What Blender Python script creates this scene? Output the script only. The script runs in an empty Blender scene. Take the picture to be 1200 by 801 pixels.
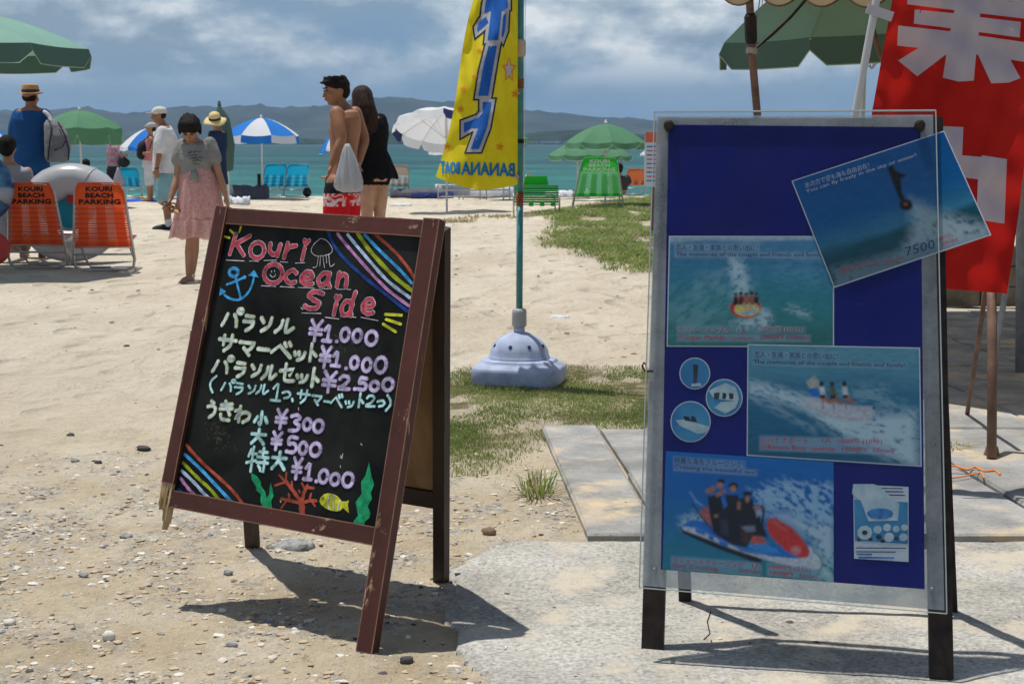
import bpy, math, random
import numpy as np
from mathutils import Vector, Matrix

SC = bpy.context.scene
COL = SC.collection
R = math.radians
rng = np.random.default_rng(11)
random.seed(5)

# ------------------------------------------------------------------ camera
FPX, HC = 1800.0, 1.2
PITCH = math.atan(232.5 / FPX)
cam_d = bpy.data.cameras.new('camera')
cam_d.sensor_width = 36.0
cam_d.lens = FPX / 1200 * 36
cam_d.clip_start = 0.05
cam_d.clip_end = 30000
cam_d.dof.use_dof = True
cam_d.dof.focus_distance = 4.2
cam_d.dof.aperture_fstop = 20
cam = bpy.data.objects.new('camera', cam_d)
COL.objects.link(cam)
cam.location = (0, 0, HC)
cam.rotation_euler = (math.pi / 2 - PITCH, 0, 0)
SC.camera = cam

# ------------------------------------------------------------------ sun, sky, exposure
SUN = Vector((-0.20, 0.135, 1.0)).normalized()
sd = bpy.data.lights.new('sun', 'SUN')
sd.energy = 5.0
sd.angle = R(0.53)
sd.color = (1.0, 0.955, 0.88)
so = bpy.data.objects.new('sun', sd)
COL.objects.link(so)
so.rotation_euler = SUN.to_track_quat('Z', 'Y').to_euler()
so.location = (0, 0, 40)
SC.view_settings.view_transform = 'Standard'
SC.view_settings.look = 'None'
SC.view_settings.gamma = 1
SC.view_settings.use_curve_mapping = False
SC.view_settings.exposure = -0.12

W = bpy.data.worlds.new('World')
SC.world = W
W.use_nodes = True
nt = W.node_tree
nt.nodes.clear()


def N(tree, typ, **kw):
    n = tree.nodes.new(typ)
    for k, v in kw.items():
        if k == 'inp':
            for kk, vv in v.items():
                n.inputs[kk].default_value = vv
        else:
            setattr(n, k, v)
    return n


def ramp(tree, fac, stops, interp='LINEAR'):
    n = tree.nodes.new('ShaderNodeValToRGB')
    n.color_ramp.interpolation = interp
    els = n.color_ramp.elements
    while len(els) < len(stops):
        els.new(0.5)
    for e, (p, c) in zip(els, stops):
        e.position = p
        e.color = (*c, 1) if len(c) == 3 else c
    tree.links.new(fac, n.inputs[0])
    return n.outputs[0]


def mathn(tree, op, a, b=None, clamp=False):
    n = tree.nodes.new('ShaderNodeMath')
    n.operation = op
    n.use_clamp = clamp
    for i, v in enumerate((a, b)):
        if v is None:
            continue
        if isinstance(v, (int, float)):
            n.inputs[i].default_value = v
        else:
            tree.links.new(v, n.inputs[i])
    return n.outputs[0]


def mixc(tree, fac, a, b, mode='MIX'):
    n = tree.nodes.new('ShaderNodeMix')
    n.data_type = 'RGBA'
    n.blend_type = mode
    for sock, v in ((n.inputs[0], fac), (n.inputs[6], a), (n.inputs[7], b)):
        if isinstance(v, (int, float)):
            sock.default_value = v
        elif isinstance(v, tuple):
            sock.default_value = (*v, 1) if len(v) == 3 else v
        else:
            tree.links.new(v, sock)
    return n.outputs[2]


sky = N(nt, 'ShaderNodeTexSky', sky_type='NISHITA', sun_disc=False)
sky.sun_elevation = math.asin(SUN.z)
sky.sun_rotation = math.atan2(SUN.x, SUN.y)
sky.air_density = 1.0
sky.dust_density = 0.6
tc = N(nt, 'ShaderNodeTexCoord')
sep = N(nt, 'ShaderNodeSeparateXYZ')
nt.links.new(tc.outputs['Generated'], sep.inputs[0])
zz = mathn(nt, 'MAXIMUM', sep.outputs[2], 0.0)
den = mathn(nt, 'ADD', zz, 0.42)
cx = mathn(nt, 'DIVIDE', sep.outputs[0], den)
cy = mathn(nt, 'DIVIDE', sep.outputs[1], den)
cmb = N(nt, 'ShaderNodeCombineXYZ')
nt.links.new(cx, cmb.inputs[0]); nt.links.new(cy, cmb.inputs[1])
def wnoise(scale, det, rough, off, dist=0.0):
    m = N(nt, 'ShaderNodeMapping'); m.inputs['Location'].default_value = off
    nt.links.new(cmb.outputs[0], m.inputs[0])
    n = N(nt, 'ShaderNodeTexNoise', inp={'Scale': scale, 'Detail': det, 'Roughness': rough, 'Distortion': dist})
    nt.links.new(m.outputs[0], n.inputs[0])
    return n.outputs[0]
big = wnoise(2.6, 10, 0.56, (3.1, 7.7, 0.4), 0.15)
shade = wnoise(4.2, 9, 0.6, (13.1, 2.7, 5.4), 0.15)
# lower sky: far rain-grey blue; above it, a bank of broken cumulus over blue
band = ramp(nt, zz, [(0.0, (0, 0, 0)), (0.034, (0.12, 0.12, 0.12)), (0.052, (0.75, 0.75, 0.75)), (0.066, (1, 1, 1)), (0.16, (.8, .8, .8)), (0.40, (.22, .22, .22))])
scl = N(nt, 'ShaderNodeVectorMath', operation='SCALE'); scl.inputs['Scale'].default_value = 0.975
nt.links.new(cmb.outputs[0], scl.inputs[0])
mp2 = N(nt, 'ShaderNodeMapping'); mp2.inputs['Location'].default_value = (3.1, 7.7, 0.4)
nt.links.new(scl.outputs[0], mp2.inputs[0])
nb2 = N(nt, 'ShaderNodeTexNoise', inp={'Scale': 2.6, 'Detail': 10, 'Roughness': 0.56, 'Distortion': 0.15})
nt.links.new(mp2.outputs[0], nb2.inputs[0])
relief = mathn(nt, 'MULTIPLY', mathn(nt, 'SUBTRACT', big, nb2.outputs[0]), 1.6)   # cloud heads catch the sun from above
cov = mathn(nt, 'MULTIPLY', ramp(nt, big, [(0.30, (0, 0, 0)), (0.40, (0.75, 0.75, 0.75)), (0.50, (1, 1, 1))]), band)
shade = mathn(nt, 'ADD', shade, relief)
cloudc = ramp(nt, shade, [(0.34, (3.2, 4.3, 5.4)), (0.45, (4.9, 6.0, 7.0)), (0.54, (7.2, 8.1, 8.7)), (0.64, (10.2, 10.6, 10.7))])
hor = ramp(nt, zz, [(0.0, (2.4, 3.9, 5.4)), (0.03, (2.35, 3.75, 5.2)), (0.09, (2.6, 4.2, 6.2)), (0.30, (1.6, 2.9, 5.6))])
up = ramp(nt, zz, [(0.10, (0, 0, 0)), (0.45, (1, 1, 1))])
base = mixc(nt, up, hor, sky.outputs[0])
skyc = mixc(nt, cov, base, cloudc)
bg = N(nt, 'ShaderNodeBackground', inp={'Strength': 0.088})
nt.links.new(skyc, bg.inputs[0])
wo = N(nt, 'ShaderNodeOutputWorld')
nt.links.new(bg.outputs[0], wo.inputs[0])

# ------------------------------------------------------------------ geometry helpers
CP, SP = math.cos(PITCH), math.sin(PITCH)


def ray(px, py):
    u = (400.5 - py) / FPX
    return np.array([(px - 600) / FPX, CP + SP * u, -SP + CP * u])


def P(px, py, Y):
    """the place seen at a photo pixel, at world depth Y"""
    r = ray(px, py)
    return np.array([0, 0, HC]) + r * (Y / r[1])


def GP(px, py, z=0.0):
    """the place on the level z seen at a photo pixel"""
    r = ray(px, py)
    return np.array([0, 0, HC]) + r * ((z - HC) / r[2])


def wloc(o):
    v = Vector((0, 0, 0))
    while o is not None:
        v += o.location
        o = o.parent
    return np.array(v)


def catmull(pts, n=6, closed=False):
    pts = [np.asarray(p, float) for p in pts]
    if len(pts) < 3:
        return pts
    out = []
    m = len(pts)
    rngs = range(m if closed else m - 1)
    for i in rngs:
        if closed:
            p0, p1, p2, p3 = pts[(i - 1) % m], pts[i], pts[(i + 1) % m], pts[(i + 2) % m]
        else:
            p0, p1, p2, p3 = pts[max(i - 1, 0)], pts[i], pts[i + 1], pts[min(i + 2, m - 1)]
        for k in range(n):
            t = k / n
            out.append(0.5 * ((2 * p1) + (p2 - p0) * t + (2 * p0 - 5 * p1 + 4 * p2 - p3) * t * t + (3 * p1 - p0 - 3 * p2 + p3) * t ** 3))
    if not closed:
        out.append(pts[-1])
    return out


def rotm(yaw=0, pitch=0, roll=0):
    return np.array(Matrix.Rotation(yaw, 3, 'Z') @ Matrix.Rotation(pitch, 3, 'X') @ Matrix.Rotation(roll, 3, 'Y'))


class MB:
    def __init__(s):
        s.v = []; s.f = []; s.col = None

    def add(s, v, f):
        o = len(s.v)
        s.v += [tuple(map(float, p)) for p in v]
        s.f += [tuple(i + o for i in q) for q in f]
        return s

    def box(s, c, size, M=None, taper=1.0):
        M = np.eye(3) if M is None else M
        hx, hy, hz = np.array(size) / 2
        vs = []
        for z, k in ((-hz, 1), (hz, taper)):
            for x, y in ((-hx, -hy), (hx, -hy), (hx, hy), (-hx, hy)):
                vs.append(np.array(c) + M @ np.array([x * k, y * k, z]))
        return s.add(vs, [(3, 2, 1, 0), (4, 5, 6, 7), (0, 1, 5, 4), (1, 2, 6, 5), (2, 3, 7, 6), (3, 0, 4, 7)])

    def bar(s, a, b, w, d, side=None):
        """rectangular bar from a to b; w across 'side', d across the third axis"""
        a = np.array(a, float); b = np.array(b, float)
        z = b - a; L = np.linalg.norm(z); z /= L
        side = np.array([1., 0, 0]) if side is None else np.array(side, float)
        x = side - z * (side @ z); x /= np.linalg.norm(x)
        y = np.cross(z, x)
        return s.box((a + b) / 2, (w, d, L), np.stack([x, y, z], 1))

    def rings(s, rings, cap=True, closed=False):
        n = len(rings[0]); v = [p for r in rings for p in r]; f = []
        m = len(rings)
        for i in range(m if closed else m - 1):
            j = (i + 1) % m
            for k in range(n):
                f.append((i * n + k, i * n + (k + 1) % n, j * n + (k + 1) % n, j * n + k))
        if cap and not closed:
            f.append(tuple(range(n))[::-1]); f.append(tuple(range((m - 1) * n, m * n)))
        return s.add(v, f)

    def tube(s, pts, r, n=8, cap=True, closed=False, flat=1.0):
        pts = [np.array(p, float) for p in pts]
        rs = [r] * len(pts) if np.isscalar(r) else r
        rings = []; ref = None
        m = len(pts)
        for i, p in enumerate(pts):
            if closed:
                t = pts[(i + 1) % m] - pts[(i - 1) % m]
            else:
                t = pts[min(i + 1, m - 1)] - pts[max(i - 1, 0)]
            t = t / (np.linalg.norm(t) + 1e-12)
            if ref is None:
                ref = np.array([0, 0, 1.]) if abs(t[2]) < 0.9 else np.array([1., 0, 0])
            x = ref - t * (ref @ t); x /= np.linalg.norm(x); ref = x
            y = np.cross(t, x)
            rings.append([p + rs[i] * (x * math.cos(a) + flat * y * math.sin(a)) for a in np.arange(n) * 2 * math.pi / n])
        return s.rings(rings, cap, closed)

    def lathe(s, prof, c=(0, 0, 0), n=24, sx=1, sy=1, cap=True, M=None):
        c = np.array(c, float); M = np.eye(3) if M is None else M
        return s.rings([[c + M @ np.array([r * sx * math.cos(a), r * sy * math.sin(a), z]) for a in np.arange(n) * 2 * math.pi / n] for r, z in prof], cap)

    def ell(s, c, r, M=None, nu=16, nv=10):
        M = np.eye(3) if M is None else M
        r = np.array([r] * 3) if np.isscalar(r) else np.array(r)
        prof = [max(math.sin(math.pi * (i + .0) / nv), .02) for i in range(nv + 1)]
        rings = [[np.array(c) + M @ (r * np.array([prof[i] * math.cos(a), prof[i] * math.sin(a), -math.cos(math.pi * i / nv)])) for a in np.arange(nu) * 2 * math.pi / nu] for i in range(nv + 1)]
        return s.rings(rings)

    def prism(s, poly, d):
        """flat polygon (3-D points) given thickness vector d"""
        n = len(poly); d = np.array(d, float)
        v = [np.array(p, float) for p in poly] + [np.array(p, float) + d for p in poly]
        f = [tuple(range(n)), tuple(range(2 * n - 1, n - 1, -1))] + [(i, i + n, (i + 1) % n + n, (i + 1) % n) for i in range(n)]
        return s.add(v, f)

    def build(s, name, mat, parent=None, smooth=False, kind=None, label=None, wl=None):
        me = bpy.data.meshes.new(name)
        off = wloc(parent) if wl is None else np.array(wl, float)
        if isinstance(s.v, np.ndarray):
            V = s.v - off
        else:
            V = np.array(s.v, float).reshape(-1, 3) - off
        me.from_pydata(V.tolist(), [], s.f)
        me.validate()
        if smooth:
            me.polygons.foreach_set('use_smooth', [True] * len(me.polygons))
            if smooth != 'all':
                me.set_sharp_from_angle(angle=R(40))
        me.materials.append(mat)
        o = bpy.data.objects.new(name, me)
        COL.objects.link(o)
        if parent is not None:
            o.parent = parent
        if kind:
            o['kind'] = kind
        if label:
            o['label'] = label
        return o


def thing(name, label, cat, loc=(0, 0, 0), group=None):
    o = bpy.data.objects.new(name, None)
    o.empty_display_size = 0.1
    COL.objects.link(o)
    o.location = Vector([float(x) for x in loc])
    o['label'] = label
    o['category'] = cat
    if group:
        o['group'] = group
    return o


def tag(o, label, cat, group=None):
    o['label'] = label; o['category'] = cat
    if group:
        o['group'] = group
    return o


def rebase(o, base):
    """put a single-mesh thing's origin at its base"""
    b = Vector([float(x) for x in base]) - o.location
    o.data.transform(Matrix.Translation(-b))
    o.location += b
    return o


def copy_tree(o, parent=None):
    c = o.copy()
    COL.objects.link(c)
    if parent is not None:
        c.parent = parent
    for ch in o.children:
        copy_tree(ch, c)
    return c


def blob(mb, voxel, name, mat, parent, smooth=4, kind=None, label=None, factor=0.5):
    """fuse overlapping closed shapes into one continuous skin"""
    me = bpy.data.meshes.new('t')
    me.from_pydata(mb.v, [], mb.f)
    t = bpy.data.objects.new('t', me)
    COL.objects.link(t)
    m = t.modifiers.new('r', 'REMESH'); m.mode = 'VOXEL'; m.voxel_size = voxel; m.adaptivity = 0
    if smooth:
        k = t.modifiers.new('s', 'SMOOTH'); k.iterations = smooth; k.factor = factor
    dg = bpy.context.evaluated_depsgraph_get()
    nm = bpy.data.meshes.new_from_object(t.evaluated_get(dg))
    bpy.data.objects.remove(t); bpy.data.meshes.remove(me)
    nm.name = name
    nm.transform(Matrix.Translation(-Vector([float(x) for x in wloc(parent)])))
    nm.materials.clear(); nm.materials.append(mat)
    nm.polygons.foreach_set('use_smooth', [True] * len(nm.polygons))
    o = bpy.data.objects.new(name, nm)
    COL.objects.link(o)
    if parent is not None:
        o.parent = parent
    if kind: o['kind'] = kind
    if label: o['label'] = label
    return o


# ------------------------------------------------------------------ materials
def material(name, col, rough=0.7, spec=0.3, var=0.0, vscale=8.0, col2=None, bump=0.0, bscale=40.0, metal=0.0,
             transl=0.0, alpha=1.0, trans=0.0, sheen=0.0, coord='Object', vstretch=(1, 1, 1), det=6):
    m = bpy.data.materials.new(name)
    m.use_nodes = True
    t = m.node_tree
    b = t.nodes['Principled BSDF']
    out = t.nodes['Material Output']
    b.inputs['Roughness'].default_value = rough
    b.inputs['Specular IOR Level'].default_value = spec
    b.inputs['Metallic'].default_value = metal
    b.inputs['Alpha'].default_value = alpha
    b.inputs['Transmission Weight'].default_value = trans
    tcn = N(t, 'ShaderNodeTexCoord')
    mp = N(t, 'ShaderNodeMapping'); mp.inputs['Scale'].default_value = vstretch
    t.links.new(tcn.outputs[coord], mp.inputs[0])
    colsock = None
    if var or col2 is not None:
        n = N(t, 'ShaderNodeTexNoise', inp={'Scale': vscale, 'Detail': det, 'Roughness': 0.6})
        t.links.new(mp.outputs[0], n.inputs[0])
        if col2 is None:
            a = tuple(max(c * (1 - var), 0) for c in col); c2 = tuple(min(c * (1 + var), 1) for c in col)
        else:
            a, c2 = col, col2
        colsock = ramp(t, n.outputs[0], [(0.36, a), (0.64, c2)])
        t.links.new(colsock, b.inputs['Base Color'])
    else:
        b.inputs['Base Color'].default_value = (*col, 1)
    if bump:
        n2 = N(t, 'ShaderNodeTexNoise', inp={'Scale': bscale, 'Detail': 6, 'Roughness': 0.65})
        t.links.new(mp.outputs[0], n2.inputs[0])
        bp = N(t, 'ShaderNodeBump', inp={'Strength': 1.0, 'Distance': bump})
        t.links.new(n2.outputs[0], bp.inputs['Height'])
        t.links.new(bp.outputs[0], b.inputs['Normal'])
    if transl:
        tr = N(t, 'ShaderNodeBsdfTranslucent')
        if colsock is not None:
            t.links.new(colsock, tr.inputs[0])
        else:
            tr.inputs[0].default_value = (*col, 1)
        mx = N(t, 'ShaderNodeMixShader', inp={0: transl})
        t.links.new(b.outputs[0], mx.inputs[1]); t.links.new(tr.outputs[0], mx.inputs[2])
        t.links.new(mx.outputs[0], out.inputs[0])
    return m


def srgb(r, g, b, k=1.0):
    def f(c):
        c /= 255.0
        return (c / 12.92 if c <= 0.04045 else ((c + 0.055) / 1.055) ** 2.4) * k
    return (f(r), f(g), f(b))


# value noise in numpy
_tab = rng.random((256, 256))
def vnoise(x, y):
    xi = np.floor(x).astype(int); yi = np.floor(y).astype(int)
    fx = x - xi; fy = y - yi
    fx = fx * fx * (3 - 2 * fx); fy = fy * fy * (3 - 2 * fy)
    a = _tab[xi & 255, yi & 255]; b = _tab[(xi + 1) & 255, yi & 255]
    c = _tab[xi & 255, (yi + 1) & 255]; d = _tab[(xi + 1) & 255, (yi + 1) & 255]
    return (a * (1 - fx) + b * fx) * (1 - fy) + (c * (1 - fx) + d * fx) * fy
def fbm(x, y, o=4, g=0.5):
    s = 0; a = 1; t = 0
    for i in range(o):
        s = s + a * vnoise(x * 2 ** i + 17.3 * i, y * 2 ** i + 9.1 * i); t += a; a *= g
    return s / t
# ================================================================== SETTING
def seg_dist_poly(X, Y, poly):
    """signed distance to polygon (negative inside)"""
    X = np.asarray(X, float); Y = np.asarray(Y, float)
    d = np.full(X.shape, 1e9); ins = np.zeros(X.shape, bool)
    n = len(poly)
    for i in range(n):
        ax, ay = poly[i]; bx, by = poly[(i + 1) % n]
        ex, ey = bx - ax, by - ay
        t = np.clip(((X - ax) * ex + (Y - ay) * ey) / (ex * ex + ey * ey + 1e-12), 0, 1)
        d = np.minimum(d, np.hypot(X - ax - t * ex, Y - ay - t * ey))
        c = ((ay > Y) != (by > Y))
        with np.errstate(divide='ignore', invalid='ignore'):
            xx = ax + (Y - ay) * ex / (ey if ey != 0 else 1e-12)
        ins ^= c & (X < xx)
    return np.where(ins, -d, d)


def pxpoly(pts):
    return [tuple(GP(x, y)[:2]) for x, y in pts]


GRASS_A = pxpoly([(470, 470), (520, 445), (560, 436), (640, 428), (700, 432), (760, 436), (860, 440), (860, 498), (757, 500), (700, 496), (650, 506), (600, 516), (565, 530), (540, 548), (500, 560), (470, 540)])
GRASS_B = pxpoly([(625, 257), (668, 251), (700, 245), (762, 235), (830, 232), (850, 250), (850, 300), (800, 318), (760, 325), (735, 321), (705, 312), (688, 301), (655, 300), (632, 292), (652, 282), (668, 270), (655, 261)])
CONC = [(-0.19, 3.79), (-0.16, 4.02), (-0.20, 4.2), (-0.08, 4.42), (0.02, 4.53), (0.225, 4.545), (5.0, 4.50), (5.0, 2.2), (-0.02, 2.2), (-0.06, 2.9), (-0.08, 3.1), (-0.06, 3.3), (-0.12, 3.45), (-0.14, 3.62)]


def ground_z(X, Y):
    X = np.asarray(X, float); Y = np.asarray(Y, float)
    z = 0.012 * (fbm(X * 2.2, Y * 2.2, 4) - 0.5) + (0.018 * (fbm(X * 9, Y * 9, 3, .6) - 0.5) + 0.009 * (fbm(X * 27 + 3, Y * 27, 2, .6) - 0.5)) * np.clip((8 - Y) / 3, 0, 1)
    mid = np.clip((Y - 5.0) / 3.0, 0, 1)
    z = z + mid * 0.075 * (fbm(X * 1.6 + 40, Y * 1.3, 4, 0.55) - 0.5)
    # the grass mound
    dB = seg_dist_poly(X, Y, GRASS_B)
    z = z + 0.16 * np.clip(0.5 - dB / 5.0, 0, 1) * np.clip((Y - 12) / 4, 0, 1)
    # keep it flat by the paving
    flat = np.clip((X - 0.0) / 0.4, 0, 1) * np.clip((8.5 - Y) / 1.0, 0, 1)
    z = z * (1 - flat) - 0.006 * flat
    # beach crest, then down into the sea
    dn = np.clip(Y - 35.5 + 1.2 * (fbm(X * 0.15, Y * 0 + 3.3, 2) - .5), 0, None)
    return z - 0.085 * dn - 0.0012 * dn ** 2 * (dn < 60)


def axis(lo, hi, dlo, dhi, step, grow=1.07):
    a = list(np.arange(dlo, dhi, step))
    s = step; x = dhi
    while x < hi:
        a.append(x); s *= grow; x += s
    a.append(hi)
    s = step; x = dlo - step
    while x > lo:
        a.insert(0, x); s *= grow; x -= s
    a.insert(0, lo)
    return np.array(a)


def sheet(name, xs, ys, zf, mat, kind, attr=None, smooth=True):
    X, Y = np.meshgrid(xs, ys)
    Z = zf(X, Y)
    nx, ny = len(xs), len(ys)
    V = np.stack([X, Y, Z], -1).reshape(-1, 3)
    i = np.arange(nx * ny).reshape(ny, nx)
    F = np.stack([i[:-1, :-1], i[:-1, 1:], i[1:, 1:], i[1:, :-1]], -1).reshape(-1, 4)
    me = bpy.data.meshes.new(name)
    me.vertices.add(len(V)); me.vertices.foreach_set('co', V.ravel())
    me.loops.add(F.size); me.loops.foreach_set('vertex_index', F.ravel())
    me.polygons.add(len(F)); me.polygons.foreach_set('loop_start', np.arange(0, F.size, 4)); me.polygons.foreach_set('loop_total', np.full(len(F), 4))
    me.update(calc_edges=True)
    if smooth:
        me.polygons.foreach_set('use_smooth', np.ones(len(F), bool))
    if attr:
        for nm, fn in attr.items():
            a = me.attributes.new(nm, 'FLOAT', 'POINT')
            a.data.foreach_set('value', fn(X, Y).ravel().astype(np.float32))
    me.materials.append(mat)
    o = bpy.data.objects.new(name, me)
    COL.objects.link(o)
    o['kind'] = kind
    return o


# ---- sand material
ms = bpy.data.materials.new('beach_sand'); ms.use_nodes = True
t = ms.node_tree; b = t.nodes['Principled BSDF']
b.inputs['Roughness'].default_value = 0.95; b.inputs['Specular IOR Level'].default_value = 0.15
g = N(t, 'ShaderNodeNewGeometry')
def tn(scale, det=6, rough=0.6, stretch=None, dist=0.0):
    n = N(t, 'ShaderNodeTexNoise', inp={'Scale': scale, 'Detail': det, 'Roughness': rough, 'Distortion': dist})
    if stretch:
        m_ = N(t, 'ShaderNodeMapping'); m_.inputs['Scale'].default_value = stretch
        t.links.new(g.outputs['Position'], m_.inputs[0]); t.links.new(m_.outputs[0], n.inputs[0])
    else:
        t.links.new(g.outputs['Position'], n.inputs[0])
    return n.outputs[0]
far = N(t, 'ShaderNodeAttribute', attribute_name='far').outputs['Fac']
grav = N(t, 'ShaderNodeAttribute', attribute_name='gravel').outputs['Fac']
soil = N(t, 'ShaderNodeAttribute', attribute_name='soil').outputs['Fac']
c1 = ramp(t, tn(2.3, 8, 0.62), [(0.33, (0.50, 0.395, 0.255)), (0.5, (0.62, 0.52, 0.365)), (0.68, (0.73, 0.64, 0.50))])
c2 = ramp(t, tn(1.1, 8, 0.6, (1, .5, 1)), [(0.3, (0.56, 0.48, 0.37)), (0.6, (0.68, 0.61, 0.49))])
c = mixc(t, far, c1, c2)
# crushed coral and grey grit pressed into the sand
gr = ramp(t, tn(30, 8, 0.85), [(0.38, (0.14, 0.14, 0.145)), (0.47, (0.38, 0.35, 0.30)), (0.55, (0.62, 0.58, 0.51)), (0.66, (0.76, 0.73, 0.67))])
gm = mathn(t, 'MULTIPLY', ramp(t, tn(7, 7, 0.8), [(0.42, (0, 0, 0)), (0.54, (1, 1, 1))]), mathn(t, 'MULTIPLY', grav, 1.8, True))
c = mixc(t, mathn(t, 'MULTIPLY', gm, 0.95), c, gr)
# dark specks and litter, and small shadows of the relief put into the colour
sp = ramp(t, tn(60, 3, 0.8), [(0.62, (0, 0, 0)), (0.70, (1, 1, 1))])
c = mixc(t, mathn(t, 'MULTIPLY', sp, 0.35), c, (0.10, 0.085, 0.065))
c = mixc(t, mathn(t, 'MULTIPLY', ramp(t, tn(24, 6, 0.75), [(0.50, (0, 0, 0)), (0.68, (1, 1, 1))]), 0.30), c, (0.30, 0.24, 0.17))
c = mixc(t, mathn(t, 'MULTIPLY', ramp(t, tn(5.5, 7, 0.72, (1, .5, 1), 0.5), [(0.54, (0, 0, 0)), (0.66, (1, 1, 1))]), 0.28), c, (0.34, 0.275, 0.20))
sp2 = mathn(t, 'MULTIPLY', ramp(t, tn(11, 4, 0.75, (1, .4, 1)), [(0.64, (0, 0, 0)), (0.69, (1, 1, 1))]), 0.5)
c = mixc(t, sp2, c, (0.22, 0.17, 0.11))
c = mixc(t, mathn(t, 'MULTIPLY', soil, ramp(t, tn(14, 5, 0.7), [(0.35, (0.3, 0.3, 0.3)), (0.6, (1, 1, 1))])), c, (0.17, 0.15, 0.075))
t.links.new(c, b.inputs['Base Color'])
hb = mathn(t, 'ADD', mathn(t, 'MULTIPLY', tn(16, 8, 0.72), 1.0), mathn(t, 'MULTIPLY', tn(90, 4, 0.7), 0.35))
hb2 = mathn(t, 'ADD', hb, mathn(t, 'MULTIPLY', mathn(t, 'MULTIPLY', tn(3.2, 6, 0.6, (1, .7, 1), 0.4), far), 5.0))
vor = N(t, 'ShaderNodeTexVoronoi', inp={'Scale': 2.6}); vor.feature = 'SMOOTH_F1'
vm = N(t, 'ShaderNodeMapping'); vm.inputs['Scale'].default_value = (1.3, .8, 1)
t.links.new(g.outputs['Position'], vm.inputs[0]); t.links.new(vm.outputs[0], vor.inputs[0])
pits = ramp(t, vor.outputs['Distance'], [(0.10, (0, 0, 0)), (0.34, (1, 1, 1))])          # trodden hollows
hb2 = mathn(t, 'ADD', hb2, mathn(t, 'MULTIPLY', mathn(t, 'MULTIPLY', pits, far), 3.0))
bp = N(t, 'ShaderNodeBump', inp={'Strength': 1.0, 'Distance': 0.034})
t.links.new(hb2, bp.inputs['Height']); t.links.new(bp.outputs[0], b.inputs['Normal'])

def gravel_mask(X, Y):
    """where coral rubble lies on the sand (1 = thick)"""
    n = fbm(X * 1.5 + 5, Y * 1.5, 4)
    a = np.exp(-(((X + 0.25) / 0.75) ** 2 + ((Y - 4.9) / 0.85) ** 2))
    c_ = np.exp(-(((X + 0.45) / 0.6) ** 2 + ((Y - 3.9) / 0.9) ** 2)) * 0.7
    l = np.exp(-((Y - 4.9) / 0.75) ** 2) * (X < 0.2) * 0.75
    near = np.clip((5.2 - Y) / 0.8, 0, 1) * 0.35
    m = np.maximum.reduce([a, c_, l * (n > .42), near])
    m = m * np.clip((7.3 - Y) / 1.5, 0, 1) + 0.04
    n2 = np.clip((fbm(X * 5 + 9, Y * 4 + 2, 4, .6) - .42) * 7, 0, 1)
    return np.clip(m * (0.3 + 1.0 * n) * (.25 + .95 * n2), 0, 1)

sheet('beach_sand_ground', axis(-6000, 6000, -2.2, 1.0, 0.014, 1.06), axis(-60, 6000, 2.9, 7.0, 0.014, 1.03),
      lambda X, Y: np.maximum(ground_z(X, Y), -9.0), ms, 'structure',
      {'far': lambda X, Y: np.clip((Y - 4.8) / 3, 0, 1), 'gravel': gravel_mask,
       'soil': lambda X, Y: np.clip(0.5 - np.minimum(seg_dist_poly(X, Y, GRASS_A) / 0.35, seg_dist_poly(X, Y, GRASS_B) / .6), 0, 1) * (0.45 + 0.9 * (fbm(X * 3, Y * 2, 3) > .47))})

# ---- sea
mw = bpy.data.materials.new('sea_water'); mw.use_nodes = True
t = mw.node_tree; b = t.nodes['Principled BSDF']
g = N(t, 'ShaderNodeNewGeometry')
sepp = N(t, 'ShaderNodeSeparateXYZ'); t.links.new(g.outputs['Position'], sepp.inputs[0])
dist = mathn(t, 'LOGARITHM', mathn(t, 'MAXIMUM', sepp.outputs[1], 10.0), 10.0)
dd = mathn(t, 'DIVIDE', dist, 4.0)
band_ = mathn(t, 'ADD', dd, mathn(t, 'MULTIPLY', mathn(t, 'SUBTRACT', tn(0.02, 5, 0.6, (0.25, 1, 1)), 0.5), 0.10))
wc = ramp(t, band_, [(0.42, (0.020, 0.185, 0.150)), (0.50, (0.005, 0.125, 0.110)), (0.58, (0.002, 0.088, 0.086)), (0.72, (0.001, 0.060, 0.066)), (0.88, (0.002, 0.080, 0.080))])
streak = ramp(t, tn(0.035, 6, 0.65, (0.22, 1.0, 1), 0.3), [(0.40, (0.45, 0.50, 0.6)), (0.55, (1.0, 1.0, 1.0)), (0.68, (1.6, 1.5, 1.4))])
rip = ramp(t, tn(0.9, 5, 0.7, (0.35, 1.0, 1), 0.3), [(0.36, (0.5, 0.55, 0.6)), (0.55, (1.05, 1.05, 1.05)), (0.70, (2.1, 1.9, 1.8))])
wcc = mixc(t, 1.0, mixc(t, 1.0, wc, streak, 'MULTIPLY'), rip, 'MULTIPLY')
t.links.new(wcc, b.inputs['Base Color'])
b.inputs['Roughness'].default_value = 0.3; b.inputs['Specular IOR Level'].default_value = 0.05
hs = mathn(t, 'ADD', tn(0.7, 6, 0.65, (0.45, 1, 1), 0.4), mathn(t, 'MULTIPLY', tn(3.5, 3, 0.6, (0.5, 1, 1)), 0.2))
bp = N(t, 'ShaderNodeBump', inp={'Strength': 1.0, 'Distance': 0.35})
t.links.new(hs, bp.inputs['Height']); t.links.new(bp.outputs[0], b.inputs['Normal'])
def sea_z(X, Y):
    return -0.75 + 0.05 * (fbm(X * 0.5, Y * 1.1, 3) - .5) * (Y < 300)
sheet('sea_water', axis(-7000, 7000, -30, 30, 0.6, 1.12), axis(34, 9000, 38, 110, 0.35, 1.05), sea_z, mw, 'structure')

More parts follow.
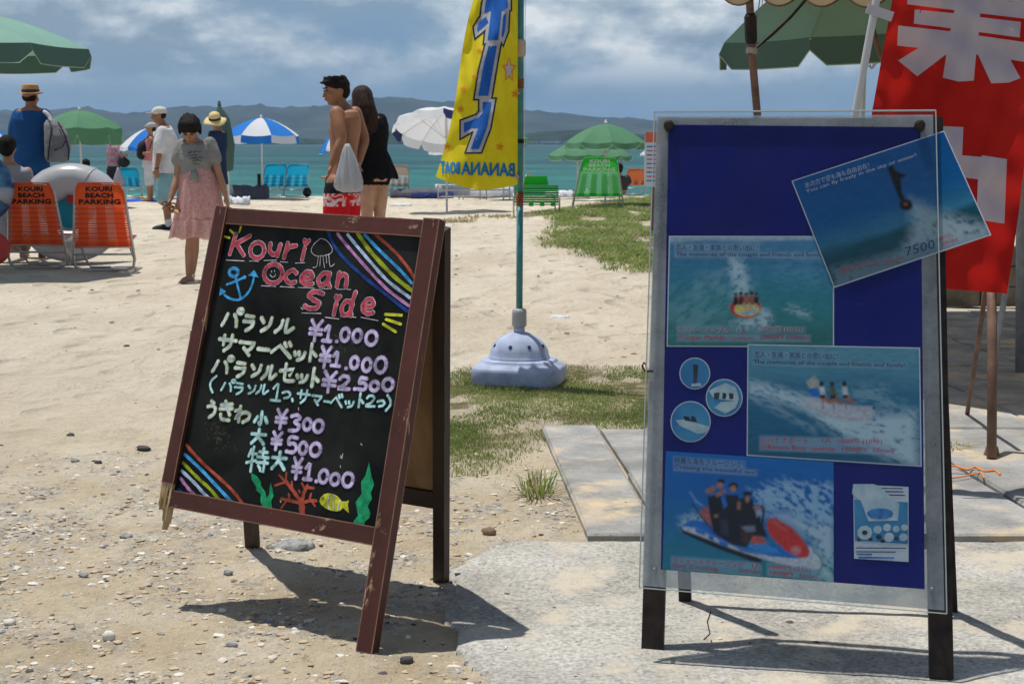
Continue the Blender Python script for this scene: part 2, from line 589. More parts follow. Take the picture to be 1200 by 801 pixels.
# ---- far hills across the water
def hill_material(name, a, b_, sc):
    return material(name, a, 0.95, 0.05, vscale=sc, col2=b_, coord='Object', bump=3.0, bscale=sc * 1.6)
m_hill = hill_material('far_hill_forest', (0.020, 0.030, 0.022), (0.055, 0.065, 0.045), 0.006)
m_shore = hill_material('near_shore_wood', (0.010, 0.022, 0.012), (0.03, 0.05, 0.024), 0.03)
def ridge(name, pts, Y0, depth, mat, rough, seed, zbase=-3):
    xs = np.linspace(-700, 1900, 300)
    hpx = np.interp(xs, [p[0] for p in pts], [p[1] for p in pts])
    rows = 16
    Xw = (xs - 600) / FPX * (Y0)
    V = []; 
    for j in range(rows):
        f = j / (rows - 1)
        y = Y0 + (f - 0.75) * depth
        hh = (168 - hpx) / FPX * Y0 + 1.2
        prof = math.sin(min(f / 0.75, 1) * math.pi / 2) ** 1.25 if f <= .75 else math.cos((f - .75) / .25 * math.pi / 2)
        n = (fbm(xs * rough + seed, np.full_like(xs, y * rough * 0.004 + seed), 5, 0.6) - .5)
        n2 = (fbm(xs * rough * 4 + seed, np.full_like(xs, j * 1.7 + seed), 3, 0.6) - .5)
        z = np.maximum(hh * prof * (1 + 0.35 * n2 * (1 - abs(f - .75) * 1.2) * (f < .7)) + hh * 0.05 * n, zbase)
        if j == 0: z = np.full_like(xs, zbase)
        V.append(np.stack([Xw * y / Y0, np.full_like(xs, y), z], -1))
    V = np.array(V).reshape(-1, 3)
    i = np.arange(rows * 300).reshape(rows, 300)
    F = np.stack([i[:-1, :-1], i[:-1, 1:], i[1:, 1:], i[1:, :-1]], -1).reshape(-1, 4)
    mb = MB(); mb.v = V; mb.f = [tuple(map(int, q)) for q in F]
    return mb.build(name, mat, None, smooth='all', kind='structure', wl=(0, 0, 0))
ridge('far_hills', [(-700, 150), (-300, 140), (-60, 138), (0, 131), (60, 130), (100, 127), (150, 134), (170, 134), (215, 126), (255, 128), (300, 124), (335, 128), (352, 127), (395, 124), (430, 117), (470, 115), (505, 119), (560, 126), (610, 130), (660, 134), (700, 138), (735, 139), (765, 142), (850, 148), (1000, 152), (1300, 156), (1900, 158)], 5200, 1500, m_hill, 0.02, 3.3)
ridge('wooded_shore', [(-700, 167), (180, 167), (225, 166), (240, 164), (330, 166), (362, 162), (400, 166), (448, 155), (475, 151), (530, 156), (600, 160), (640, 154), (690, 152), (740, 157), (790, 160), (900, 161), (1300, 163), (1900, 164)], 2600, 260, m_shore, 0.09, 8.1)
m_rock = material('breakwater_rock', (0.05, 0.05, 0.048), 0.9, 0.1, vscale=0.2, col2=(0.12, 0.115, 0.105))
mb = MB()
for i in range(60):
    x = 60 + i * 3.2 + random.uniform(-1, 1); h = random.uniform(2.0, 4.2)
    mb.ell((x, 1100 + random.uniform(-4, 4), -0.5), (random.uniform(2, 4.5), 4, h * .5), rotm(random.uniform(0, 3)), 7, 5)
rebase(tag(mb.build('breakwater', m_rock), 'low dark line of breakwater rocks far out on the water below the hills', 'breakwater'), (150, 1100, -0.7))
m_house = material('pale_wall', (0.62, 0.62, 0.60), 0.8)
mb = MB()
for i in range(26):
    px = 612 + i * 5.5 + random.uniform(-2, 2)
    p = P(px, 166.6, 2350)
    mb.box((p[0], 2350, p[2]), (random.uniform(4, 14), 8, random.uniform(2.5, 5)))
o = mb.build('waterfront_buildings', m_house, kind='stuff')
# ---- haze over the strait
mh = bpy.data.materials.new('sea_haze'); mh.use_nodes = True
th = mh.node_tree; th.nodes.clear()
pv = N(th, 'ShaderNodeVolumePrincipled', inp={'Density': HAZE if 'HAZE' in globals() else 0.00009, 'Anisotropy': 0.1})
pv.inputs['Color'].default_value = (0.42, 0.66, 1.0, 1)
oh = N(th, 'ShaderNodeOutputMaterial'); th.links.new(pv.outputs[0], oh.inputs['Volume'])
mb = MB(); mb.box((0, 3250, 94.5), (15500, 7500 + 12000 * 0, 212))
hz = mb.build('haze', mh, kind='stuff')
for v in hz.data.vertices:
    v.co.y = -500 if v.co.y < 3000 else 9500
    v.co.z = -11.0 if v.co.z < 50 else 200.0
# ================================================================== drawing on a plane
class Plane:
    """a real flat surface: origin o, axes ux (right), uz (up the surface), n towards the viewer"""
    def __init__(s, o, yaw, lean, roll=0.0):
        s.M = rotm(yaw, lean, roll)
        s.o = np.array(o, float)
        s.ux, s.uz, s.n = s.M[:, 0], s.M[:, 2], -s.M[:, 1]

    def hit(s, px, py):
        r = ray(px, py); c = np.array([0, 0, HC])
        q = c + r * (((s.o - c) @ s.n) / (r @ s.n)) - s.o
        return np.array([q @ s.ux, q @ s.uz])

    def at(s, uv, off=0.0):
        return s.o + s.ux * uv[0] + s.uz * uv[1] + s.n * off

    def px(s, x, y, off=0.0):
        return s.at(s.hit(x, y), off)


def ribbon(mb, pl, uv, w, off, caps=True):
    """a brush stroke lying on the plane"""
    uv = [np.asarray(p, float) for p in uv]
    q = [uv[0]]
    for p in uv[1:]:
        if np.linalg.norm(p - q[-1]) > w * 0.12:
            q.append(p)
    if len(q) < 2:
        q.append(q[0] + np.array([w * .1, 0]))
    m = len(q); L = []; Rr = []
    for i in range(m):
        a = q[max(i - 1, 0)]; b_ = q[min(i + 1, m - 1)]
        t_ = b_ - a; t_ /= np.linalg.norm(t_) + 1e-9
        nn = np.array([-t_[1], t_[0]])
        k = 1 + 0.10 * math.sin(i * 1.7 + q[0][0] * 90)
        L.append(q[i] + nn * w / 2 * k); Rr.append(q[i] - nn * w / 2 * k)
    pts = []; 
    if caps:
        t0 = q[0] - q[1]; t0 /= np.linalg.norm(t0); a0 = math.atan2(t0[1], t0[0])
        t1 = q[-1] - q[-2]; t1 /= np.linalg.norm(t1); a1 = math.atan2(t1[1], t1[0])
        c0 = [q[0] + w / 2 * np.array([math.cos(a0 + k), math.sin(a0 + k)]) for k in np.linspace(-1.2, 1.2, 5)]
        c1 = [q[-1] + w / 2 * np.array([math.cos(a1 + k), math.sin(a1 + k)]) for k in np.linspace(-1.2, 1.2, 5)]
    V = [pl.at(p, off) for p in L] + [pl.at(p, off) for p in Rr]
    F = [(i, i + m, i + m + 1, i + 1) for i in range(m - 1)]
    if caps:
        n0 = len(V); V += [pl.at(p, off) for p in c0]
        F.append((m, 0) + tuple(range(n0 + 0, n0 + 5))[::1] if False else tuple([0] + list(range(n0, n0 + 5)) + [m]))
        n1 = len(V); V += [pl.at(p, off) for p in c1]
        F.append(tuple([2 * m - 1] + list(range(n1, n1 + 5)) + [m - 1]))
    mb.add(V, F)


def poly_on(mb, pl, pxs, off):
    mb.add([pl.px(x, y, off) for x, y in pxs], [tuple(range(len(pxs)))])


def ellipse(cx, cy, rx, ry, n=20, a0=0.0):
    return [(cx + rx * math.cos(a + a0), cy + ry * math.sin(a + a0)) for a in np.linspace(0, 2 * math.pi, n)]


GL = {
 'パ': [[(.22, .35), (.12, .7), (0, 1)], [(.58, .35), (.7, .6), (.74, 1)], ellipse(.86, .12, .13, .13, 10)],
 'ラ': [[(.15, .03), (.85, .06)], [(0, .4), (.95, .38), (.75, .75), (.3, 1)]],
 'ソ': [[(.05, .08), (.3, .38)], [(.95, .03), (.8, .6), (.2, 1)]],
 'ル': [[(.36, .1), (.28, .6), (0, 1)], [(.62, 0), (.6, .95), (1, .6)]],
 'サ': [[(0, .3), (1, .32)], [(.28, .05), (.28, .62)], [(.74, 0), (.7, .6), (.35, 1)]],
 'マ': [[(0, .08), (1, .1), (.72, .55), (.5, .72)], [(.3, .5), (.7, 1)]],
 'ー': [[(0, .46), (1, .54)]],
 'ベ': [[(0, .75), (.38, .28), (1, 1)], [(.62, .08), (.72, .3)], [(.85, .02), (.95, .22)]],
 'ッ': [[(0, .1), (.1, .45)], [(.4, .05), (.46, .38)], [(.95, .05), (.8, .7), (.35, 1)]],
 'ト': [[(.25, 0), (.25, 1)], [(.25, .4), (1, .68)]],
 'セ': [[(0, .42), (.95, .25), (.7, .62)], [(.35, 0), (.35, .85), (.5, .98), (1, .95)]],
 '1': [[(.15, .28), (.58, 0), (.58, .95)], [(0, 1), (1, 1)]],
 'つ': [[(0, .25), (.6, .03), (1, .35), (.8, .8), (.3, 1)]],
 '、': [[(.3, .1), (.7, .9)]],
 '2': [[(.05, .25), (.3, 0), (.75, .03), (.85, .3), (.5, .7), (0, 1), (1, .97)]],
 'う': [[(.35, 0), (.65, .1)], [(.05, .35), (.6, .28), (.9, .5), (.75, .8), (.35, 1)]],
 'き': [[(.1, .2), (.95, .12)], [(.05, .42), (1, .34)], [(.4, 0), (.85, .7)], [(.15, .7), (.3, .95), (.85, .98)]],
 'わ': [[(.3, 0), (.3, 1)], [(0, .3), (.4, .25), (.05, .82), (.55, .38), (.95, .42), (.97, .75), (.6, 1)]],
 '小': [[(.5, 0), (.5, .95), (.36, .85)], [(.2, .4), (0, .8)], [(.8, .4), (1, .8)]],
 '大': [[(0, .35), (1, .35)], [(.5, 0), (.45, .5), (.05, 1)], [(.5, .5), (.95, 1)]],
 '特': [[(.15, .1), (.06, .38)], [(.08, .28), (.42, .27)], [(.25, 0), (.25, 1)], [(0, .66), (.42, .54)], [(.55, .17), (.92, .17)], [(.73, 0), (.73, .37)], [(.48, .38), (1, .38)], [(.48, .6), (1, .6)], [(.85, .42), (.85, 1), (.7, .93)], [(.57, .72), (.68, .86)]],
 '¥': [[(.1, 0), (.5, .40)], [(.92, 0), (.5, .40)], [(.5, .40), (.5, 1)], [(.05, .43), (.95, .43)], [(.05, .66), (.95, .66)]],
 '3': [[(.05, .1), (.6, 0), (.9, .2), (.42, .45), (.95, .65), (.7, .95), (0, 1)]],
 '0': [ellipse(.5, .5, .5, .5, 14)],
 '5': [[(.9, .02), (.2, .0), (.12, .45), (.6, .38), (.95, .65), (.7, .97), (0, .95)]],
 '.': [[(.35, .5), (.65, .5)]],
 '(': [[(1, 0), (.2, .3), (.1, .65), (.7, 1)]],
 ')': [[(0, 0), (.8, .3), (.9, .65), (.1, 1)]],
 'K': [[(.22, 0), (.05, 1)], [(1, .02), (.25, .5)], [(.32, .45), (.8, 1)]],
 'o': [ellipse(.5, .5, .5, .5, 14)], 'O': [ellipse(.5, .5, .5, .5, 16)],
 'u': [[(.1, 0), (.12, .6), (.4, .9), (.75, .75), (.92, 0)], [(.9, .1), (.8, 1)]],
 'r': [[(.25, 0), (.1, 1)], [(.2, .55), (.5, .25), (1, .12)]],
 'i': [[(.5, .42), (.38, 1)], [(.35, .0), (.56, .2)], [(.9, .0), (.56, .2)]],
 'c': [[(.95, .18), (.55, 0), (.1, .35), (.1, .72), (.5, 1), (.95, .88)]],
 'e': [[(.15, .55), (.85, .48), (.8, .12), (.45, .02), (.1, .35), (.1, .75), (.5, 1), (.95, .9)]],
 'a': [[(.8, .1), (.4, .05), (.05, .5), (.2, .9), (.55, .85), (.8, .4)], [(.85, .05), (.78, .6), (.98, 1)]],
 'n': [[(.15, .02), (.1, 1)], [(.15, .45), (.5, .1), (.85, .3), (.9, 1)]],
 'S': [[(.95, .08), (.5, 0), (.15, .22), (.4, .45), (.8, .62), (.7, .92), (.3, 1), (0, .88)]],
 'd': [[(.6, .42), (.25, .42), (.02, .72), (.2, 1), (.6, .9), (.75, .5)], [(.85, 0), (.68, .6), (.75, 1)]],
}
CLOSED = {'0', 'o', 'O'}


class Letters:
    """hand-painted strokes on a plane, several objects by colour"""
    def __init__(s, pl, off0):
        s.pl = pl; s.k = 0; s.off0 = off0
    def off(s):
        s.k += 1
        return s.off0 + (s.k % 80) * 0.00001
    def stroke(s, mb, pxs, w, smooth=True, closed=False):
        uv = [s.pl.hit(x, y) for x, y in pxs]
        if smooth: uv = catmull(uv, 5)
        ribbon(mb, s.pl, uv, w, s.off())
    def glyph(s, mb, ch, cx, cy, w, h, sw, extra=0.0, slope=0.16, lean=-0.14, layer=0.0):
        w_ = max(w - sw, 2); h_ = max(h - sw, 2)
        for st in GL[ch]:
            pts = [(cx + (x - .5) * w_ + lean * (y - .5) * h_, cy + (y - .5) * h_ + slope * (x - .5) * w_ * .6) for x, y in st]
            uv = [s.pl.hit(*p) for p in pts]
            if len(st) > 2 and ch not in 'ラマ特ベセ': uv = catmull(uv, 4)
            elif ch in 'ラマベセ' and len(st) > 2:
                uv = catmull([uv[0], uv[0] * .5 + uv[1] * .5, uv[1]], 2)[:-1] + catmull(uv[1:], 4) if len(uv) > 3 else uv
            ribbon(mb, s.pl, uv, (sw + extra) * 0.00207, s.off() + layer)


# ================================================================== CHALKBOARD (wooden A-frame, broken front leg)
def wood(name, paint, bare, wear, stretch=(1, 1, 1), rough=0.55):
    m = bpy.data.materials.new(name); m.use_nodes = True
    t = m.node_tree; b = t.nodes['Principled BSDF']
    g = N(t, 'ShaderNodeTexCoord')
    def nz(s_, d, r_, st=None):
        n = N(t, 'ShaderNodeTexNoise', inp={'Scale': s_, 'Detail': d, 'Roughness': r_})
        mp = N(t, 'ShaderNodeMapping'); mp.inputs['Scale'].default_value = st or (1, 1, 1)
        t.links.new(g.outputs['Object'], mp.inputs[0]); t.links.new(mp.outputs[0], n.inputs[0])
        return n.outputs[0]
    pc = ramp(t, nz(5, 6, 0.65), [(0.3, tuple(c * 0.65 for c in paint)), (0.7, tuple(min(c * 1.35, 1) for c in paint))])
    bc = ramp(t, nz(40, 5, 0.6, stretch), [(0.3, tuple(c * 0.6 for c in bare)), (0.7, tuple(min(c * 1.2, 1) for c in bare))])
    bv = N(t, 'ShaderNodeBevel', samples=4, inp={'Radius': 0.006})
    gn = N(t, 'ShaderNodeNewGeometry')
    dt = N(t, 'ShaderNodeVectorMath', operation='DOT_PRODUCT')
    t.links.new(bv.outputs[0], dt.inputs[0]); t.links.new(gn.outputs['Normal'], dt.inputs[1])
    edge = ramp(t, dt.outputs['Value'], [(0.86, (0.30, 0.30, 0.30)), (0.995, (0, 0, 0))])
    f = mathn(t, 'ADD', nz(22, 7, 0.75, stretch), edge)
    msk = ramp(t, f, [(wear, (0, 0, 0)), (wear + 0.03, (1, 1, 1))])
    t.links.new(mixc(t, msk, pc, bc), b.inputs['Base Color'])
    b.inputs['Roughness'].default_value = rough
    b.inputs['Specular IOR Level'].default_value = 0.35
    bp = N(t, 'ShaderNodeBump', inp={'Strength': 0.6, 'Distance': 0.0015})
    t.links.new(mathn(t, 'SUBTRACT', nz(60, 5, 0.6, stretch), msk), bp.inputs['Height'])
    t.links.new(bp.outputs[0], b.inputs['Normal'])
    return m

m_red = wood('dark_red_painted_wood', (0.072, 0.020, 0.014), (0.40, 0.235, 0.15), 0.60, (1, 1, 0.16))
m_redrail = wood('dark_red_painted_rail', (0.072, 0.020, 0.014), (0.40, 0.235, 0.15), 0.62, (0.16, 1, 1))
m_brown = wood('dark_brown_rear_wood', (0.028, 0.016, 0.011), (0.10, 0.06, 0.035), 0.78, (1, 1, 0.16))
m_bare = material('splintered_bare_wood', (0.36, 0.25, 0.13), 0.8, 0.2, vscale=30, col2=(0.55, 0.41, 0.23), bump=0.002, bscale=70, vstretch=(1, 1, .12))
m_ply = material('plywood_back', (0.20, 0.125, 0.06), 0.75, 0.2, vscale=7, col2=(0.34, 0.22, 0.11), bump=0.001, bscale=50, vstretch=(1, 1, .3))
m_black = material('blackboard_surface', (0.004, 0.005, 0.005), 0.5, 0.10, vscale=5, col2=(0.020, 0.022, 0.020), det=9)
m_metal = material('dull_steel', (0.30, 0.30, 0.30), 0.4, 0.5, metal=0.8, var=.25, vscale=60)

PB = Plane(GP(427, 765), R(-29.8), R(-14.7), R(1.5))
# local frame of the sign face: u to the right (0 = right stile centre), v up from the foot
WB, VB0, VB1 = 0.682, 0.254, 1.050
SW = 0.047                                                       # stile width
uR = 0.0235; uL = -WB                                          # outer edges
cb = thing('chalkboard_sign', 'dark red wooden A-frame blackboard with painted price list and one broken front leg', 'sign', GP(427, 765))
def bar_on(pl, u0, v0, u1, v1, w, d, back, name, mat, parent, shade=None):
    mb = MB()
    a = pl.at((u0, v0), -back - d / 2); b_ = pl.at((u1, v1), -back - d / 2)
    side = pl.ux if abs(v1 - v0) > abs(u1 - u0) else pl.uz
    mb.bar(a, b_, w, d, side)
    return mb.build(name, mat, parent)
D1 = 0.030
bar_on(PB, uR - SW / 2, 0.0, uR - SW / 2, VB1 + 0.004, SW, D1, -0.004, 'stile', m_red, cb)
SL = 0.040; UB = uL - 0.028                                      # the left stile has sprung outwards at its foot
bar_on(PB, UB + 0.002 + SL / 2, VB0 + 0.058, uL + SL / 2, VB1 + 0.004, SL, D1, -0.004, 'stile', m_red, cb)
bar_on(PB, uL + SL + 0.0005, VB1 - 0.0215, uR - SW - 0.0005, VB1 - 0.0215, 0.043, D1 - .004, 0.0, 'top_rail', m_redrail, cb)
bar_on(PB, UB + SL * .55, VB0 + 0.021, uR - SW - 0.0005, VB0 + 0.021, 0.045, D1 - .004, 0.0, 'bottom_rail', m_redrail, cb)
# splintered stump of the left front leg
mb = MB()
u0 = UB; u1 = UB + SL
rr = random.Random(3)
nS = 9
for k in range(nS):
    a = u0 + (u1 - u0) * k / nS; b_ = u0 + (u1 - u0) * (k + 1) / nS - 0.0006
    lo = VB0 + [0.0, -0.012, 0.016, 0.012, -0.015, -0.04, -0.062, -0.045, 0.0][k]
    hi = VB0 + 0.062 + [0.004, .001, .01, -.002, .006, .012, .003, .009, .022][k]
    dep = D1 * (0.95 - 0.25 * rr.random())
    q = [(a, hi), (b_, hi - .003), (b_ - .0008, lo + .012), ((a + b_) / 2, lo), (a + .0006, lo + .010)]
    mb.prism([PB.at(p, -0.001 + 0.0035 * rr.random()) for p in q], -PB.n * dep)
mb.build('splintered_leg_stump', m_bare, cb, label='raw splintered end of the broken front leg')
# black writing surface
mb = MB()
q = [(UB + SL * .7, VB0 + .03), (uR - SW * .7, VB0 + .03), (uR - SW * .7, VB1 - .03), (uL + SL * .7, VB1 - .03)]
mb.prism([PB.at(p, -0.009) for p in q], -PB.n * 0.006)
board_face = mb.build('blackboard', m_black, cb)
mb = MB()
mb.prism([PB.at(p, -0.0165) for p in q], -PB.n * 0.004)
mb.build('back_board', m_ply, cb)
# rear frame
hl = PB.at((uL + 0.02, VB1 - 0.01), -0.030); hr = PB.at((uR - 0.02, VB1 - 0.01), -0.030)
fr = GP(517, 682); fl = GP(296, 640)
dn_ = lambda a, b_, f_: np.array(a) * (1 - f_) + np.array(b_) * f_
nB = np.cross(hr - hl, fr - hr); nB /= np.linalg.norm(nB)
hl = hl + PB.n * -.012; hr = hr + PB.n * -.012
for a, b_ in ((hl, fl), (hr, fr)):
    mb = MB(); mb.bar(a, b_, 0.036, 0.028, PB.ux); mb.build('rear_leg', m_brown, cb)
mb = MB(); mb.bar(dn_(hl, fl, .035), dn_(hr, fr, .035), 0.022, 0.03, (hr - fr)); mb.build('rear_rail', m_brown, cb)
mb = MB(); mb.bar(dn_(hl, fl, .745), dn_(hr, fr, .745), 0.022, 0.05, np.cross(hr - hl, hr - fr)); mb.build('rear_rail', m_brown, cb)
mb = MB()
a = [dn_(hl, fl, .05), dn_(hr, fr, .05), dn_(hr, fr, .73), dn_(hl, fl, .73)]
mb.prism([p for p in a], nB * 0.005)
mb.build('rear_panel', m_ply, cb)
for a, b_ in ((hl, 0.16), (hr, 0.84)):
    mb = MB()
    c0 = PB.at((uL + WB * b_, VB1 - 0.0005), -0.02)
    mb.bar(c0 - PB.ux * .02, c0 + PB.ux * .02, 0.036, 0.003, PB.n)
    mb.build('hinge', m_metal, cb)
# hook on the left edge
mb = MB()
hk = PB.px(232, 388, -0.01)
mb.tube([hk + PB.ux * .012, hk, hk + np.array([-.012, 0, .006]), hk + np.array([-.024, 0, .004]), hk + np.array([-.026, 0, -.010]), hk + np.array([-.014, 0, -.012]), hk + np.array([-.008, 0, -.004])], .0032, 6)
mb.build('hook', m_metal, cb)

# ---- paint
def chalk(name, c, spread=.45):
    return material(name, c, 0.75, 0.15, var=spread, vscale=38, det=10)
L = Letters(PB, -0.0085)
c_kata = chalk('pale_chalk_paint', (0.50, 0.58, 0.56)); c_fringe = chalk('yellow_green_chalk_edge', (0.24, 0.30, 0.07))
c_lil = chalk('lilac_chalk_paint', (0.46, 0.42, 0.62)); c_lile = chalk('violet_chalk_edge', (0.24, 0.12, 0.26))
c_cy = chalk('pale_cyan_chalk_paint', (0.40, 0.62, 0.62)); c_cye = chalk('teal_chalk_edge', (0.04, 0.20, 0.22))
c_rose = chalk('rose_red_chalk_paint', (0.42, 0.055, 0.085)); c_wht = chalk('white_chalk_paint', (0.62, 0.58, 0.64))
c_yel = chalk('yellow_chalk_paint', (0.50, 0.52, 0.03)); c_ltb = chalk('light_blue_chalk_paint', (0.05, 0.32, 0.66))
c_navy = chalk('navy_chalk_paint', (0.012, 0.045, 0.20)); c_pink = chalk('pink_chalk_paint', (0.44, 0.20, 0.44))
c_pale = chalk('pale_blue_chalk_paint', (0.36, 0.48, 0.64)); c_grn = chalk('yellow_green_chalk_paint', (0.27, 0.34, 0.02))
c_brick = chalk('brick_red_chalk_paint', (0.34, 0.065, 0.04)); c_jade = chalk('jade_chalk_paint', (0.012, 0.28, 0.12))
c_dark = chalk('dark_eye_paint', (0.01, 0.01, 0.01))

def line(items, main, edge, name, sw, ew=1.6):
    a = MB(); e = MB()
    for ch, cx_, cy_, w, h in items:
        s_ = sw * (0.85 if ch == '特' else 1)
        L.glyph(e, ch, cx_, cy_, w, h, s_, extra=ew, layer=0.0)
        L.glyph(a, ch, cx_, cy_, w, h, s_, layer=0.0012)
    e.build(name + '_edge', edge, board_face); a.build(name, main, board_face)

line([('パ', 270.5, 371, 27, 25), ('ラ', 289.6, 378, 17, 22), ('ソ', 309.3, 379.3, 18, 21), ('ル', 331.5, 381.5, 25, 20)], c_kata, c_fringe, 'painted_words', 4.6)
line([('サ', 264.3, 401.2, 24, 23), ('マ', 287, 407.4, 22, 20), ('ー', 306.5, 408.7, 17, 6), ('ベ', 328, 408.4, 27, 22), ('ッ', 349, 416.5, 17, 14), ('ト', 364.5, 412.4, 13, 24)], c_kata, c_fringe, 'painted_words', 4.5)
line([('パ', 259.4, 426, 27, 23), ('ラ', 279.6, 432.6, 17, 21), ('ソ', 297.8, 433.6, 16, 18), ('ル', 313.6, 436, 20, 20), ('セ', 334.6, 436.2, 21, 24), ('ッ', 352, 443, 17, 13), ('ト', 367, 441.8, 13, 25)], c_kata, c_fringe, 'painted_words', 4.3)
line([('(', 247, 449.4, 9, 22), ('パ', 265.4, 450.5, 18, 16), ('ラ', 278, 454.7, 13, 16), ('ソ', 292.6, 455.8, 12, 13), ('ル', 305.5, 455.6, 16, 14), ('1', 321.8, 459, 14, 22), ('つ', 333.4, 462, 12, 11), ('、', 340.5, 468, 4, 6), ('サ', 353.5, 464, 17, 18), ('マ', 369, 468, 14, 14), ('ー', 381, 469.8, 9, 4), ('ベ', 392.8, 468.3, 16, 18), ('ッ', 407.6, 473, 13, 10), ('ト', 421, 468.4, 9, 19), ('2', 432.5, 469.3, 13, 15), ('つ', 444.5, 472, 11, 10), (')', 453.5, 471.7, 8, 21)], c_cy, c_cye, 'painted_words', 2.9, 1.3)
line([('う', 246, 478.9, 15, 23), ('き', 262.3, 480.8, 19, 26), ('わ', 282, 485, 21, 22)], c_kata, c_fringe, 'painted_words', 4.2)
line([('小', 304, 489.6, 19, 19), ('大', 300.6, 510.8, 20, 21), ('特', 299.6, 538, 28, 32), ('大', 325, 539, 20, 24)], c_cy, c_cye, 'painted_words', 4.2)
line([('¥', 368, 386.8, 19, 28), ('1', 382, 390, 14, 22), ('.', 392.5, 399.3, 5, 5), ('0', 402.4, 391.5, 14, 19), ('0', 416.8, 392.8, 14, 18), ('0', 433.3, 395.6, 17, 20)], c_lil, c_lile, 'painted_price', 4.3)
line([('¥', 379.3, 417.8, 17, 28), ('1', 392, 420, 14, 20), ('.', 403.7, 431, 5, 5), ('0', 413.4, 424.3, 13, 18), ('0', 428, 427, 14, 19), ('0', 444.3, 427, 17, 22)], c_lil, c_lile, 'painted_price', 4.3)
line([('¥', 383.7, 446.8, 20, 28), ('2', 401.5, 447.7, 17, 19), ('.', 413.7, 455, 5, 5), ('5', 423, 449.3, 14, 18), ('0', 436.8, 451.8, 14, 15), ('0', 452.7, 450, 16, 18)], c_lil, c_lile, 'painted_price', 4.3)
line([('¥', 327.4, 490.6, 17, 26), ('3', 343.9, 495, 16, 23), ('0', 358, 496.8, 13, 17), ('0', 371, 498.8, 15, 18)], c_lil, c_lile, 'painted_price', 4.3)
line([('¥', 322.2, 516, 16, 24), ('5', 340.4, 520.8, 16, 22), ('0', 353, 524.6, 13, 18), ('0', 367.6, 526.3, 16, 19)], c_lil, c_lile, 'painted_price', 4.3)
line([('¥', 346, 548.3, 15, 28), ('1', 359.3, 552, 13, 22), ('.', 368.6, 563.4, 5, 5), ('0', 377.2, 557.6, 14, 19), ('0', 390.6, 561, 14, 17), ('0', 405.7, 561.7, 16, 20)], c_lil, c_lile, 'painted_price', 4.2)
line([('K', 278.5, 286, 26, 28), ('o', 299.5, 292.5, 21, 23), ('u', 319.5, 292, 19, 18), ('r', 337, 293, 18, 22), ('i', 354.5, 292, 14, 27)], c_rose, c_wht, 'painted_title', 4.8, 1.5)
line([('O', 318, 320, 26, 27), ('c', 338.5, 323.5, 18, 20), ('e', 357.8, 325, 20, 20), ('a', 378, 326.5, 20, 21), ('n', 399, 327, 18, 21)], c_rose, c_wht, 'painted_title', 4.8, 1.5)
line([('S', 366, 351, 25, 25), ('i', 391.5, 357, 13, 26), ('d', 407, 355, 21, 32), ('e', 429.5, 358, 19, 22)], c_rose, c_wht, 'painted_title', 4.8, 1.5)

def strokes(name, mat, lst, w, smooth=True, sc=1.0, org=(0, 0), layer=.0, kind=None):
    mb = MB()
    for st in lst:
        ww = w
        if isinstance(st, tuple) and isinstance(st[0], list):
            st, ww = st
        uv = [PB.hit(org[0] + x / sc, org[1] + y / sc) for x, y in st]
        if smooth: uv = catmull(uv, 6)
        ribbon(mb, PB, uv, ww / (sc if ww > 9 else 1) * 0.00207 if False else ww * 0.00207, L.off() + layer)
    return mb.build(name, mat, board_face, kind='stuff' if name in ('chalk_smear', 'paint_spot') else None)
strokes('painted_underline', c_wht, [[(263, 304), (284, 305)], [(290, 305), (301, 305.5)], [(307, 304.5), (322, 304)], [(326, 306), (335, 306.5)], [(344, 307.5), (355, 307)],
    [(304, 334), (321, 335)], [(326, 335), (343, 336)], [(347, 336), (366, 337)], [(372, 337), (386, 338)], [(392, 338), (409, 338.5)], [(351.5, 366), (374, 366.5)], [(379, 371), (395, 373)], [(397, 370), (415, 371)], [(421, 371), (441, 375)]], 0.8, False)
strokes('painted_jellyfish', c_wht, [[(130, 130), (170, 145), (205, 195), (190, 230), (110, 245), (70, 215), (85, 170), (130, 130)], [(115, 245), (105, 310), (80, 318)], [(130, 240), (125, 310)], [(145, 240), (155, 320)], [(165, 235), (170, 290)], [(183, 235), (190, 305), (205, 308), (220, 295)]], 0.75, True, 5.527, (350, 255))
for nm, st in (('navy', [(180, 90), (240, 210), (400, 370), (690, 600)]), ('pink', [(240, 100), (330, 210), (540, 440), (700, 565)]), ('pale', [(305, 105), (400, 220), (560, 400), (710, 515)]), ('grn', [(370, 95), (450, 210), (600, 370), (725, 470)]), ('ltb', [(415, 105), (520, 215), (640, 330), (720, 420)]), ('brick', [(485, 105), (600, 205), (690, 310), (735, 380)])):
    strokes('painted_stripe', globals()['c_' + nm], [st], {'grn': 5.0, 'navy': 4.2}.get(nm, 3.9), True, 5.527, (350, 255))
for nm, st in (('brick', [(265, 80), (400, 230), (640, 450), (765, 610)]), ('ltb', [(250, 160), (400, 300), (560, 470), (685, 600)]), ('grn', [(235, 230), (350, 350), (470, 460), (580, 595)]), ('pale', [(225, 300), (330, 400), (420, 500), (510, 580)]), ('pink', [(215, 365), (280, 450), (340, 510), (435, 570)]), ('navy', [(190, 460), (260, 515), (330, 565)])):
    strokes('painted_stripe', globals()['c_' + nm], [st], 4.3, True, 7.283, (180, 510))
strokes('painted_dash', c_yel, [[(449.5, 367.5), (468.5, 368.6)], [(450.5, 373.5), (467.5, 379)], [(447, 379), (461.5, 388)]], 3.8, False)
strokes('painted_dash', c_yel, [[(261.5, 276.5), (266.5, 278)], [(267.5, 269), (271.5, 272.5)], [(280, 265), (278, 271)]], 3.0, False)
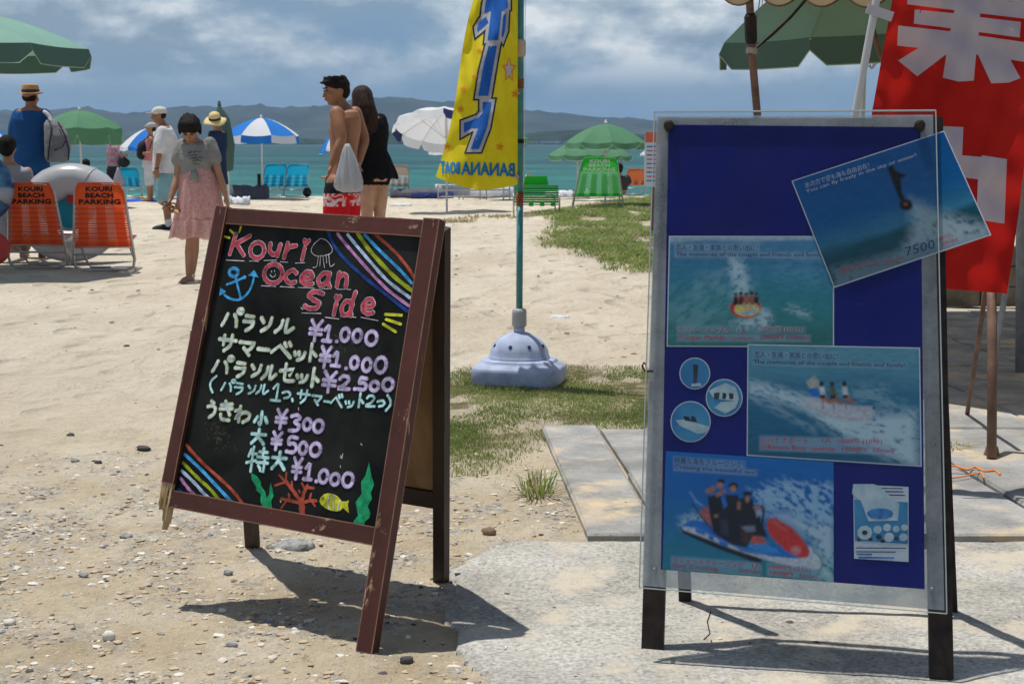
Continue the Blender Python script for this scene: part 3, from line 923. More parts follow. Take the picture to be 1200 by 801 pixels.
strokes('painted_anchor', c_ltb, [([(x, y) for x, y in ellipse(271.5, 318.3, 5.2, 4.8, 14)], 4.6), [(273.5, 324), (276.5, 336), (279.5, 348)], [(263.5, 332.5), (274, 328.5), (285, 323.5)], [(257.5, 339), (262, 346), (272, 350.5), (281, 349), (289, 341), (293.5, 331), (295.5, 321)]], 3.2)
mb = MB()
poly_on(mb, PB, [(255, 346), (256, 336), (263, 341)], -0.0074); poly_on(mb, PB, [(288.5, 322), (296, 315.5), (301, 324.5)], -0.0073); poly_on(mb, PB, [(283, 321.5), (287, 323), (285, 327)], -0.0072)
mb.build('painted_anchor_fluke', c_ltb, board_face)
strokes('painted_smile', c_wht, [[(315.8, 316.5), (316, 318.3)], [(319.4, 315.8), (319.4, 317.6)], [(314.2, 321), (316.5, 323.8), (319.5, 322.8), (320.5, 320.5)]], 0.8)
def zpoly(mb, pts, sc, org, off): poly_on(mb, PB, [(org[0] + x / sc, org[1] + y / sc) for x, y in pts], off)
S7 = (7.059, (280, 530))
mb = MB()
zpoly(mb, [(80, 160), (130, 190), (165, 235), (165, 270), (200, 320), (215, 385), (222, 470), (185, 460), (160, 400), (165, 345), (125, 310), (125, 280), (90, 220)], *S7, -0.0080)
zpoly(mb, [(217, 470), (212, 395), (220, 360), (235, 345), (238, 290), (247, 248), (262, 300), (270, 355), (250, 400), (260, 470), (225, 495), (190, 462)], *S7, -0.0079)
mb.build('painted_seaweed', c_jade, board_face)
mb = MB()
zpoly(mb, [(1062, 75), (1078, 180), (1103, 260), (1075, 330), (1085, 380), (1050, 440), (1073, 500), (1060, 540), (1025, 570), (1018, 612), (922, 605), (935, 560), (970, 520), (950, 410), (975, 370), (1000, 340), (995, 240), (1030, 190)], *S7, -0.0080)
mb.build('painted_seaweed', c_jade, board_face)
w7 = 1 / 7.059
strokes('painted_coral', c_brick, [([(502, 552), (505, 470), (498, 395)], 62 * w7), ([(485, 390), (430, 310), (370, 235)], 34 * w7), ([(370, 240), (325, 255), (280, 270)], 22 * w7), ([(370, 240), (375, 165)], 20 * w7), ([(355, 225), (318, 185)], 20 * w7), ([(425, 300), (420, 240)], 18 * w7), ([(508, 400), (520, 330), (545, 280)], 36 * w7), ([(545, 285), (600, 292)], 26 * w7), ([(530, 300), (505, 252)], 20 * w7), ([(545, 285), (552, 262)], 18 * w7), ([(490, 330), (480, 310)], 16 * w7), ([(480, 412), (400, 395), (335, 380)], 28 * w7), ([(405, 400), (395, 342)], 20 * w7), ([(375, 400), (335, 455)], 20 * w7), ([(520, 410), (570, 395), (622, 397)], 28 * w7), ([(562, 400), (580, 340)], 22 * w7), ([(590, 405), (612, 440)], 20 * w7)], 3, True, *S7)
mb = MB()
zpoly(mb, [(650, 400), (660, 368), (685, 343), (720, 333), (760, 338), (800, 358), (838, 402), (870, 400), (895, 393), (885, 430), (895, 500), (870, 478), (845, 455), (822, 478), (790, 485), (745, 477), (700, 458), (665, 430)], *S7, -0.0080)
mb.build('painted_fish', c_yel, board_face)
strokes('painted_fish_bar', c_kata, [[(735, 345), (722, 400), (732, 465)], [(778, 350), (765, 400), (772, 475)], [(822, 392), (812, 430), (806, 470)]], 1.6, True, *S7, layer=.0012)
strokes('painted_fish_eye', c_dark, [[(675, 380), (690, 377)]], 1.3, False, *S7, layer=.0012)
# smears of rubbed-out chalk
m_smear = material('rubbed_out_chalk', (0.10, 0.11, 0.075), 0.9, 0.1, alpha=0.32, var=.5, vscale=60)
sm = []
for _ in range(70):
    x = random.gauss(252, 9); y = random.gauss(508, 9) + (x - 245) * .35
    sm.append([(x, y), (x + random.uniform(-2, 3), y + random.uniform(-2, 3))])
for _ in range(26):
    x = random.gauss(398, 10); y = random.gauss(404, 7)
    sm.append([(x, y), (x + random.uniform(-2, 3), y + random.uniform(-2, 3))])
strokes('chalk_smear', m_smear, sm, 1.3, False, layer=-.0002)
m_drop = material('white_paint_spot', (0.6, 0.6, 0.6), 0.6)
strokes('paint_spot', m_drop, [[(350.5, 359.5), (352.5, 362)], [(397, 533), (398.5, 535.5)], [(399.5, 531), (398.5, 537), (396.5, 535)], [(396.6, 545), (396.8, 547)], [(420.5, 519), (422, 521)], [(347.5, 477), (347.8, 480)], [(326, 586), (327, 588)]], 0.9, False)


# ================================================================== POSTER STAND (dark steel frame, acrylic cover)
pt = thing('poster_stand', 'tall black steel stand with dark blue activity poster under scuffed clear plastic', 'sign', (0.66, 3.55, 0))
m_steel = material('black_painted_steel', (0.012, 0.010, 0.010), 0.5, 0.18, vscale=25, col2=(0.035, 0.024, 0.02), bump=.0006, bscale=120)
PP = Plane(GP(1103, 793, .018) + np.array([0, -.050, 0]), R(-11), R(-14))
FN = PP.n
def deep(px, py, back):
    """a place a given distance behind the poster face"""
    q = Plane(PP.o - PP.n * back, R(-11), R(-14))
    return q.px(px, py)
footL = GP(765, 760, .018); footR = GP(1103, 794, .018)
topL = deep(784, 139, 0.045); topR = deep(1091, 139, 0.045)
for a, b_ in ((footL, topL), (footR, topR)):
    mb = MB(); mb.bar(a, b_, 0.052, 0.026, PP.ux)
    mb.build('front_leg', m_steel, pt)
rearL = GP(803, 703, .018); rearR = GP(1107, 722, .018) + np.array([.03, .05, 0])
for a, b_ in ((rearL, topL - FN * .045), (rearR, topR - FN * .045)):
    mb = MB(); mb.bar(a, b_, 0.032, 0.022, PP.ux)
    mb.build('rear_leg', m_steel, pt)
for f_, d_ in ((0.985, .0), (0.235, .0)):
    mb = MB(); mb.bar(dn_(footL, topL, f_), dn_(footR, topR, f_), 0.035, 0.022, PP.uz); mb.build('cross_rail', m_steel, pt)
mb = MB(); mb.bar(dn_(rearL, topL - FN * .045, .2), dn_(rearR, topR - FN * .045, .2), 0.02, 0.02, PP.uz); mb.build('cross_rail', m_steel, pt)
mb = MB()
q = GP(826, 757)
mb.tube([GP(833, 716, .12), GP(829, 728, .09), GP(832, 742, .03), q + np.array([-.01, 0, .01]), q + np.array([-.03, 0.01, .008])], .0016, 5)
mb.build('wire_tie', m_steel, pt)

# blue poster with its backing board
m_blue = material('poster_dark_blue_print', (0.003, 0.006, 0.125), 0.45, 0.08, vscale=4, col2=(0.004, 0.009, 0.175))
m_backing = material('corrugated_backing_board', (0.10, 0.10, 0.11), 0.8)
PQ = [(783, 145), (1079, 148), (1084, 690), (774, 667)]
mb = MB(); mb.prism([PP.px(x, y, -0.010) for x, y in PQ], -FN * 0.004)
mb.build('backing_board', m_backing, pt)
mb = MB(); mb.prism([PP.px(x, y, -0.0088) for x, y in PQ], -FN * 0.0008)
poster = mb.build('poster_sheet', m_blue, pt)

def quad_print(quad, off, mat, name, nx=1, ny=1, th=0.0):
    me = bpy.data.meshes.new(name)
    V = [PP.px(x, y, off) - wloc(poster) for x, y in quad]          # TL TR BR BL
    me.from_pydata([tuple(v) for v in V], [], [(3, 2, 1, 0)])
    uv = me.uv_layers.new(name='UVMap')
    for l, c_ in zip(uv.data, ((0, 0), (1, 0), (1, 1), (0, 1))):
        l.uv = c_
    me.materials.append(mat)
    o = bpy.data.objects.new(name, me); COL.objects.link(o); o.parent = poster
    return o

m_text_cache = {}
def text_mesh(s_):
    """the letter shapes as triangles in a unit box"""
    if s_ in m_text_cache: return m_text_cache[s_]
    cu = bpy.data.curves.new('t', 'FONT'); cu.body = s_; cu.resolution_u = 2
    o = bpy.data.objects.new('t', cu); COL.objects.link(o)
    dg = bpy.context.evaluated_depsgraph_get()
    me = bpy.data.meshes.new_from_object(o.evaluated_get(dg))
    V = np.array([v.co[:] for v in me.vertices]); F = [tuple(p.vertices) for p in me.polygons]
    bpy.data.objects.remove(o); bpy.data.curves.remove(cu); bpy.data.meshes.remove(me)
    mn = V.min(0); mx_ = V.max(0); ar = (mx_[0] - mn[0]) / (mx_[1] - mn[1])
    V = (V - mn) / np.maximum(mx_ - mn, 1e-9)
    m_text_cache[s_] = (V[:, :2], F, ar)
    return m_text_cache[s_]

def text_quad(s_, quad, off, mat, name, parent, pl=PP, flip=False, bold=0.0):
    V, F, ar = text_mesh(s_)
    TL, TR, BR, BL = [pl.hit(*q_) for q_ in quad]
    mb = MB()
    shifts = [(0, 0)] if not bold else [(-bold, 0), (bold, 0), (0, bold * 1.0), (0, -bold * 1.0)]
    for k, (dx, dy) in enumerate(shifts):
        pts = []
        for x, y in V:
            if flip: x = 1 - x
            a = BL * (1 - x) + BR * x; b_ = TL * (1 - x) + TR * x
            p = a * (1 - y) + b_ * y + np.array([dx, dy])
            pts.append(pl.at(p, off + k * 0.00003))
        mb.add(pts, F)
    return mb.build(name, mat, parent)

E_ = 0.0012
m_pw = material('print_white', (0.45, 0.56, 0.60), 0.4, 0.3, vscale=40, col2=(0.30, 0.42, 0.50))
m_white = material('white_label_print', (0.50, 0.55, 0.62), 0.5)
m_lbl = material('pale_text_backing', (0.25, 0.36, 0.50), 0.5)
m_ink = material('dark_blue_ink', (0.02, 0.05, 0.13), 0.6)
m_inkr = material('red_ink', (0.42, 0.04, 0.06), 0.6)
m_foam = material('print_foam', (0.30, 0.44, 0.50), 0.5, vscale=50, col2=(0.10, 0.25, 0.34))
for m_ in (m_foam,):
    t = m_.node_tree; g = N(t, 'ShaderNodeTexCoord')
    n = N(t, 'ShaderNodeTexNoise', inp={'Scale': 22, 'Detail': 8, 'Roughness': 0.75, 'Distortion': .5}); t.links.new(g.outputs['Object'], n.inputs[0])
    t.links.new(ramp(t, n.outputs[0], [(0.40, (0, 0, 0)), (0.66, (.85, .85, .85))]), t.nodes['Principled BSDF'].inputs['Alpha'])
m_skin_p = material('print_skin', (0.16, 0.06, 0.04), 0.5, vscale=60, col2=(0.42, 0.22, 0.15)); m_dk = material('print_dark_suit', (0.004, 0.006, 0.012), 0.5, vscale=45, col2=(0.035, 0.045, 0.075))
m_bluep = material('print_boat_blue', (0.010, 0.07, 0.30), 0.5, vscale=40, col2=(0.05, 0.25, 0.55)); m_redp = material('print_boat_red', (0.30, 0.025, 0.02), 0.45, vscale=25, col2=(0.58, 0.12, 0.08))
m_yelp = material('print_boat_yellow', (0.55, 0.50, 0.18), 0.5)
Q1 = [(785, 277), (976, 277), (976, 405), (782, 404)]
Q2 = [(877, 404), (1077, 408), (1079, 545), (876, 532)]
Q3 = [(780, 528), (977, 541), (977, 682), (776, 667)]
Q4 = [(929, 212), (1106, 154), (1160, 274), (978, 335)]

class Canvas:
    """a printed photograph: soft shapes laid into a fine grid of printed dots"""
    def __init__(s, quad, step=1.0):
        TL, TR, BR, BL = [np.array(q, float) for q in quad]
        w = int(np.linalg.norm(TR - TL) / step); h = int(np.linalg.norm(BL - TL) / step)
        s.w, s.h = w, h
        U, V = np.meshgrid(np.linspace(0, 1, w + 1), np.linspace(0, 1, h + 1))
        s.U, s.V = U, V
        q = (TL[None, None] * (1 - U[..., None]) + TR * U[..., None]) * (1 - V[..., None]) + (BL * (1 - U[..., None]) + BR * U[..., None]) * V[..., None]
        s.X, s.Y = q[..., 0], q[..., 1]
        s.img = np.zeros((h + 1, w + 1, 3))
    def base(s, stops, wob=.10, fx=3, fy=9, seed=0, grain=.25):
        n = fbm(s.U * fx + seed, s.V * fy + seed * 1.7, 5, .6) - .5
        t_ = np.clip(s.V + wob * n * 2, 0, 1)
        xs_ = [a for a, _ in stops]
        for c in range(3): s.img[..., c] = np.interp(t_, xs_, [b_[c] for _, b_ in stops])
        g = 1 + grain * 2 * (fbm(s.U * fx * 7 + seed, s.V * fy * 6 + seed, 4, .65) - .5)
        s.img *= g[..., None]
    def mask(s, poly, soft):
        d = seg_dist_poly(s.X, s.Y, poly)
        return np.clip(.5 - d / (2 * soft), 0, 1)
    def paint(s, poly, col, soft=.8, a=1.0, var=.35, seed=0):
        m = s.mask(poly, soft)[..., None] * a
        t_ = 1 + var * 2 * (fbm(s.X * .30 + seed * 3.1, s.Y * .30 + seed, 3, .6) - .5)
        s.img = s.img * (1 - m) + np.array(col) * t_[..., None] * m
    def line(s, pts, w, col, soft=.6, a=1.0):
        for p0, p1 in zip(pts[:-1], pts[1:]):
            ex, ey = p1[0] - p0[0], p1[1] - p0[1]
            t_ = np.clip(((s.X - p0[0]) * ex + (s.Y - p0[1]) * ey) / (ex * ex + ey * ey + 1e-9), 0, 1)
            d = np.hypot(s.X - p0[0] - t_ * ex, s.Y - p0[1] - t_ * ey) - w / 2
            m = np.clip(.5 - d / (2 * soft), 0, 1)[..., None] * a
            s.img = s.img * (1 - m) + np.array(col) * m
    def foam(s, poly, soft=6, a=.9, fx=.22, fy=.5, thr=.40, k=5, col=(.42, .56, .64), seed=0, slope=0.0):
        m = s.mask(poly, soft)
        n = fbm(s.X * fx + seed * 5.3, (s.Y - slope * s.X) * fy + seed * 2.2, 5, .62)
        m = (m * np.clip((n - thr + (m - .5) * .18) * k, 0, 1) * a)[..., None]
        s.img = s.img * (1 - m) + np.array(col) * m
    def glow(s, poly, a=.5, col=(.30, .42, .56)):
        m = s.mask(poly, 1.6)[..., None] * a
        s.img = s.img * (1 - m) + np.array(col) * m
    def build(s, name, off, transl=0.0):
        k_ = np.clip(s.img, 0.001, .9)
        im = k_.copy()                                           # a slightly soft print
        im[1:-1, 1:-1] = .4 * k_[1:-1, 1:-1] + .15 * (k_[:-2, 1:-1] + k_[2:, 1:-1] + k_[1:-1, :-2] + k_[1:-1, 2:])
        h, w = s.h, s.w
        o0 = PP.o + FN * off; C0 = np.array([0, 0, HC])
        u = (400.5 - s.Y) / FPX; dx = (s.X - 600) / FPX
        Rr = np.stack([dx, CP + SP * u, -SP + CP * u], -1)
        t_ = ((o0 - C0) @ FN) / (Rr @ FN)
        # same in-plane place as PP.px: meet the face, then move out by off
        t0 = ((PP.o - C0) @ FN) / (Rr @ FN)
        V = (C0 + Rr * t0[..., None] + FN * off - wloc(poster)).reshape(-1, 3)
        idx = np.arange((h + 1) * (w + 1)).reshape(h + 1, w + 1)
        F = np.stack([idx[1:, :-1], idx[1:, 1:], idx[:-1, 1:], idx[:-1, :-1]], -1).reshape(-1, 4)
        me = bpy.data.meshes.new(name)
        me.vertices.add(len(V)); me.vertices.foreach_set('co', V.ravel())
        me.loops.add(F.size); me.loops.foreach_set('vertex_index', F.ravel())
        me.polygons.add(len(F)); me.polygons.foreach_set('loop_start', np.arange(0, F.size, 4)); me.polygons.foreach_set('loop_total', np.full(len(F), 4))
        me.update(calc_edges=True)
        ca = me.attributes.new('ink', 'FLOAT_COLOR', 'POINT')
        ca.data.foreach_set('color', np.concatenate([im.reshape(-1, 3), np.ones((len(V), 1))], 1).astype(np.float32).ravel())
        m = bpy.data.materials.new(name + '_ink'); m.use_nodes = True
        t = m.node_tree; b = t.nodes['Principled BSDF']
        at_ = N(t, 'ShaderNodeAttribute', attribute_name='ink')
        t.links.new(at_.outputs['Color'], b.inputs['Base Color'])
        b.inputs['Roughness'].default_value = .45; b.inputs['Specular IOR Level'].default_value = .12
        if transl:
            tr = N(t, 'ShaderNodeBsdfTranslucent'); t.links.new(at_.outputs['Color'], tr.inputs[0])
            mx = N(t, 'ShaderNodeMixShader', inp={0: transl})
            t.links.new(b.outputs[0], mx.inputs[1]); t.links.new(tr.outputs[0], mx.inputs[2])
            t.links.new(mx.outputs[0], t.nodes['Material Output'].inputs[0])
        me.materials.append(m)
        o = bpy.data.objects.new(name, me); COL.objects.link(o); o.parent = poster
        return o
LY = {'k': 0}
def art(name, mat, polys, layer=1):
    mb = MB()
    for q in polys:
        LY['k'] += 1
        poly_on(mb, PP, q, -0.0068 + layer * 0.00045 + (LY['k'] % 12) * 0.00002)
    return mb.build(name, mat, poster)
def zz_(pts, sc, ox, oy): return [(ox + x / sc, oy + y / sc) for x, y in pts]
SKIN, SUIT, PALE, BLU, RED, YEL = (.30, .13, .08), (.008, .010, .022), (.46, .52, .58), (.012, .13, .46), (.50, .035, .03), (.55, .48, .18)
quad_print([(783.5, 275.5), (977.5, 275.8), (977.5, 406.5), (780.8, 405.5)], -0.0082, m_white, 'print_border')
quad_print([(875.8, 402.5), (1078.5, 406.5), (1080.5, 546.5), (874.8, 533.5)], -0.0074, m_white, 'print_border')
# print 1: ring boat towed over green water
Z1 = (5.217, 770, 270)
c = Canvas(Q1)
c.base([(0, (.20, .32, .44)), (.05, (.06, .20, .36)), (.3, (.035, .19, .33)), (.6, (.03, .21, .25)), (1, (.03, .17, .16))], .12, 4, 9, 1)
z = lambda p: zz_(p, *Z1)
c.foam(z([(60, 380), (300, 220), (480, 150), (620, 260), (560, 420), (300, 620), (60, 700)]), 14, .45, .10, .16, .38, 3, (.22, .42, .50), 1, -.4)
c.foam(z([(430, 150), (520, 170), (580, 380), (470, 400)]), 6, .9, .25, .25, .34, 5, seed=2)
c.foam(z([(600, 430), (700, 500), (720, 600), (560, 600), (430, 560), (600, 520)]), 6, .9, .2, .3, .34, 4, seed=3)
c.foam(z([(640, 80), (1050, 100), (1050, 360), (700, 340)]), 10, .35, .12, .4, .45, 5, (.14, .36, .48), 4)
c.foam(z([(800, 440), (940, 500), (930, 540), (780, 480)]), 5, .7, .2, .4, .42, 5, seed=6)
c.foam(z([(700, 600), (1050, 620), (1050, 690), (700, 690)]), 10, .6, .15, .4, .3, 4, (.015, .10, .09), 7)
c.paint(z([(70, 30), (1060, 36), (1060, 48), (700, 58), (300, 50), (70, 60)]), (.30, .42, .52), 1.5)
c.paint(z(ellipse(540, 468, 96, 66, 18)[:-1]), RED, 1.0); c.paint(z(ellipse(548, 478, 80, 44, 16)[:-1]), YEL, 1.0)
c.paint(z([(505, 500), (600, 476), (612, 496), (530, 515)]), (.28, .42, .62), 1.0)
for i, x in enumerate((480, 512, 545, 578, 606)):
    c.paint(z([(x - 16, 452), (x + 14, 450), (x + 12, 396), (x - 10, 396)]), (SUIT, (.05, .03, .03), SKIN, (.20, .10, .05), SUIT)[i], 1.0)
    c.paint(z(ellipse(x, 388 - 6 * (i % 2), 12, 13, 8)[:-1]), (.02, .015, .015), .8); c.paint(z(ellipse(x + 2, 396, 8, 9, 8)[:-1]), SKIN, .8)
for x in (520, 556, 590): c.paint(z([(x, 445), (x + 18, 440), (x + 26, 466), (x + 10, 470)]), (.42, .30, .20), .8)
c.glow([(790, 284.5), (890, 285.5), (890, 294), (790, 293)]); c.glow([(790, 294.2), (968, 295), (968, 302), (790, 301)]); c.glow([(793, 380), (944, 381.5), (944, 390), (793, 389)], .3); c.glow([(793, 390.5), (950, 391.5), (950, 400), (793, 399)])
c.build('sea_photo_print', -0.0078)
# print 2: riders on a long banana boat
Z2 = (3.75, 770, 400)
c = Canvas(Q2)
c.base([(0, (.10, .27, .36)), (.22, (.075, .24, .34)), (.36, (.03, .16, .27)), (.6, (.016, .13, .25)), (1, (.012, .10, .18))], .10, 3, 10, 5)
z = lambda p: zz_(p, *Z2)
c.foam(z([(400, 170), (520, 190), (700, 250), (860, 330), (820, 400), (640, 300), (500, 250), (400, 235)]), 6, .9, .16, .4, .30, 4, seed=1, slope=.35)
c.foam(z([(740, 200), (1000, 180), (1060, 250), (1140, 300), (1140, 330), (960, 290), (820, 250)]), 8, .55, .12, .35, .38, 4, (.26, .42, .50), 2, .2)
c.foam(z([(700, 320), (880, 320), (1140, 310), (1150, 560), (1000, 500), (840, 430), (740, 370)]), 9, .92, .12, .30, .28, 4, seed=3, slope=.3)
c.foam(z([(410, 230), (500, 250), (700, 380), (690, 400), (560, 330), (410, 260)]), 6, .4, .12, .4, .40, 5, seed=5, slope=.4)
c.paint(z([(630, 250), (690, 240), (760, 262), (860, 280), (945, 285), (958, 315), (930, 352), (840, 352), (740, 328), (670, 292)]), (.42, .44, .50), 1.6, .9)
c.line(z([(660, 285), (760, 325), (900, 345)]), 1.0, (.30, .20, .24), .7, .7); c.line(z([(745, 268), (860, 290), (940, 300)]), .8, (.34, .34, .40), .7, .6)
c.paint(z([(655, 175), (690, 150), (716, 175), (712, 206), (672, 208)]), (.42, .40, .34), 1.4, .85); c.paint(z([(668, 205), (704, 200), (714, 240), (676, 242)]), BLU, 1.2)
for x, y, cc in ((722, 182, PALE), (768, 184, (.10, .10, .05)), (822, 182, PALE)):
    c.paint(z([(x - 10, y + 14), (x + 12, y + 14), (x + 22, y + 62), (x - 2, y + 66)]), cc, 1.0); c.paint(z(ellipse(x + 1, y + 2, 10, 13, 8)[:-1]), (.02, .018, .02), .9)
    c.paint(z([(x - 4, y + 58), (x + 20, y + 56), (x + 50, y + 84), (x + 40, y + 92), (x + 6, y + 74)]), SKIN, 1.0); c.line(z([(x + 4, y + 68), (x + 10, y + 110)]), 1.3, SKIN, .7)
    c.paint(z([(x - 6, y + 52), (x + 18, y + 50), (x + 16, y + 64), (x - 6, y + 66)]), SUIT, .8)
c.paint(z(ellipse(952, 291, 5, 6, 8)[:-1]), SUIT, .7)
c.glow([(882, 410), (984, 412.5), (984, 421), (882, 418.5)], .3); c.glow([(882, 420), (1063, 424.5), (1063, 432), (882, 427.5)], .3); c.glow([(890, 510), (1040, 514), (1048, 533), (890, 527)], .55)
c.build('sea_photo_print', -0.0070)
# print 3: three riders on a jet ski
Z3 = (5.714, 770, 550)
c = Canvas(Q3)
c.base([(0, (.006, .13, .42)), (.35, (.006, .11, .38)), (.6, (.008, .14, .34)), (1, (.015, .19, .22))], .16, 3, 6, 9, .15)
z = lambda p: zz_(p, *Z3)
c.foam(z([(690, 290), (900, 290), (1000, 340), (1190, 330), (1190, 770), (1080, 720), (1100, 600), (1000, 450), (860, 350)]), 8, .8, .16, .22, .28, 4, seed=2, slope=.4)
c.foam(z([(620, 120), (860, 60), (1190, 80), (1190, 360), (1000, 360), (800, 280), (660, 260)]), 8, .75, .13, .22, .50, 9, (.30, .50, .66), 3, .5)
for pts in ([(640, 155), (740, 145), (820, 110), (900, 125), (980, 180), (1035, 240), (1050, 330)], [(660, 230), (720, 200), (800, 195), (880, 215)], [(720, 270), (800, 240), (860, 245)], [(220, 150), (260, 210), (300, 240)], [(1040, 110), (1120, 105), (1180, 140)]):
    c.line(z(pts), 1.4, (.30, .50, .64), 1.2, .6)
c.foam(z([(140, 330), (240, 280), (330, 330), (240, 420), (150, 400)]), 6, .6, .25, .4, .36, 5, seed=8)
c.paint(z([(155, 385), (400, 480), (560, 540), (700, 590), (700, 640), (600, 600), (380, 520), (170, 425)]), SUIT, 1.2)
c.paint(z([(160, 375), (230, 335), (330, 350), (450, 440), (600, 500), (800, 500), (960, 560), (1020, 560), (1000, 620), (860, 620), (700, 570), (420, 480), (180, 405)]), BLU, 1.0)
c.paint(z([(165, 378), (250, 388), (420, 470), (540, 525), (760, 580), (940, 595), (1020, 560), (1010, 500), (1080, 570), (1108, 630), (1090, 670), (980, 665), (860, 640), (700, 595), (500, 528), (300, 450), (170, 402)]), PALE, 1.2, .9)
for q in ([(250, 390), (315, 415), (322, 440), (262, 420)], [(340, 432), (378, 450), (382, 480), (345, 462)], [(412, 468), (468, 492), (474, 518), (415, 498)], [(535, 520), (640, 550), (700, 575), (560, 545)]):
    c.paint(z(q), BLU, 1.0)
c.paint(z([(580, 500), (700, 495), (790, 520), (830, 560), (700, 560)]), (.03, .22, .58), 1.4)
c.line(z([(1040, 540), (1090, 585), (1108, 630), (1090, 668)]), 1.0, SUIT, .8, .8)
c.paint(z([(735, 345), (760, 322), (800, 330), (900, 385), (985, 480), (1022, 545), (1010, 585), (960, 592), (860, 540), (765, 450), (735, 390)]), RED, 1.3, 1, .25)
c.paint(z([(745, 350), (790, 335), (880, 400), (860, 410), (780, 360)]), (.62, .14, .10), 2.0, .5)
c.paint(z(ellipse(930, 540, 30, 26, 10)[:-1]), (.50, .34, .38), 3, .6)
c.line(z([(790, 325), (840, 370), (900, 410)]), 1.2, SUIT, .9, .5)
c.paint(z([(280, 285), (310, 248), (345, 255), (400, 360), (380, 392), (310, 330)]), (.34, .10, .10), 1.2); c.paint(z([(600, 440), (690, 432), (735, 492), (640, 498)]), (.42, .09, .07), 1.4)
c.line(z([(235, 225), (300, 320), (360, 390)]), 1.4, SUIT, .8)
c.paint(z([(338, 180), (420, 165), (446, 240), (440, 330), (410, 440), (375, 420), (350, 290)]), SUIT, 1.2)
c.paint(z([(450, 170), (540, 168), (560, 230), (600, 330), (640, 350), (700, 360), (740, 450), (640, 440), (600, 520), (500, 500), (400, 440), (400, 340), (440, 280)]), SUIT, 1.4)
c.paint(z([(550, 195), (600, 175), (640, 200), (650, 260), (690, 300), (700, 420), (650, 400), (600, 330), (540, 300)]), SUIT, 1.2)
c.paint(z([(430, 190), (455, 180), (470, 240), (446, 262)]), BLU, 1.0); c.paint(z([(560, 380), (650, 372), (660, 412), (600, 420)]), (.20, .26, .36), 1.6, .7)
c.paint(z([(655, 270), (690, 262), (702, 300), (668, 318)]), (.28, .34, .44), 1.4, .8)
for x, y, rx, ry in ((428, 78, 26, 18), (510, 108, 34, 26), (606, 160, 34, 16)): c.paint(z(ellipse(x, y, rx, ry, 10)[:-1]), (.012, .012, .016), 1.0)
for x, y, rx, ry in ((418, 104, 24, 22), (508, 126, 22, 22), (604, 196, 15, 24)): c.paint(z(ellipse(x, y, rx, ry, 10)[:-1]), (.34, .17, .11), 1.1)
for q in ([(318, 140), (375, 105), (392, 122), (370, 160), (332, 158)], [(385, 165), (450, 130), (465, 146), (400, 186)], [(536, 215), (560, 215), (556, 268), (534, 262)], [(640, 246), (700, 240), (722, 246), (700, 262), (650, 268)], [(380, 300), (410, 296), (404, 322), (382, 320)]): c.paint(z(q), SKIN, 1.1)
c.line(z([(700, 240), (715, 270), (705, 340), (700, 420)]), 2.2, SUIT, .9)
c.paint(z([(420, 340), (470, 330), (480, 440), (430, 430)]), (.03, .045, .08), 2, .8); c.paint(z([(560, 400), (640, 430), (600, 500), (560, 480)]), (.06, .03, .03), 2, .7)
c.glow([(789, 534), (873, 540), (873, 549), (789, 543)], .45); c.glow([(789, 543.5), (887, 550), (887, 557), (789, 551)], .5)
c.glow([(786, 651), (892, 659), (892, 668), (786, 660)], .5); c.glow([(899, 659), (958, 664), (958, 679), (899, 674)], .5); c.glow([(786, 660), (892, 668), (892, 675), (786, 667)], .35)
c.build('sea_photo_print', -0.0070)
# circles
CI = [(814, 437, 17, 17.5), (848.5, 465.5, 20.5, 21), (809, 493.5, 22.5, 23)]
art('round_photo_border', m_white, [ellipse(a, b_, c_ + 1.2, d_ + 1.2, 28)[:-1] for a, b_, c_, d_ in CI], 0)
m_circ = material('print_bright_blue', (0.015, 0.14, 0.36), 0.4, vscale=9, col2=(0.05, 0.26, 0.45))
for a, b_, c_, d_ in CI:
    art('round_photo_print', m_circ, [ellipse(a, b_, c_, d_, 28)[:-1]], 1)
art('round_photo_foam', m_pw, [zz_([(150, 185), (190, 180), (195, 195), (150, 197)], *Z2), zz_([(225, 215), (300, 180), (345, 200), (360, 250), (345, 290), (300, 315), (250, 290), (280, 265), (340, 260), (250, 250)], *Z2), zz_([(80, 345), (120, 340), (225, 372), (225, 395), (180, 405), (100, 370)], *Z2)], 2)
art('round_photo_figure', m_dk, [zz_([(158, 100), (180, 102), (172, 180), (160, 182)], *Z2), zz_([(250, 225), (275, 222), (270, 252), (250, 250)], *Z2), zz_([(288, 222), (305, 228), (300, 252), (285, 250)], *Z2), zz_([(315, 225), (335, 228), (335, 250), (318, 252)], *Z2), zz_([(115, 325), (140, 330), (150, 350), (120, 345)], *Z2), zz_([(148, 325), (165, 328), (175, 352), (150, 350)], *Z2)], 3)
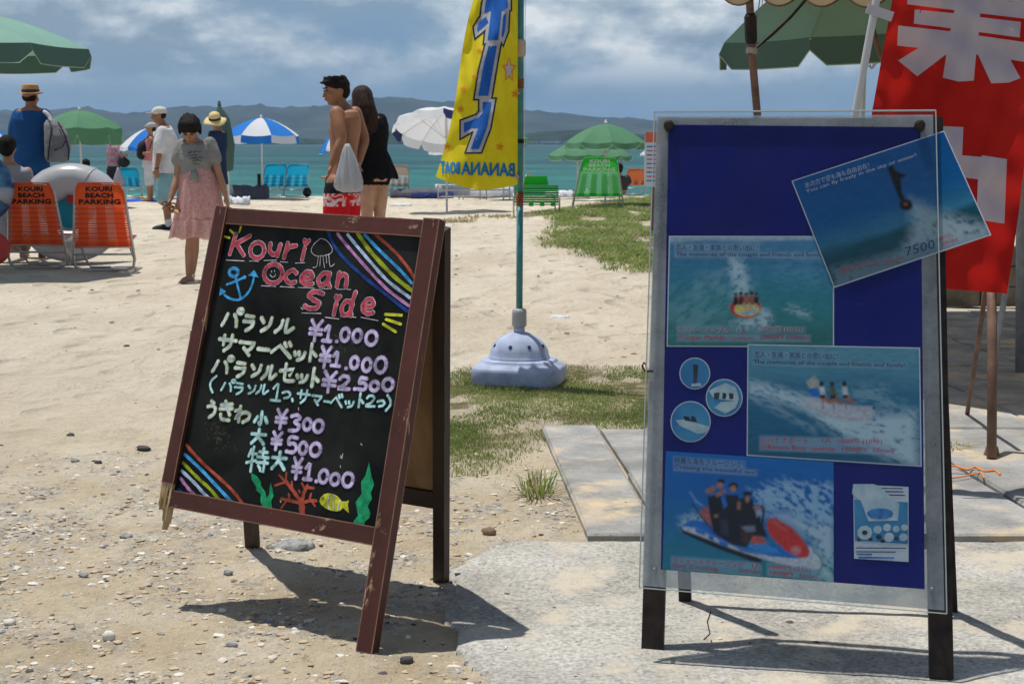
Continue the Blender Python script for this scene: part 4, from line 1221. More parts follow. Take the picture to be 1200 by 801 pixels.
# leaflet with shells
QL = [(1000, 567), (1065, 570), (1065, 658), (1001, 654)]
quad_print(QL, -0.0070, m_white, 'leaflet')
art('leaflet_picture', m_circ, [[(1001, 585), (1064, 588), (1064, 637), (1002, 633)]], 1)
art('leaflet_foam', m_pw, [zz_([(800, 122), (880, 122), (900, 130), (980, 200), (975, 265), (860, 268), (830, 190), (795, 160)], 3.333, 760, 530)], 2)
art('leaflet_island', m_bluep, [zz_(ellipse(905, 238, 52, 22, 12)[:-1], 3.333, 760, 530)], 3)
art('leaflet_shell', m_pw, [zz_(ellipse(x, y, r_, r_ * .95, 10)[:-1], 3.333, 760, 530) for x, y, r_ in ((845, 312, 30), (895, 300, 17), (932, 292, 16), (940, 330, 20), (968, 298, 14), (996, 330, 17), (1000, 292, 14))], 3)
art('leaflet_shell', m_dk, [zz_(ellipse(x, y, r_, r_ * .8, 8)[:-1], 3.333, 760, 530) for x, y, r_ in ((845, 312, 12), (900, 330, 12), (915, 345, 9), (968, 335, 10), (822, 340, 8), (868, 338, 8))], 4)
art('leaflet_text', m_ink, [[(x0, y), (x1, y + .4), (x1, y + 1.6), (x0, y + 1.2)] for x0, x1, y in ((1033, 1058, 571), (1033, 1059, 575), (1033, 1061, 579), (1003, 1062, 641), (1003, 1050, 645.5))], 1)
art('leaflet_text', m_bluep, [[(x0, y), (x1, y + .4), (x1, y + 2.2), (x0, y + 1.8)] for x0, x1, y in ((1004, 1022, 648), (1006, 1048, 652))], 1)

# lettering of the prints
TO = -0.0050
def tq(s_, x0, y0, x1, y1, h, mat, sl=None):
    """text whose top-left is x0,y0 and top-right x1,y1, h px tall"""
    text_quad(s_, [(x0, y0), (x1, y1), (x1, y1 + h), (x0, y0 + h)], TO, mat, 'printed_text', poster)
tq('恋人・友達・家族との思い出に！', 792, 285.5, 888, 286.5, 7, m_ink)
tq('The memories of the couple and friends and family!', 792, 294.8, 966, 295.6, 6.2, m_ink)
tq('①スパーマーブル　1人', 793, 381.5, 873, 383, 7.5, m_pw); tq('2000円 (10分)', 890, 381, 941, 382, 7.5, m_pw)
tq('①スパーマーブル　1人', 793.5, 382, 873.5, 383.5, 7.2, m_inkr); tq('2000円 (10分)', 890.5, 381.5, 941.5, 382.5, 7.2, m_inkr)
tq('①Super Marble  1person', 794, 391.5, 883, 392.2, 7.5, m_inkr); tq('2000JPY (10min)', 890, 391.5, 949, 392, 7.5, m_inkr)
tq('恋人・友達・家族との思い出に！', 884, 410.8, 982, 413.4, 7.2, m_ink)
tq('The memories of the couple and friends and family!', 883, 420.7, 1061, 425, 6.4, m_ink)

tq('②バナナボート', 891, 510.5, 947, 512, 8, m_inkr); tq('1人  1500円 (10分)', 963, 512, 1034, 514, 7.5, m_inkr)
tq('②Banana Boat  1person', 891, 519.5, 979, 522.5, 7.5, m_inkr); tq('1500JPY  10min)', 987, 523, 1048, 525, 7, m_inkr)
tq('綺麗な海をクルージング！', 790, 534.5, 872, 540.5, 7.5, m_ink)
tq('Cruising the beautiful sea!', 790, 544, 886, 550.5, 6.2, m_ink)

tq('③ジェットクルージング　1人', 788, 651.8, 891, 659.6, 7.2, m_inkr); tq('1000円 (5分)', 901, 660, 950, 664, 7, m_inkr)
tq('(Jet) Cruising', 788, 659.5, 841, 664, 6.6, m_inkr); tq('1person', 866, 664.5, 891, 667, 7, m_inkr); tq('1000JPY  5min)', 902, 668, 957, 673, 6.6, m_inkr)

# the tilted card, stuck behind the clear cover and sticking out past it
quad_print([(927.5, 211.5), (1106.5, 152.5), (1162, 275), (977.5, 337)], -0.0046, m_white, 'card_edge')
Z4 = (4.216, 920, 150)
c = Canvas(Q4)
c.base([(0, (.012, .13, .40)), (.45, (.012, .15, .40)), (.66, (.05, .25, .42)), (.72, (.02, .12, .18)), (.85, (.02, .11, .16)), (1, (.04, .14, .19))], .05, 3, 6, 3, .2)
z = lambda p: zz_(p, *Z4)
c.foam(z([(620, 350), (760, 410), (1010, 480), (1015, 545), (850, 600), (700, 600), (560, 640), (620, 520)]), 9, .9, .14, .25, .26, 3.5, seed=2, slope=.4)
c.foam(z([(230, 690), (560, 600), (1010, 520), (1020, 560), (250, 790)]), 6, .55, .2, .4, .25, 4, (.30, .42, .50), 5, -.3)
c.paint(z([(505, 195), (530, 180), (548, 210), (600, 232), (572, 250), (578, 320), (596, 350), (572, 362), (545, 300), (522, 240)]), (.01, .015, .02), 1.3)
c.paint(z(ellipse(598, 378, 34, 28, 10)[:-1]), (.015, .015, .02), 1.5); c.paint(z(ellipse(596, 374, 10, 9, 8)[:-1]), (.35, .08, .05), 1)
c.paint(z([(575, 590), (745, 545), (752, 598), (590, 640)]), (.22, .34, .46), 2.0, .7)
c.build('sky_photo_card', -0.0040, .45)
def t4(s_, q, mat): text_quad(s_, [(920 + x / 4.216, 150 + y / 4.216) for x, y in q], -0.0026, mat, 'printed_text', poster)
m_cardtxt = material('card_white_text', (0.36, 0.46, 0.60), 0.5)
t4('水の力で空も海も自由自在！', [(95, 268), (412, 168), (418, 194), (100, 298)], m_cardtxt)
t4('You can fly freely in the sky or water!', [(100, 304), (645, 122), (652, 144), (106, 326)], m_cardtxt)
t4('7500', [(590, 590), (738, 548), (742, 592), (598, 632)], m_ink)
t4('(20分)', [(750, 540), (825, 515), (830, 540), (755, 562)], m_inkr); t4('(20min)', [(770, 566), (850, 538), (855, 560), (775, 586)], m_inkr)
t4('水圧フライ 1人', [(270, 690), (450, 640), (456, 668), (276, 718)], m_inkr); t4('1person', [(490, 655), (585, 628), (590, 650), (495, 680)], m_inkr)

# clear plastic cover, two sheets, with bolts
def acrylic(name, haze_, tint):
    m = bpy.data.materials.new(name); m.use_nodes = True
    t = m.node_tree; t.nodes.clear()
    o = N(t, 'ShaderNodeOutputMaterial')
    tr = N(t, 'ShaderNodeBsdfTransparent'); tr.inputs[0].default_value = (*tint, 1)
    gl = N(t, 'ShaderNodeBsdfGlossy', inp={'Roughness': 0.12})
    fr_ = N(t, 'ShaderNodeFresnel', inp={'IOR': 1.45})
    df = N(t, 'ShaderNodeBsdfDiffuse'); df.inputs[0].default_value = (0.68, 0.70, 0.72, 1)
    tl = N(t, 'ShaderNodeBsdfTranslucent'); tl.inputs[0].default_value = (0.68, 0.70, 0.72, 1)
    ms_ = N(t, 'ShaderNodeMixShader', inp={0: 0.5}); t.links.new(df.outputs[0], ms_.inputs[1]); t.links.new(tl.outputs[0], ms_.inputs[2])
    g = N(t, 'ShaderNodeTexCoord')
    n = N(t, 'ShaderNodeTexNoise', inp={'Scale': 5, 'Detail': 8, 'Roughness': 0.7}); t.links.new(g.outputs['Object'], n.inputs[0])
    mpp = N(t, 'ShaderNodeMapping'); mpp.inputs['Scale'].default_value = (14, 14, 90); mpp.inputs['Rotation'].default_value = (0, R(35), 0)
    t.links.new(g.outputs['Object'], mpp.inputs[0])
    n2 = N(t, 'ShaderNodeTexNoise', inp={'Scale': 1, 'Detail': 3, 'Roughness': 0.6}); t.links.new(mpp.outputs[0], n2.inputs[0])
    hz_ = mathn(t, 'ADD', ramp(t, n.outputs[0], [(0.35, (haze_ * .6,) * 3), (0.7, (haze_ * 1.6,) * 3)]), ramp(t, n2.outputs[0], [(0.68, (0, 0, 0)), (0.76, (.03, .03, .03))]))
    m1 = N(t, 'ShaderNodeMixShader'); t.links.new(hz_, m1.inputs[0]); t.links.new(tr.outputs[0], m1.inputs[1]); t.links.new(ms_.outputs[0], m1.inputs[2])
    m2 = N(t, 'ShaderNodeMixShader'); t.links.new(mathn(t, 'MULTIPLY', fr_.outputs[0], 0.25), m2.inputs[0]); t.links.new(m1.outputs[0], m2.inputs[1]); t.links.new(gl.outputs[0], m2.inputs[2])
    t.links.new(m2.outputs[0], o.inputs[0])
    return m
m_ac = acrylic('clear_scuffed_acrylic', 0.009, (0.93, 0.95, 0.96))
m_acb = acrylic('clear_scuffed_acrylic_rear', 0.42, (0.90, 0.93, 0.94))
AQ = [(767, 131), (1096.5, 129.5), (1109.5, 718.5), (749, 688)]
mb = MB(); mb.prism([PP.px(x, y, 0.003) for x, y in AQ], -FN * 0.003); mb.build('clear_front_sheet', m_ac, pt)
AQ2 = [(769, 134), (1094, 132.5), (1107.5, 715), (752, 686)]
mb = MB(); mb.prism([PP.px(x, y, -0.016) for x, y in AQ2], -FN * 0.003); mb.build('clear_rear_sheet', m_acb, pt)
m_edge = material('frosted_acrylic_edge', (0.55, 0.60, 0.60), 0.5, 0.4, transl=.4)
for i in range(4):
    a = PP.px(*AQ[i], 0.0); b_ = PP.px(*AQ[(i + 1) % 4], 0.0)
    mb = MB(); mb.bar(a, b_, 0.0022, 0.0075, FN if False else np.cross(b_ - a, FN)); mb.build('sheet_edge', m_edge, pt)
for x, y, r_ in ((784, 147, .0125), (1078, 147, .0125)):
    mb = MB(); c0 = PP.px(x, y, .0); mb.tube([c0 - FN * .04, c0 + FN * .004, c0 + FN * .009, c0 + FN * .011], [r_, r_, r_ * .9, r_ * .5], 16)
    mb.build('bolt', m_steel, pt)
for x, y in ((767, 667), (1092, 690)):
    mb = MB(); c0 = PP.px(x, y, .0); mb.tube([c0 - FN * .03, c0 + FN * .004, c0 + FN * .007], [.005, .005, .003], 10)
    mb.build('bolt', m_metal, pt)
mb = MB()
hk = PP.px(755, 434, -.01)
mb.tube([hk + PP.ux * .02, hk, hk + np.array([-.006, 0, .012]), hk + np.array([-.002, 0, .02]), hk + np.array([.004, 0, .014])], .0025, 6)
mb.build('hook', m_steel, pt)
# ================================================================== PAVING
m_conc = material('rough_coral_concrete', (0.31, 0.305, 0.285), 0.95, 0.15, vscale=90, col2=(0.57, 0.55, 0.50), bump=0.008, bscale=90, det=8)
m_slab = material('grey_paving_concrete', (0.24, 0.245, 0.245), 0.9, 0.2, vscale=5, col2=(0.36, 0.355, 0.34), bump=0.003, bscale=60)
def sandy(m, amount, sc=2.0, sand=(0.52, 0.42, 0.29)):
    """wind-blown sand lying in patches on a hard surface"""
    t = m.node_tree; b = t.nodes['Principled BSDF']
    src = b.inputs['Base Color'].links[0].from_socket
    g = N(t, 'ShaderNodeNewGeometry')
    n = N(t, 'ShaderNodeTexNoise', inp={'Scale': sc, 'Detail': 9, 'Roughness': 0.7}); t.links.new(g.outputs['Position'], n.inputs[0])
    n3 = N(t, 'ShaderNodeTexNoise', inp={'Scale': 70, 'Detail': 3, 'Roughness': 0.7}); t.links.new(g.outputs['Position'], n3.inputs[0])
    c_ = mixc(t, ramp(t, n3.outputs[0], [(.6, (0, 0, 0)), (.68, (.7, .7, .7))]), src, (0.10, 0.095, 0.085))
    n4 = N(t, 'ShaderNodeTexNoise', inp={'Scale': 2.2, 'Detail': 7, 'Roughness': 0.65}); t.links.new(g.outputs['Position'], n4.inputs[0])
    c_ = mixc(t, 1.0, c_, ramp(t, n4.outputs[0], [(.35, (.72, .71, .69)), (.6, (1.08, 1.08, 1.08))]), 'MULTIPLY')
    t.links.new(mixc(t, ramp(t, n.outputs[0], [(amount, (0, 0, 0)), (amount + .10, (1, 1, 1))]), c_, sand), b.inputs['Base Color'])
sandy(m_conc, 0.52, 3.4, (0.56, 0.50, 0.40)); sandy(m_slab, 0.53, 1.6)
# rough concrete apron with a broken edge, laid over the sand
xs = np.arange(-0.35, 4.9, 0.02); ys = np.arange(2.3, 4.6, 0.02)
X, Y = np.meshgrid(xs, ys)
edge = seg_dist_poly(X, Y, CONC) + 0.05 * (fbm(X * 9, Y * 9, 4) - .5) + 0.05 * (fbm(X * 2.2, Y * 2.2, 3) - .5)
Z = 0.018 + 0.012 * (fbm(X * 6, Y * 6, 5, .6) - .5)
k = np.clip(-edge / 0.018, -1, 1)
Z = np.where(edge < 0, Z - 0.012 * (1 - np.clip(-edge / 0.05, 0, 1)), -0.05)
keep = edge < 0.02
ny, nx = X.shape
idx = np.arange(nx * ny).reshape(ny, nx)
Fq = np.stack([idx[:-1, :-1], idx[:-1, 1:], idx[1:, 1:], idx[1:, :-1]], -1).reshape(-1, 4)
kf = keep.ravel()[Fq].all(1)
mb = MB(); mb.v = np.stack([X, Y, Z], -1).reshape(-1, 3); mb.f = [tuple(map(int, q)) for q in Fq[kf]]
o = mb.build('concrete_pavement', m_conc, None, smooth='all', kind='structure', wl=(0, 0, 0))
# paving slabs beyond it
pav = bpy.data.objects.new('paved_path', None); COL.objects.link(pav); pav['kind'] = 'structure'
def slab(x0, x1, y0, y1, h=0.022, sk=0.055):
    j = lambda: random.uniform(-.006, .006)
    mb = MB()
    q = [(x0 + j() - sk * (y0 - 4.55) * 1.0, y0 + j()), (x1 + j() - sk * (y0 - 4.55), y0 + j()), (x1 + j() - sk * (y1 - 4.55), y1 + j()), (x0 + j() - sk * (y1 - 4.55), y1 + j())]
    b_ = 0.008; cxx = sum(p[0] for p in q) / 4; cyy = sum(p[1] for p in q) / 4
    ins = [(x + (cxx - x) * b_ / abs(cxx - x), y + (cyy - y) * b_ / abs(cyy - y)) for x, y in q]
    t0, t1 = random.uniform(-.003, .003), random.uniform(-.003, .003)
    top = [(*p, h + t0 * i + t1 * (i % 2)) for i, p in enumerate(ins)]
    mb.rings([[(x, y, -0.06) for x, y in q], [(x, y, h - .007) for x, y in q], top])
    mb.build('paving_slab', m_slab, pav)
slab(0.228, 0.455, 4.56, 6.36)
for i, x in enumerate(np.arange(0.475, 4.6, 0.62)):
    for j_, y in enumerate((4.57, 5.46, 6.36, 7.26, 8.16, 9.06, 9.96)):
        if x < 1.3 and y > 5.5: 
            if not (y < 6.3 and x < 1.2): continue
        slab(x, x + 0.605, y, y + 0.885 if y < 6.36 else y + .885, 0.020)

# ================================================================== LOOSE STONES
m_st = [material('grey_stone', (0.20, 0.205, 0.21), 0.95, .1, vscale=45, col2=(0.44, 0.44, 0.43), bump=.01, bscale=60), material('bleached_coral', (0.48, 0.44, 0.37), 0.95, .1, vscale=30, col2=(0.68, 0.65, 0.58)), material('brown_stone', (0.17, 0.115, 0.075), 0.9, .2, vscale=30, col2=(0.30, 0.22, 0.15)), material('dark_stone', (0.05, 0.048, 0.045), 0.85, .2, vscale=30, col2=(0.10, 0.095, 0.09)), material('tan_stone', (0.36, 0.28, 0.19), 0.95, .1, vscale=30, col2=(0.52, 0.42, 0.30))]
def ico():
    import bmesh
    bm = bmesh.new(); bmesh.ops.create_icosphere(bm, subdivisions=1, radius=1)
    v = np.array([x.co[:] for x in bm.verts]); f = [tuple(x.index for x in y.verts) for y in bm.faces]; bm.free()
    return v, f
IV, IF = ico()
IFa = np.array(IF)
def scatter(name, mat, n, dens, smin, smax, region, power=2.2):
    """many small stones joined in one ground cover"""
    x0, x1, y0, y1 = region
    cand = n * 6
    u = rng.random(cand); y = 1 / (1 / y0 + u * (1 / y1 - 1 / y0)); x = x0 + (x1 - x0) * rng.random(cand)
    k = rng.random(cand) < dens(x, y)
    x, y = x[k][:n], y[k][:n]; m = len(x)
    s = smin + (smax - smin) * rng.random(m) ** power
    z = surf_z(x, y)
    sc = np.stack([s * rng.uniform(.7, 1.4, m), s * rng.uniform(.7, 1.2, m), s * rng.uniform(.15, .5, m)], -1)
    a = rng.random(m) * 6.28
    V = IV[None] * sc[:, None] * (1 + .75 * (rng.random((m, 12, 1)) - .5))
    ca, sa = np.cos(a)[:, None], np.sin(a)[:, None]
    vx = V[..., 0] * ca - V[..., 1] * sa + x[:, None]; vy = V[..., 0] * sa + V[..., 1] * ca + y[:, None]; vz = V[..., 2] + (z + sc[:, 2] * .35)[:, None]
    V = np.stack([vx, vy, vz], -1).reshape(-1, 3)
    F = (IFa[None] + 12 * np.arange(m)[:, None, None]).reshape(-1, 3)
    mb = MB(); mb.v = V; mb.f = [tuple(q) for q in F.tolist()]
    return mb.build(name, mat, None, smooth=False, kind='stuff', wl=(0, 0, 0))
def surf_z(x, y):
    e = seg_dist_poly(x, y, CONC)
    z = ground_z(x, y)
    z = np.where(e < -.03, 0.016, z)
    sl = (y > 4.57) & (x > 0.25 - 0.055 * (y - 4.55)) & (y < 6.3)
    return np.where(sl, 0.02, z)
def dens_sand(x, y):
    e = seg_dist_poly(x, y, CONC); sl = (y > 4.5) & (x > 0.2) & (y < 6.4)
    return gravel_mask(x, y) * (e > 0) * (~sl)
REG = (-1.9, 0.9, 3.0, 7.0)
scatter('grey_gravel', m_st[0], 1500, dens_sand, 0.0015, 0.013, REG, 4.5)
scatter('coral_gravel', m_st[1], 2800, dens_sand, 0.0015, 0.013, REG, 4.5)
scatter('tan_gravel', m_st[4], 9000, dens_sand, 0.0012, 0.012, REG, 4.5)
scatter('brown_gravel', m_st[2], 600, dens_sand, 0.0015, 0.010, REG, 3.6)
scatter('dark_gravel', m_st[3], 500, lambda x, y: dens_sand(x, y) * .8 + .05, 0.002, 0.010, (-2.2, 1.6, 3.0, 8.5), 2.4)
scatter('coral_gravel', m_st[1], 900, lambda x, y: .2 * (seg_dist_poly(x, y, CONC) < -.02), 0.002, 0.006, (-.2, 1.6, 3.0, 4.5))
scatter('sand_litter', m_st[2], 420, lambda x, y: .25 + 0 * x, 0.006, 0.022, (-5, 3, 8.5, 26), 2.5)
def stone(px, py, w, h, mi, label, seed):
    p = GP(px, py); s = p[1] / FPX
    r_ = random.Random(seed)
    M = rotm(r_.uniform(-.3, .3))
    mb = MB()
    V = [M @ (np.array(v) * np.array([w / 2 * s, w / 2.6 * s, h / 1.7 * s]) * (1 + r_.uniform(-.22, .22))) + p + np.array([0, 0, h * .28 * s]) for v in SPH[0]]
    mb.add(V, SPH[1])
    o = mb.build('stone', m_st[mi], None, smooth='all')
    rebase(tag(o, label, 'stone', 'stones lying on the sand'), p)
import bmesh as _bm
_b = _bm.new(); _bm.ops.create_icosphere(_b, subdivisions=2, radius=1)
SPH = ([v.co[:] for v in _b.verts], [tuple(v.index for v in f.verts) for f in _b.faces]); _b.free()
for a in [(83, 512, 11, 6, 3, 'small dark brown stone alone on smooth sand above the rubble band at left'),
          (127, 748, 17, 11, 1, 'pale tan stone, largest near the bottom left of the sand'),
          (343, 642, 56, 11, 0, 'wide grey speckled rock just behind the blackboard between its rear legs'),
          (476, 776, 17, 10, 3, 'dark reddish stone right below the foot of the blackboard'),
          (573, 625, 18, 10, 2, 'brown stone in the gravel left of the paving slabs'),
          (271, 758, 15, 8, 0, 'grey stone below the tip of the blackboard shadow'),
          (98, 675, 12, 6, 0, 'flat dark grey pebble left of the blackboard, on bare sand'),
          (148, 630, 16, 7, 0, 'grey flat stone below the broken leg stump'),
          (267, 672, 12, 6, 0, 'small grey stone above the long shadow spike of the blackboard'),
          (168, 526, 18, 5, 3, 'thin dark stone sliver close left of the blackboard frame'),
          (612, 641, 26, 6, 2, 'long flat brown stone beside the corner of the paving slab'),
          (88, 541, 10, 6, 0, 'blue grey pebble at the upper edge of the rubble band'),
          (115, 543, 9, 5, 3, 'black pebble at the upper edge of the rubble band'),
          (12, 731, 16, 8, 1, 'white coral lump at the left edge of the ground'),
          (660, 506, 20, 5, 2, 'curved brown shell piece on top of the paving slab edge')]:
    stone(*a, seed=int(a[0]))

# ================================================================== GRASS
def grass_mat(name, a, b_, tl=.35):
    return material(name, a, 0.6, 0.25, vscale=2.2, col2=b_, transl=tl)
m_g1 = grass_mat('green_grass', (0.15, 0.25, 0.05), (0.31, 0.38, 0.11))
m_g2 = grass_mat('dry_grass', (0.36, 0.31, 0.16), (0.54, 0.47, 0.28))
def grass(name, mat, poly, n, hmin, hmax, w, thr, bias=0.0, lean=.7, label=None):
    P_ = np.array(poly); x0, y0 = P_.min(0); x1, y1 = P_.max(0)
    c_ = n * 8
    x = rng.uniform(x0, x1, c_); y = rng.uniform(y0, y1, c_)
    d = seg_dist_poly(x, y, poly)
    sc = .42 if y1 - y0 < 6 else .55
    den = np.clip(.5 - d / sc + .0, 0, 1) * np.clip((fbm(x * 2.6, y * (1.6 if y1 - y0 < 6 else .8), 4) - thr) * 6, 0, 1)
    k = (rng.random(c_) < den); x, y = x[k][:n], y[k][:n]; m = len(x)
    z = ground_z(x, y) - .004
    h = rng.uniform(hmin, hmax, m) * (.6 + .8 * fbm(x * 2, y * 2, 3))
    a = rng.random(m) * 6.28; dx, dy = np.cos(a), np.sin(a)
    ln = h * rng.uniform(.1, lean, m); b2 = rng.random(m) * 6.28; lx, ly = np.cos(b2) * ln, np.sin(b2) * ln
    ww = w * rng.uniform(.6, 1.3, m)
    v0 = np.stack([x - dx * ww, y - dy * ww, z], -1); v1 = np.stack([x + dx * ww, y + dy * ww, z], -1)
    v2 = np.stack([x + dx * ww * .8 + lx * .35, y + dy * ww * .8 + ly * .35, z + h * .6], -1); v3 = np.stack([x - dx * ww * .8 + lx * .35, y - dy * ww * .8 + ly * .35, z + h * .6], -1)
    v4 = np.stack([x + lx, y + ly, z + h], -1)
    V = np.stack([v0, v1, v2, v3, v4], 1).reshape(-1, 3)
    base_ = 5 * np.arange(m)
    F = [(int(i), int(i + 1), int(i + 2), int(i + 3)) for i in base_] + [(int(i + 3), int(i + 2), int(i + 4)) for i in base_]
    mb = MB(); mb.v = V; mb.f = F
    o = mb.build(name, mat, None, kind='stuff', wl=(0, 0, 0))
    return o
grass('green_grass', m_g1, GRASS_A, 34000, .006, .024, .0022, .40)
grass('dry_grass', m_g2, GRASS_A, 13000, .006, .024, .0020, .34)
grass('green_grass', m_g1, GRASS_B, 46000, .02, .07, .007, .37, lean=1.5)
grass('dry_grass', m_g2, GRASS_B, 16000, .02, .07, .006, .33, lean=1.5)
strip = pxpoly([(470, 262), (560, 259), (640, 256), (640, 259), (560, 263), (470, 266)])
grass('dry_grass', m_g2, strip, 900, .02, .07, .008, .42)
strip2 = pxpoly([(820, 560), (830, 545), (1140, 500), (1150, 520), (1130, 530)])
def tuft(px, py, n, h, spread, label, dry=.5, seed=1):
    p = GP(px, py); r_ = random.Random(seed)
    t = thing('grass_tuft', label, 'grass tuft', p, None)
    for nm, mat, cnt in (('dry_blades', m_g2, int(n * dry)), ('green_blades', m_g1, n - int(n * dry))):
        mb = MB()
        for i in range(cnt):
            a = r_.uniform(0, 6.28); rr_ = r_.uniform(0, spread * .35); hh = h * r_.uniform(.4, 1)
            bx, by = p[0] + math.cos(a) * rr_, p[1] + math.sin(a) * rr_
            l_ = r_.uniform(.2, 1.0) * spread; a2 = a + r_.uniform(-.6, .6)
            w = .0022; q = [np.array([bx, by, p[2] - .01]), np.array([bx + math.cos(a2) * l_ * .35, by + math.sin(a2) * l_ * .35, p[2] + hh * .65]), np.array([bx + math.cos(a2) * l_, by + math.sin(a2) * l_, p[2] + hh * r_.uniform(.7, 1)])]
            s_ = np.array([math.cos(a2 + 1.57), math.sin(a2 + 1.57), 0]) * w
            mb.add([q[0] - s_, q[0] + s_, q[1] + s_, q[1] - s_, q[2]], [(0, 1, 2, 3), (3, 2, 4)])
        mb.build(nm, mat, t, kind='stuff')
tuft(630, 578, 90, .11, .17, 'spiky half-dry grass tuft on gravel left of the long paving slab', .45, 3)
tuft(1118, 528, 60, .05, .12, 'low dry grass tuft on paving right of the poster stand', .8, 5)

# ================================================================== UMBRELLAS
m_rib = material('white_painted_pole', (0.62, 0.62, 0.60), 0.45, 0.4)
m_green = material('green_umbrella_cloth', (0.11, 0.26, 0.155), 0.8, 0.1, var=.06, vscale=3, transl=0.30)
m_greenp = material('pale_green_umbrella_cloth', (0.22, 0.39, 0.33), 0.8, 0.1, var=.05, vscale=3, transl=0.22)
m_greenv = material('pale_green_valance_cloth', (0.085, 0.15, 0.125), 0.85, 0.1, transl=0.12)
m_wcl = material('white_umbrella_cloth', (0.70, 0.72, 0.76), 0.8, 0.1, transl=0.35)
m_bcl = material('bright_blue_umbrella_cloth', (0.03, 0.20, 0.62), 0.8, 0.1, transl=0.30)
m_pipe = material('green_piping', (0.30, 0.42, 0.33), 0.7)
def umbrella(name, label, base, top, R_, drop, mats, vmats=None, val=.14, n=8, rot=0.0, pole_r=.018, tilt=(0, 0), group='beach umbrellas', ribs=True, pole=True, sag=.05, foot=None, scallop=True, vout=.05, pipe=True):
    """base: foot of the pole; top: apex of the canopy"""
    base = np.array(base, float); top = np.array(top, float)
    t = thing(name, label, 'umbrella', base, group)
    T = np.array(Matrix.Rotation(tilt[0], 3, 'X') @ Matrix.Rotation(tilt[1], 3, 'Y'))
    rim = lambda k, rr=1.0, dz=0.0: top + T @ np.array([R_ * rr * math.cos(rot + k * 2 * math.pi / n), R_ * rr * math.sin(rot + k * 2 * math.pi / n), -drop * (rr ** 1.7) + dz])
    vmats = vmats or mats
    K = 6
    for k in range(n):
        # panel: sagging cloth between two ribs
        V = []; F = []
        for i in range(K + 1):
            f_ = i / K
            for j in range(5):
                g_ = j / 4
                a = rim(k, f_) * (1 - g_) + rim(k + 1, f_) * g_
                s_ = math.sin(g_ * math.pi)
                a = a - T @ np.array([0, 0, 1]) * sag * s_ * f_ * .6
                V.append(a)
        for i in range(K):
            for j in range(4):
                q = i * 5 + j
                F.append((q, q + 1, q + 6, q + 5))
        mb = MB(); mb.add(V, F)
        pn = mb.build('canopy_panel', mats[k % len(mats)], t, smooth='all')
        if val:
            V = []; F = []
            M_ = 9
            for j in range(M_):
                g_ = j / (M_ - 1)
                a = rim(k, 1) * (1 - g_) + rim(k + 1, 1) * g_
                a = a - T @ np.array([0, 0, 1]) * sag * math.sin(g_ * math.pi) * .6
                out_ = a - top; out_[2] = 0; out_ /= np.linalg.norm(out_)
                e = 1 - (0.55 * max(0, abs(g_ - .5) * 2 - .8) / .2 if scallop else 0)
                wv = .012 * math.sin(g_ * 9 + k * 2.1)
                V += [a, a + T @ np.array([0, 0, -val * e]) + out_ * (vout * .5 + wv)]
                if j: F.append((2 * j - 2, 2 * j - 1, 2 * j + 1, 2 * j))
            mb = MB(); mb.add(V, F)
            mb.build('valance', vmats[k % len(vmats)], pn, smooth='all')
            if pipe:
                mb = MB(); mb.tube([V[2 * j + 1] for j in range(M_)], .004, 4); mb.build('valance_piping', m_pipe, pn)
    if ribs:
        for k in range(n):
            mb = MB(); mb.tube([rim(k, f_, -.012) for f_ in (0, .25, .5, .75, 1)], .006, 5); mb.build('rib', m_rib, t)
            hub = top + T @ np.array([0, 0, -drop - .22])
            mb = MB(); mb.tube([hub, rim(k, .55, -.012)], .004, 4); mb.build('stretcher', m_rib, t)
    if pole:
        mb = MB(); mb.tube([base - np.array([0, 0, .1]), top - np.array([0, 0, .01])], pole_r, 10); mb.build('pole', m_rib, t)
    mb = MB(); mb.lathe([(pole_r * 1.1, -.01), (pole_r * 1.8, .02), (pole_r * 1.0, .05), (pole_r * .5, .075)], top, 10, M=T); mb.build('finial', m_rib, t)
    return t
def gz(x, y): return float(ground_z(np.array([x]), np.array([y]))[0])
def um_px(px_pole, Y, py_top, px_l, px_r, py_rim, **kw):
    top = P(px_pole, py_top, Y); R_ = (px_r - px_l) / 2 * Y / FPX
    drop = (py_rim - py_top) * Y / FPX
    cx_ = P((px_l + px_r) / 2, py_top, Y)
    return dict(base=(top[0], Y, gz(top[0], Y)), top=tuple(top), R_=R_, drop=drop, **kw)
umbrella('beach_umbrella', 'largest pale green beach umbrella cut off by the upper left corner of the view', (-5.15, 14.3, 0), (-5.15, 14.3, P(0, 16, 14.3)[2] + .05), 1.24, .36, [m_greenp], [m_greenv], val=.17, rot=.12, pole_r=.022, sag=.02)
umbrella('beach_umbrella', 'green beach umbrella with darker valance behind the man in the blue shirt', **um_px(93, 29, 129, 57, 152, 149), mats=[m_green], val=.30, rot=.2, vout=.0)
umbrella('beach_umbrella', 'large green umbrella above the upright green chair near the water', **um_px(710, 27, 145, 663, 756, 166), mats=[m_green], val=.10, rot=.1)
umbrella('beach_umbrella', 'smaller green umbrella peeking out behind the large one, at its left', **um_px(677, 33, 167, 639, 711, 181), mats=[m_green], val=.10, rot=.3)
umbrella('beach_umbrella', 'farthest small green umbrella low behind the large one, at its right', **um_px(713, 36, 169, 686, 740, 182), mats=[m_green], val=.10, rot=.5)
umbrella('beach_umbrella', 'green umbrella mostly hidden behind the pole of the yellow banner', **um_px(590, 33, 150, 562, 622, 162), mats=[m_green], val=.10, rot=.3)
umbrella('beach_umbrella', 'blue and white striped umbrella above the two blue chairs by the water', **um_px(306, 33.5, 138, 263, 352, 158), mats=[m_wcl, m_bcl], vmats=[m_bcl, m_wcl], val=.16, rot=math.pi * (.5 - .25) + .39 + .02, scallop=False, pipe=False)
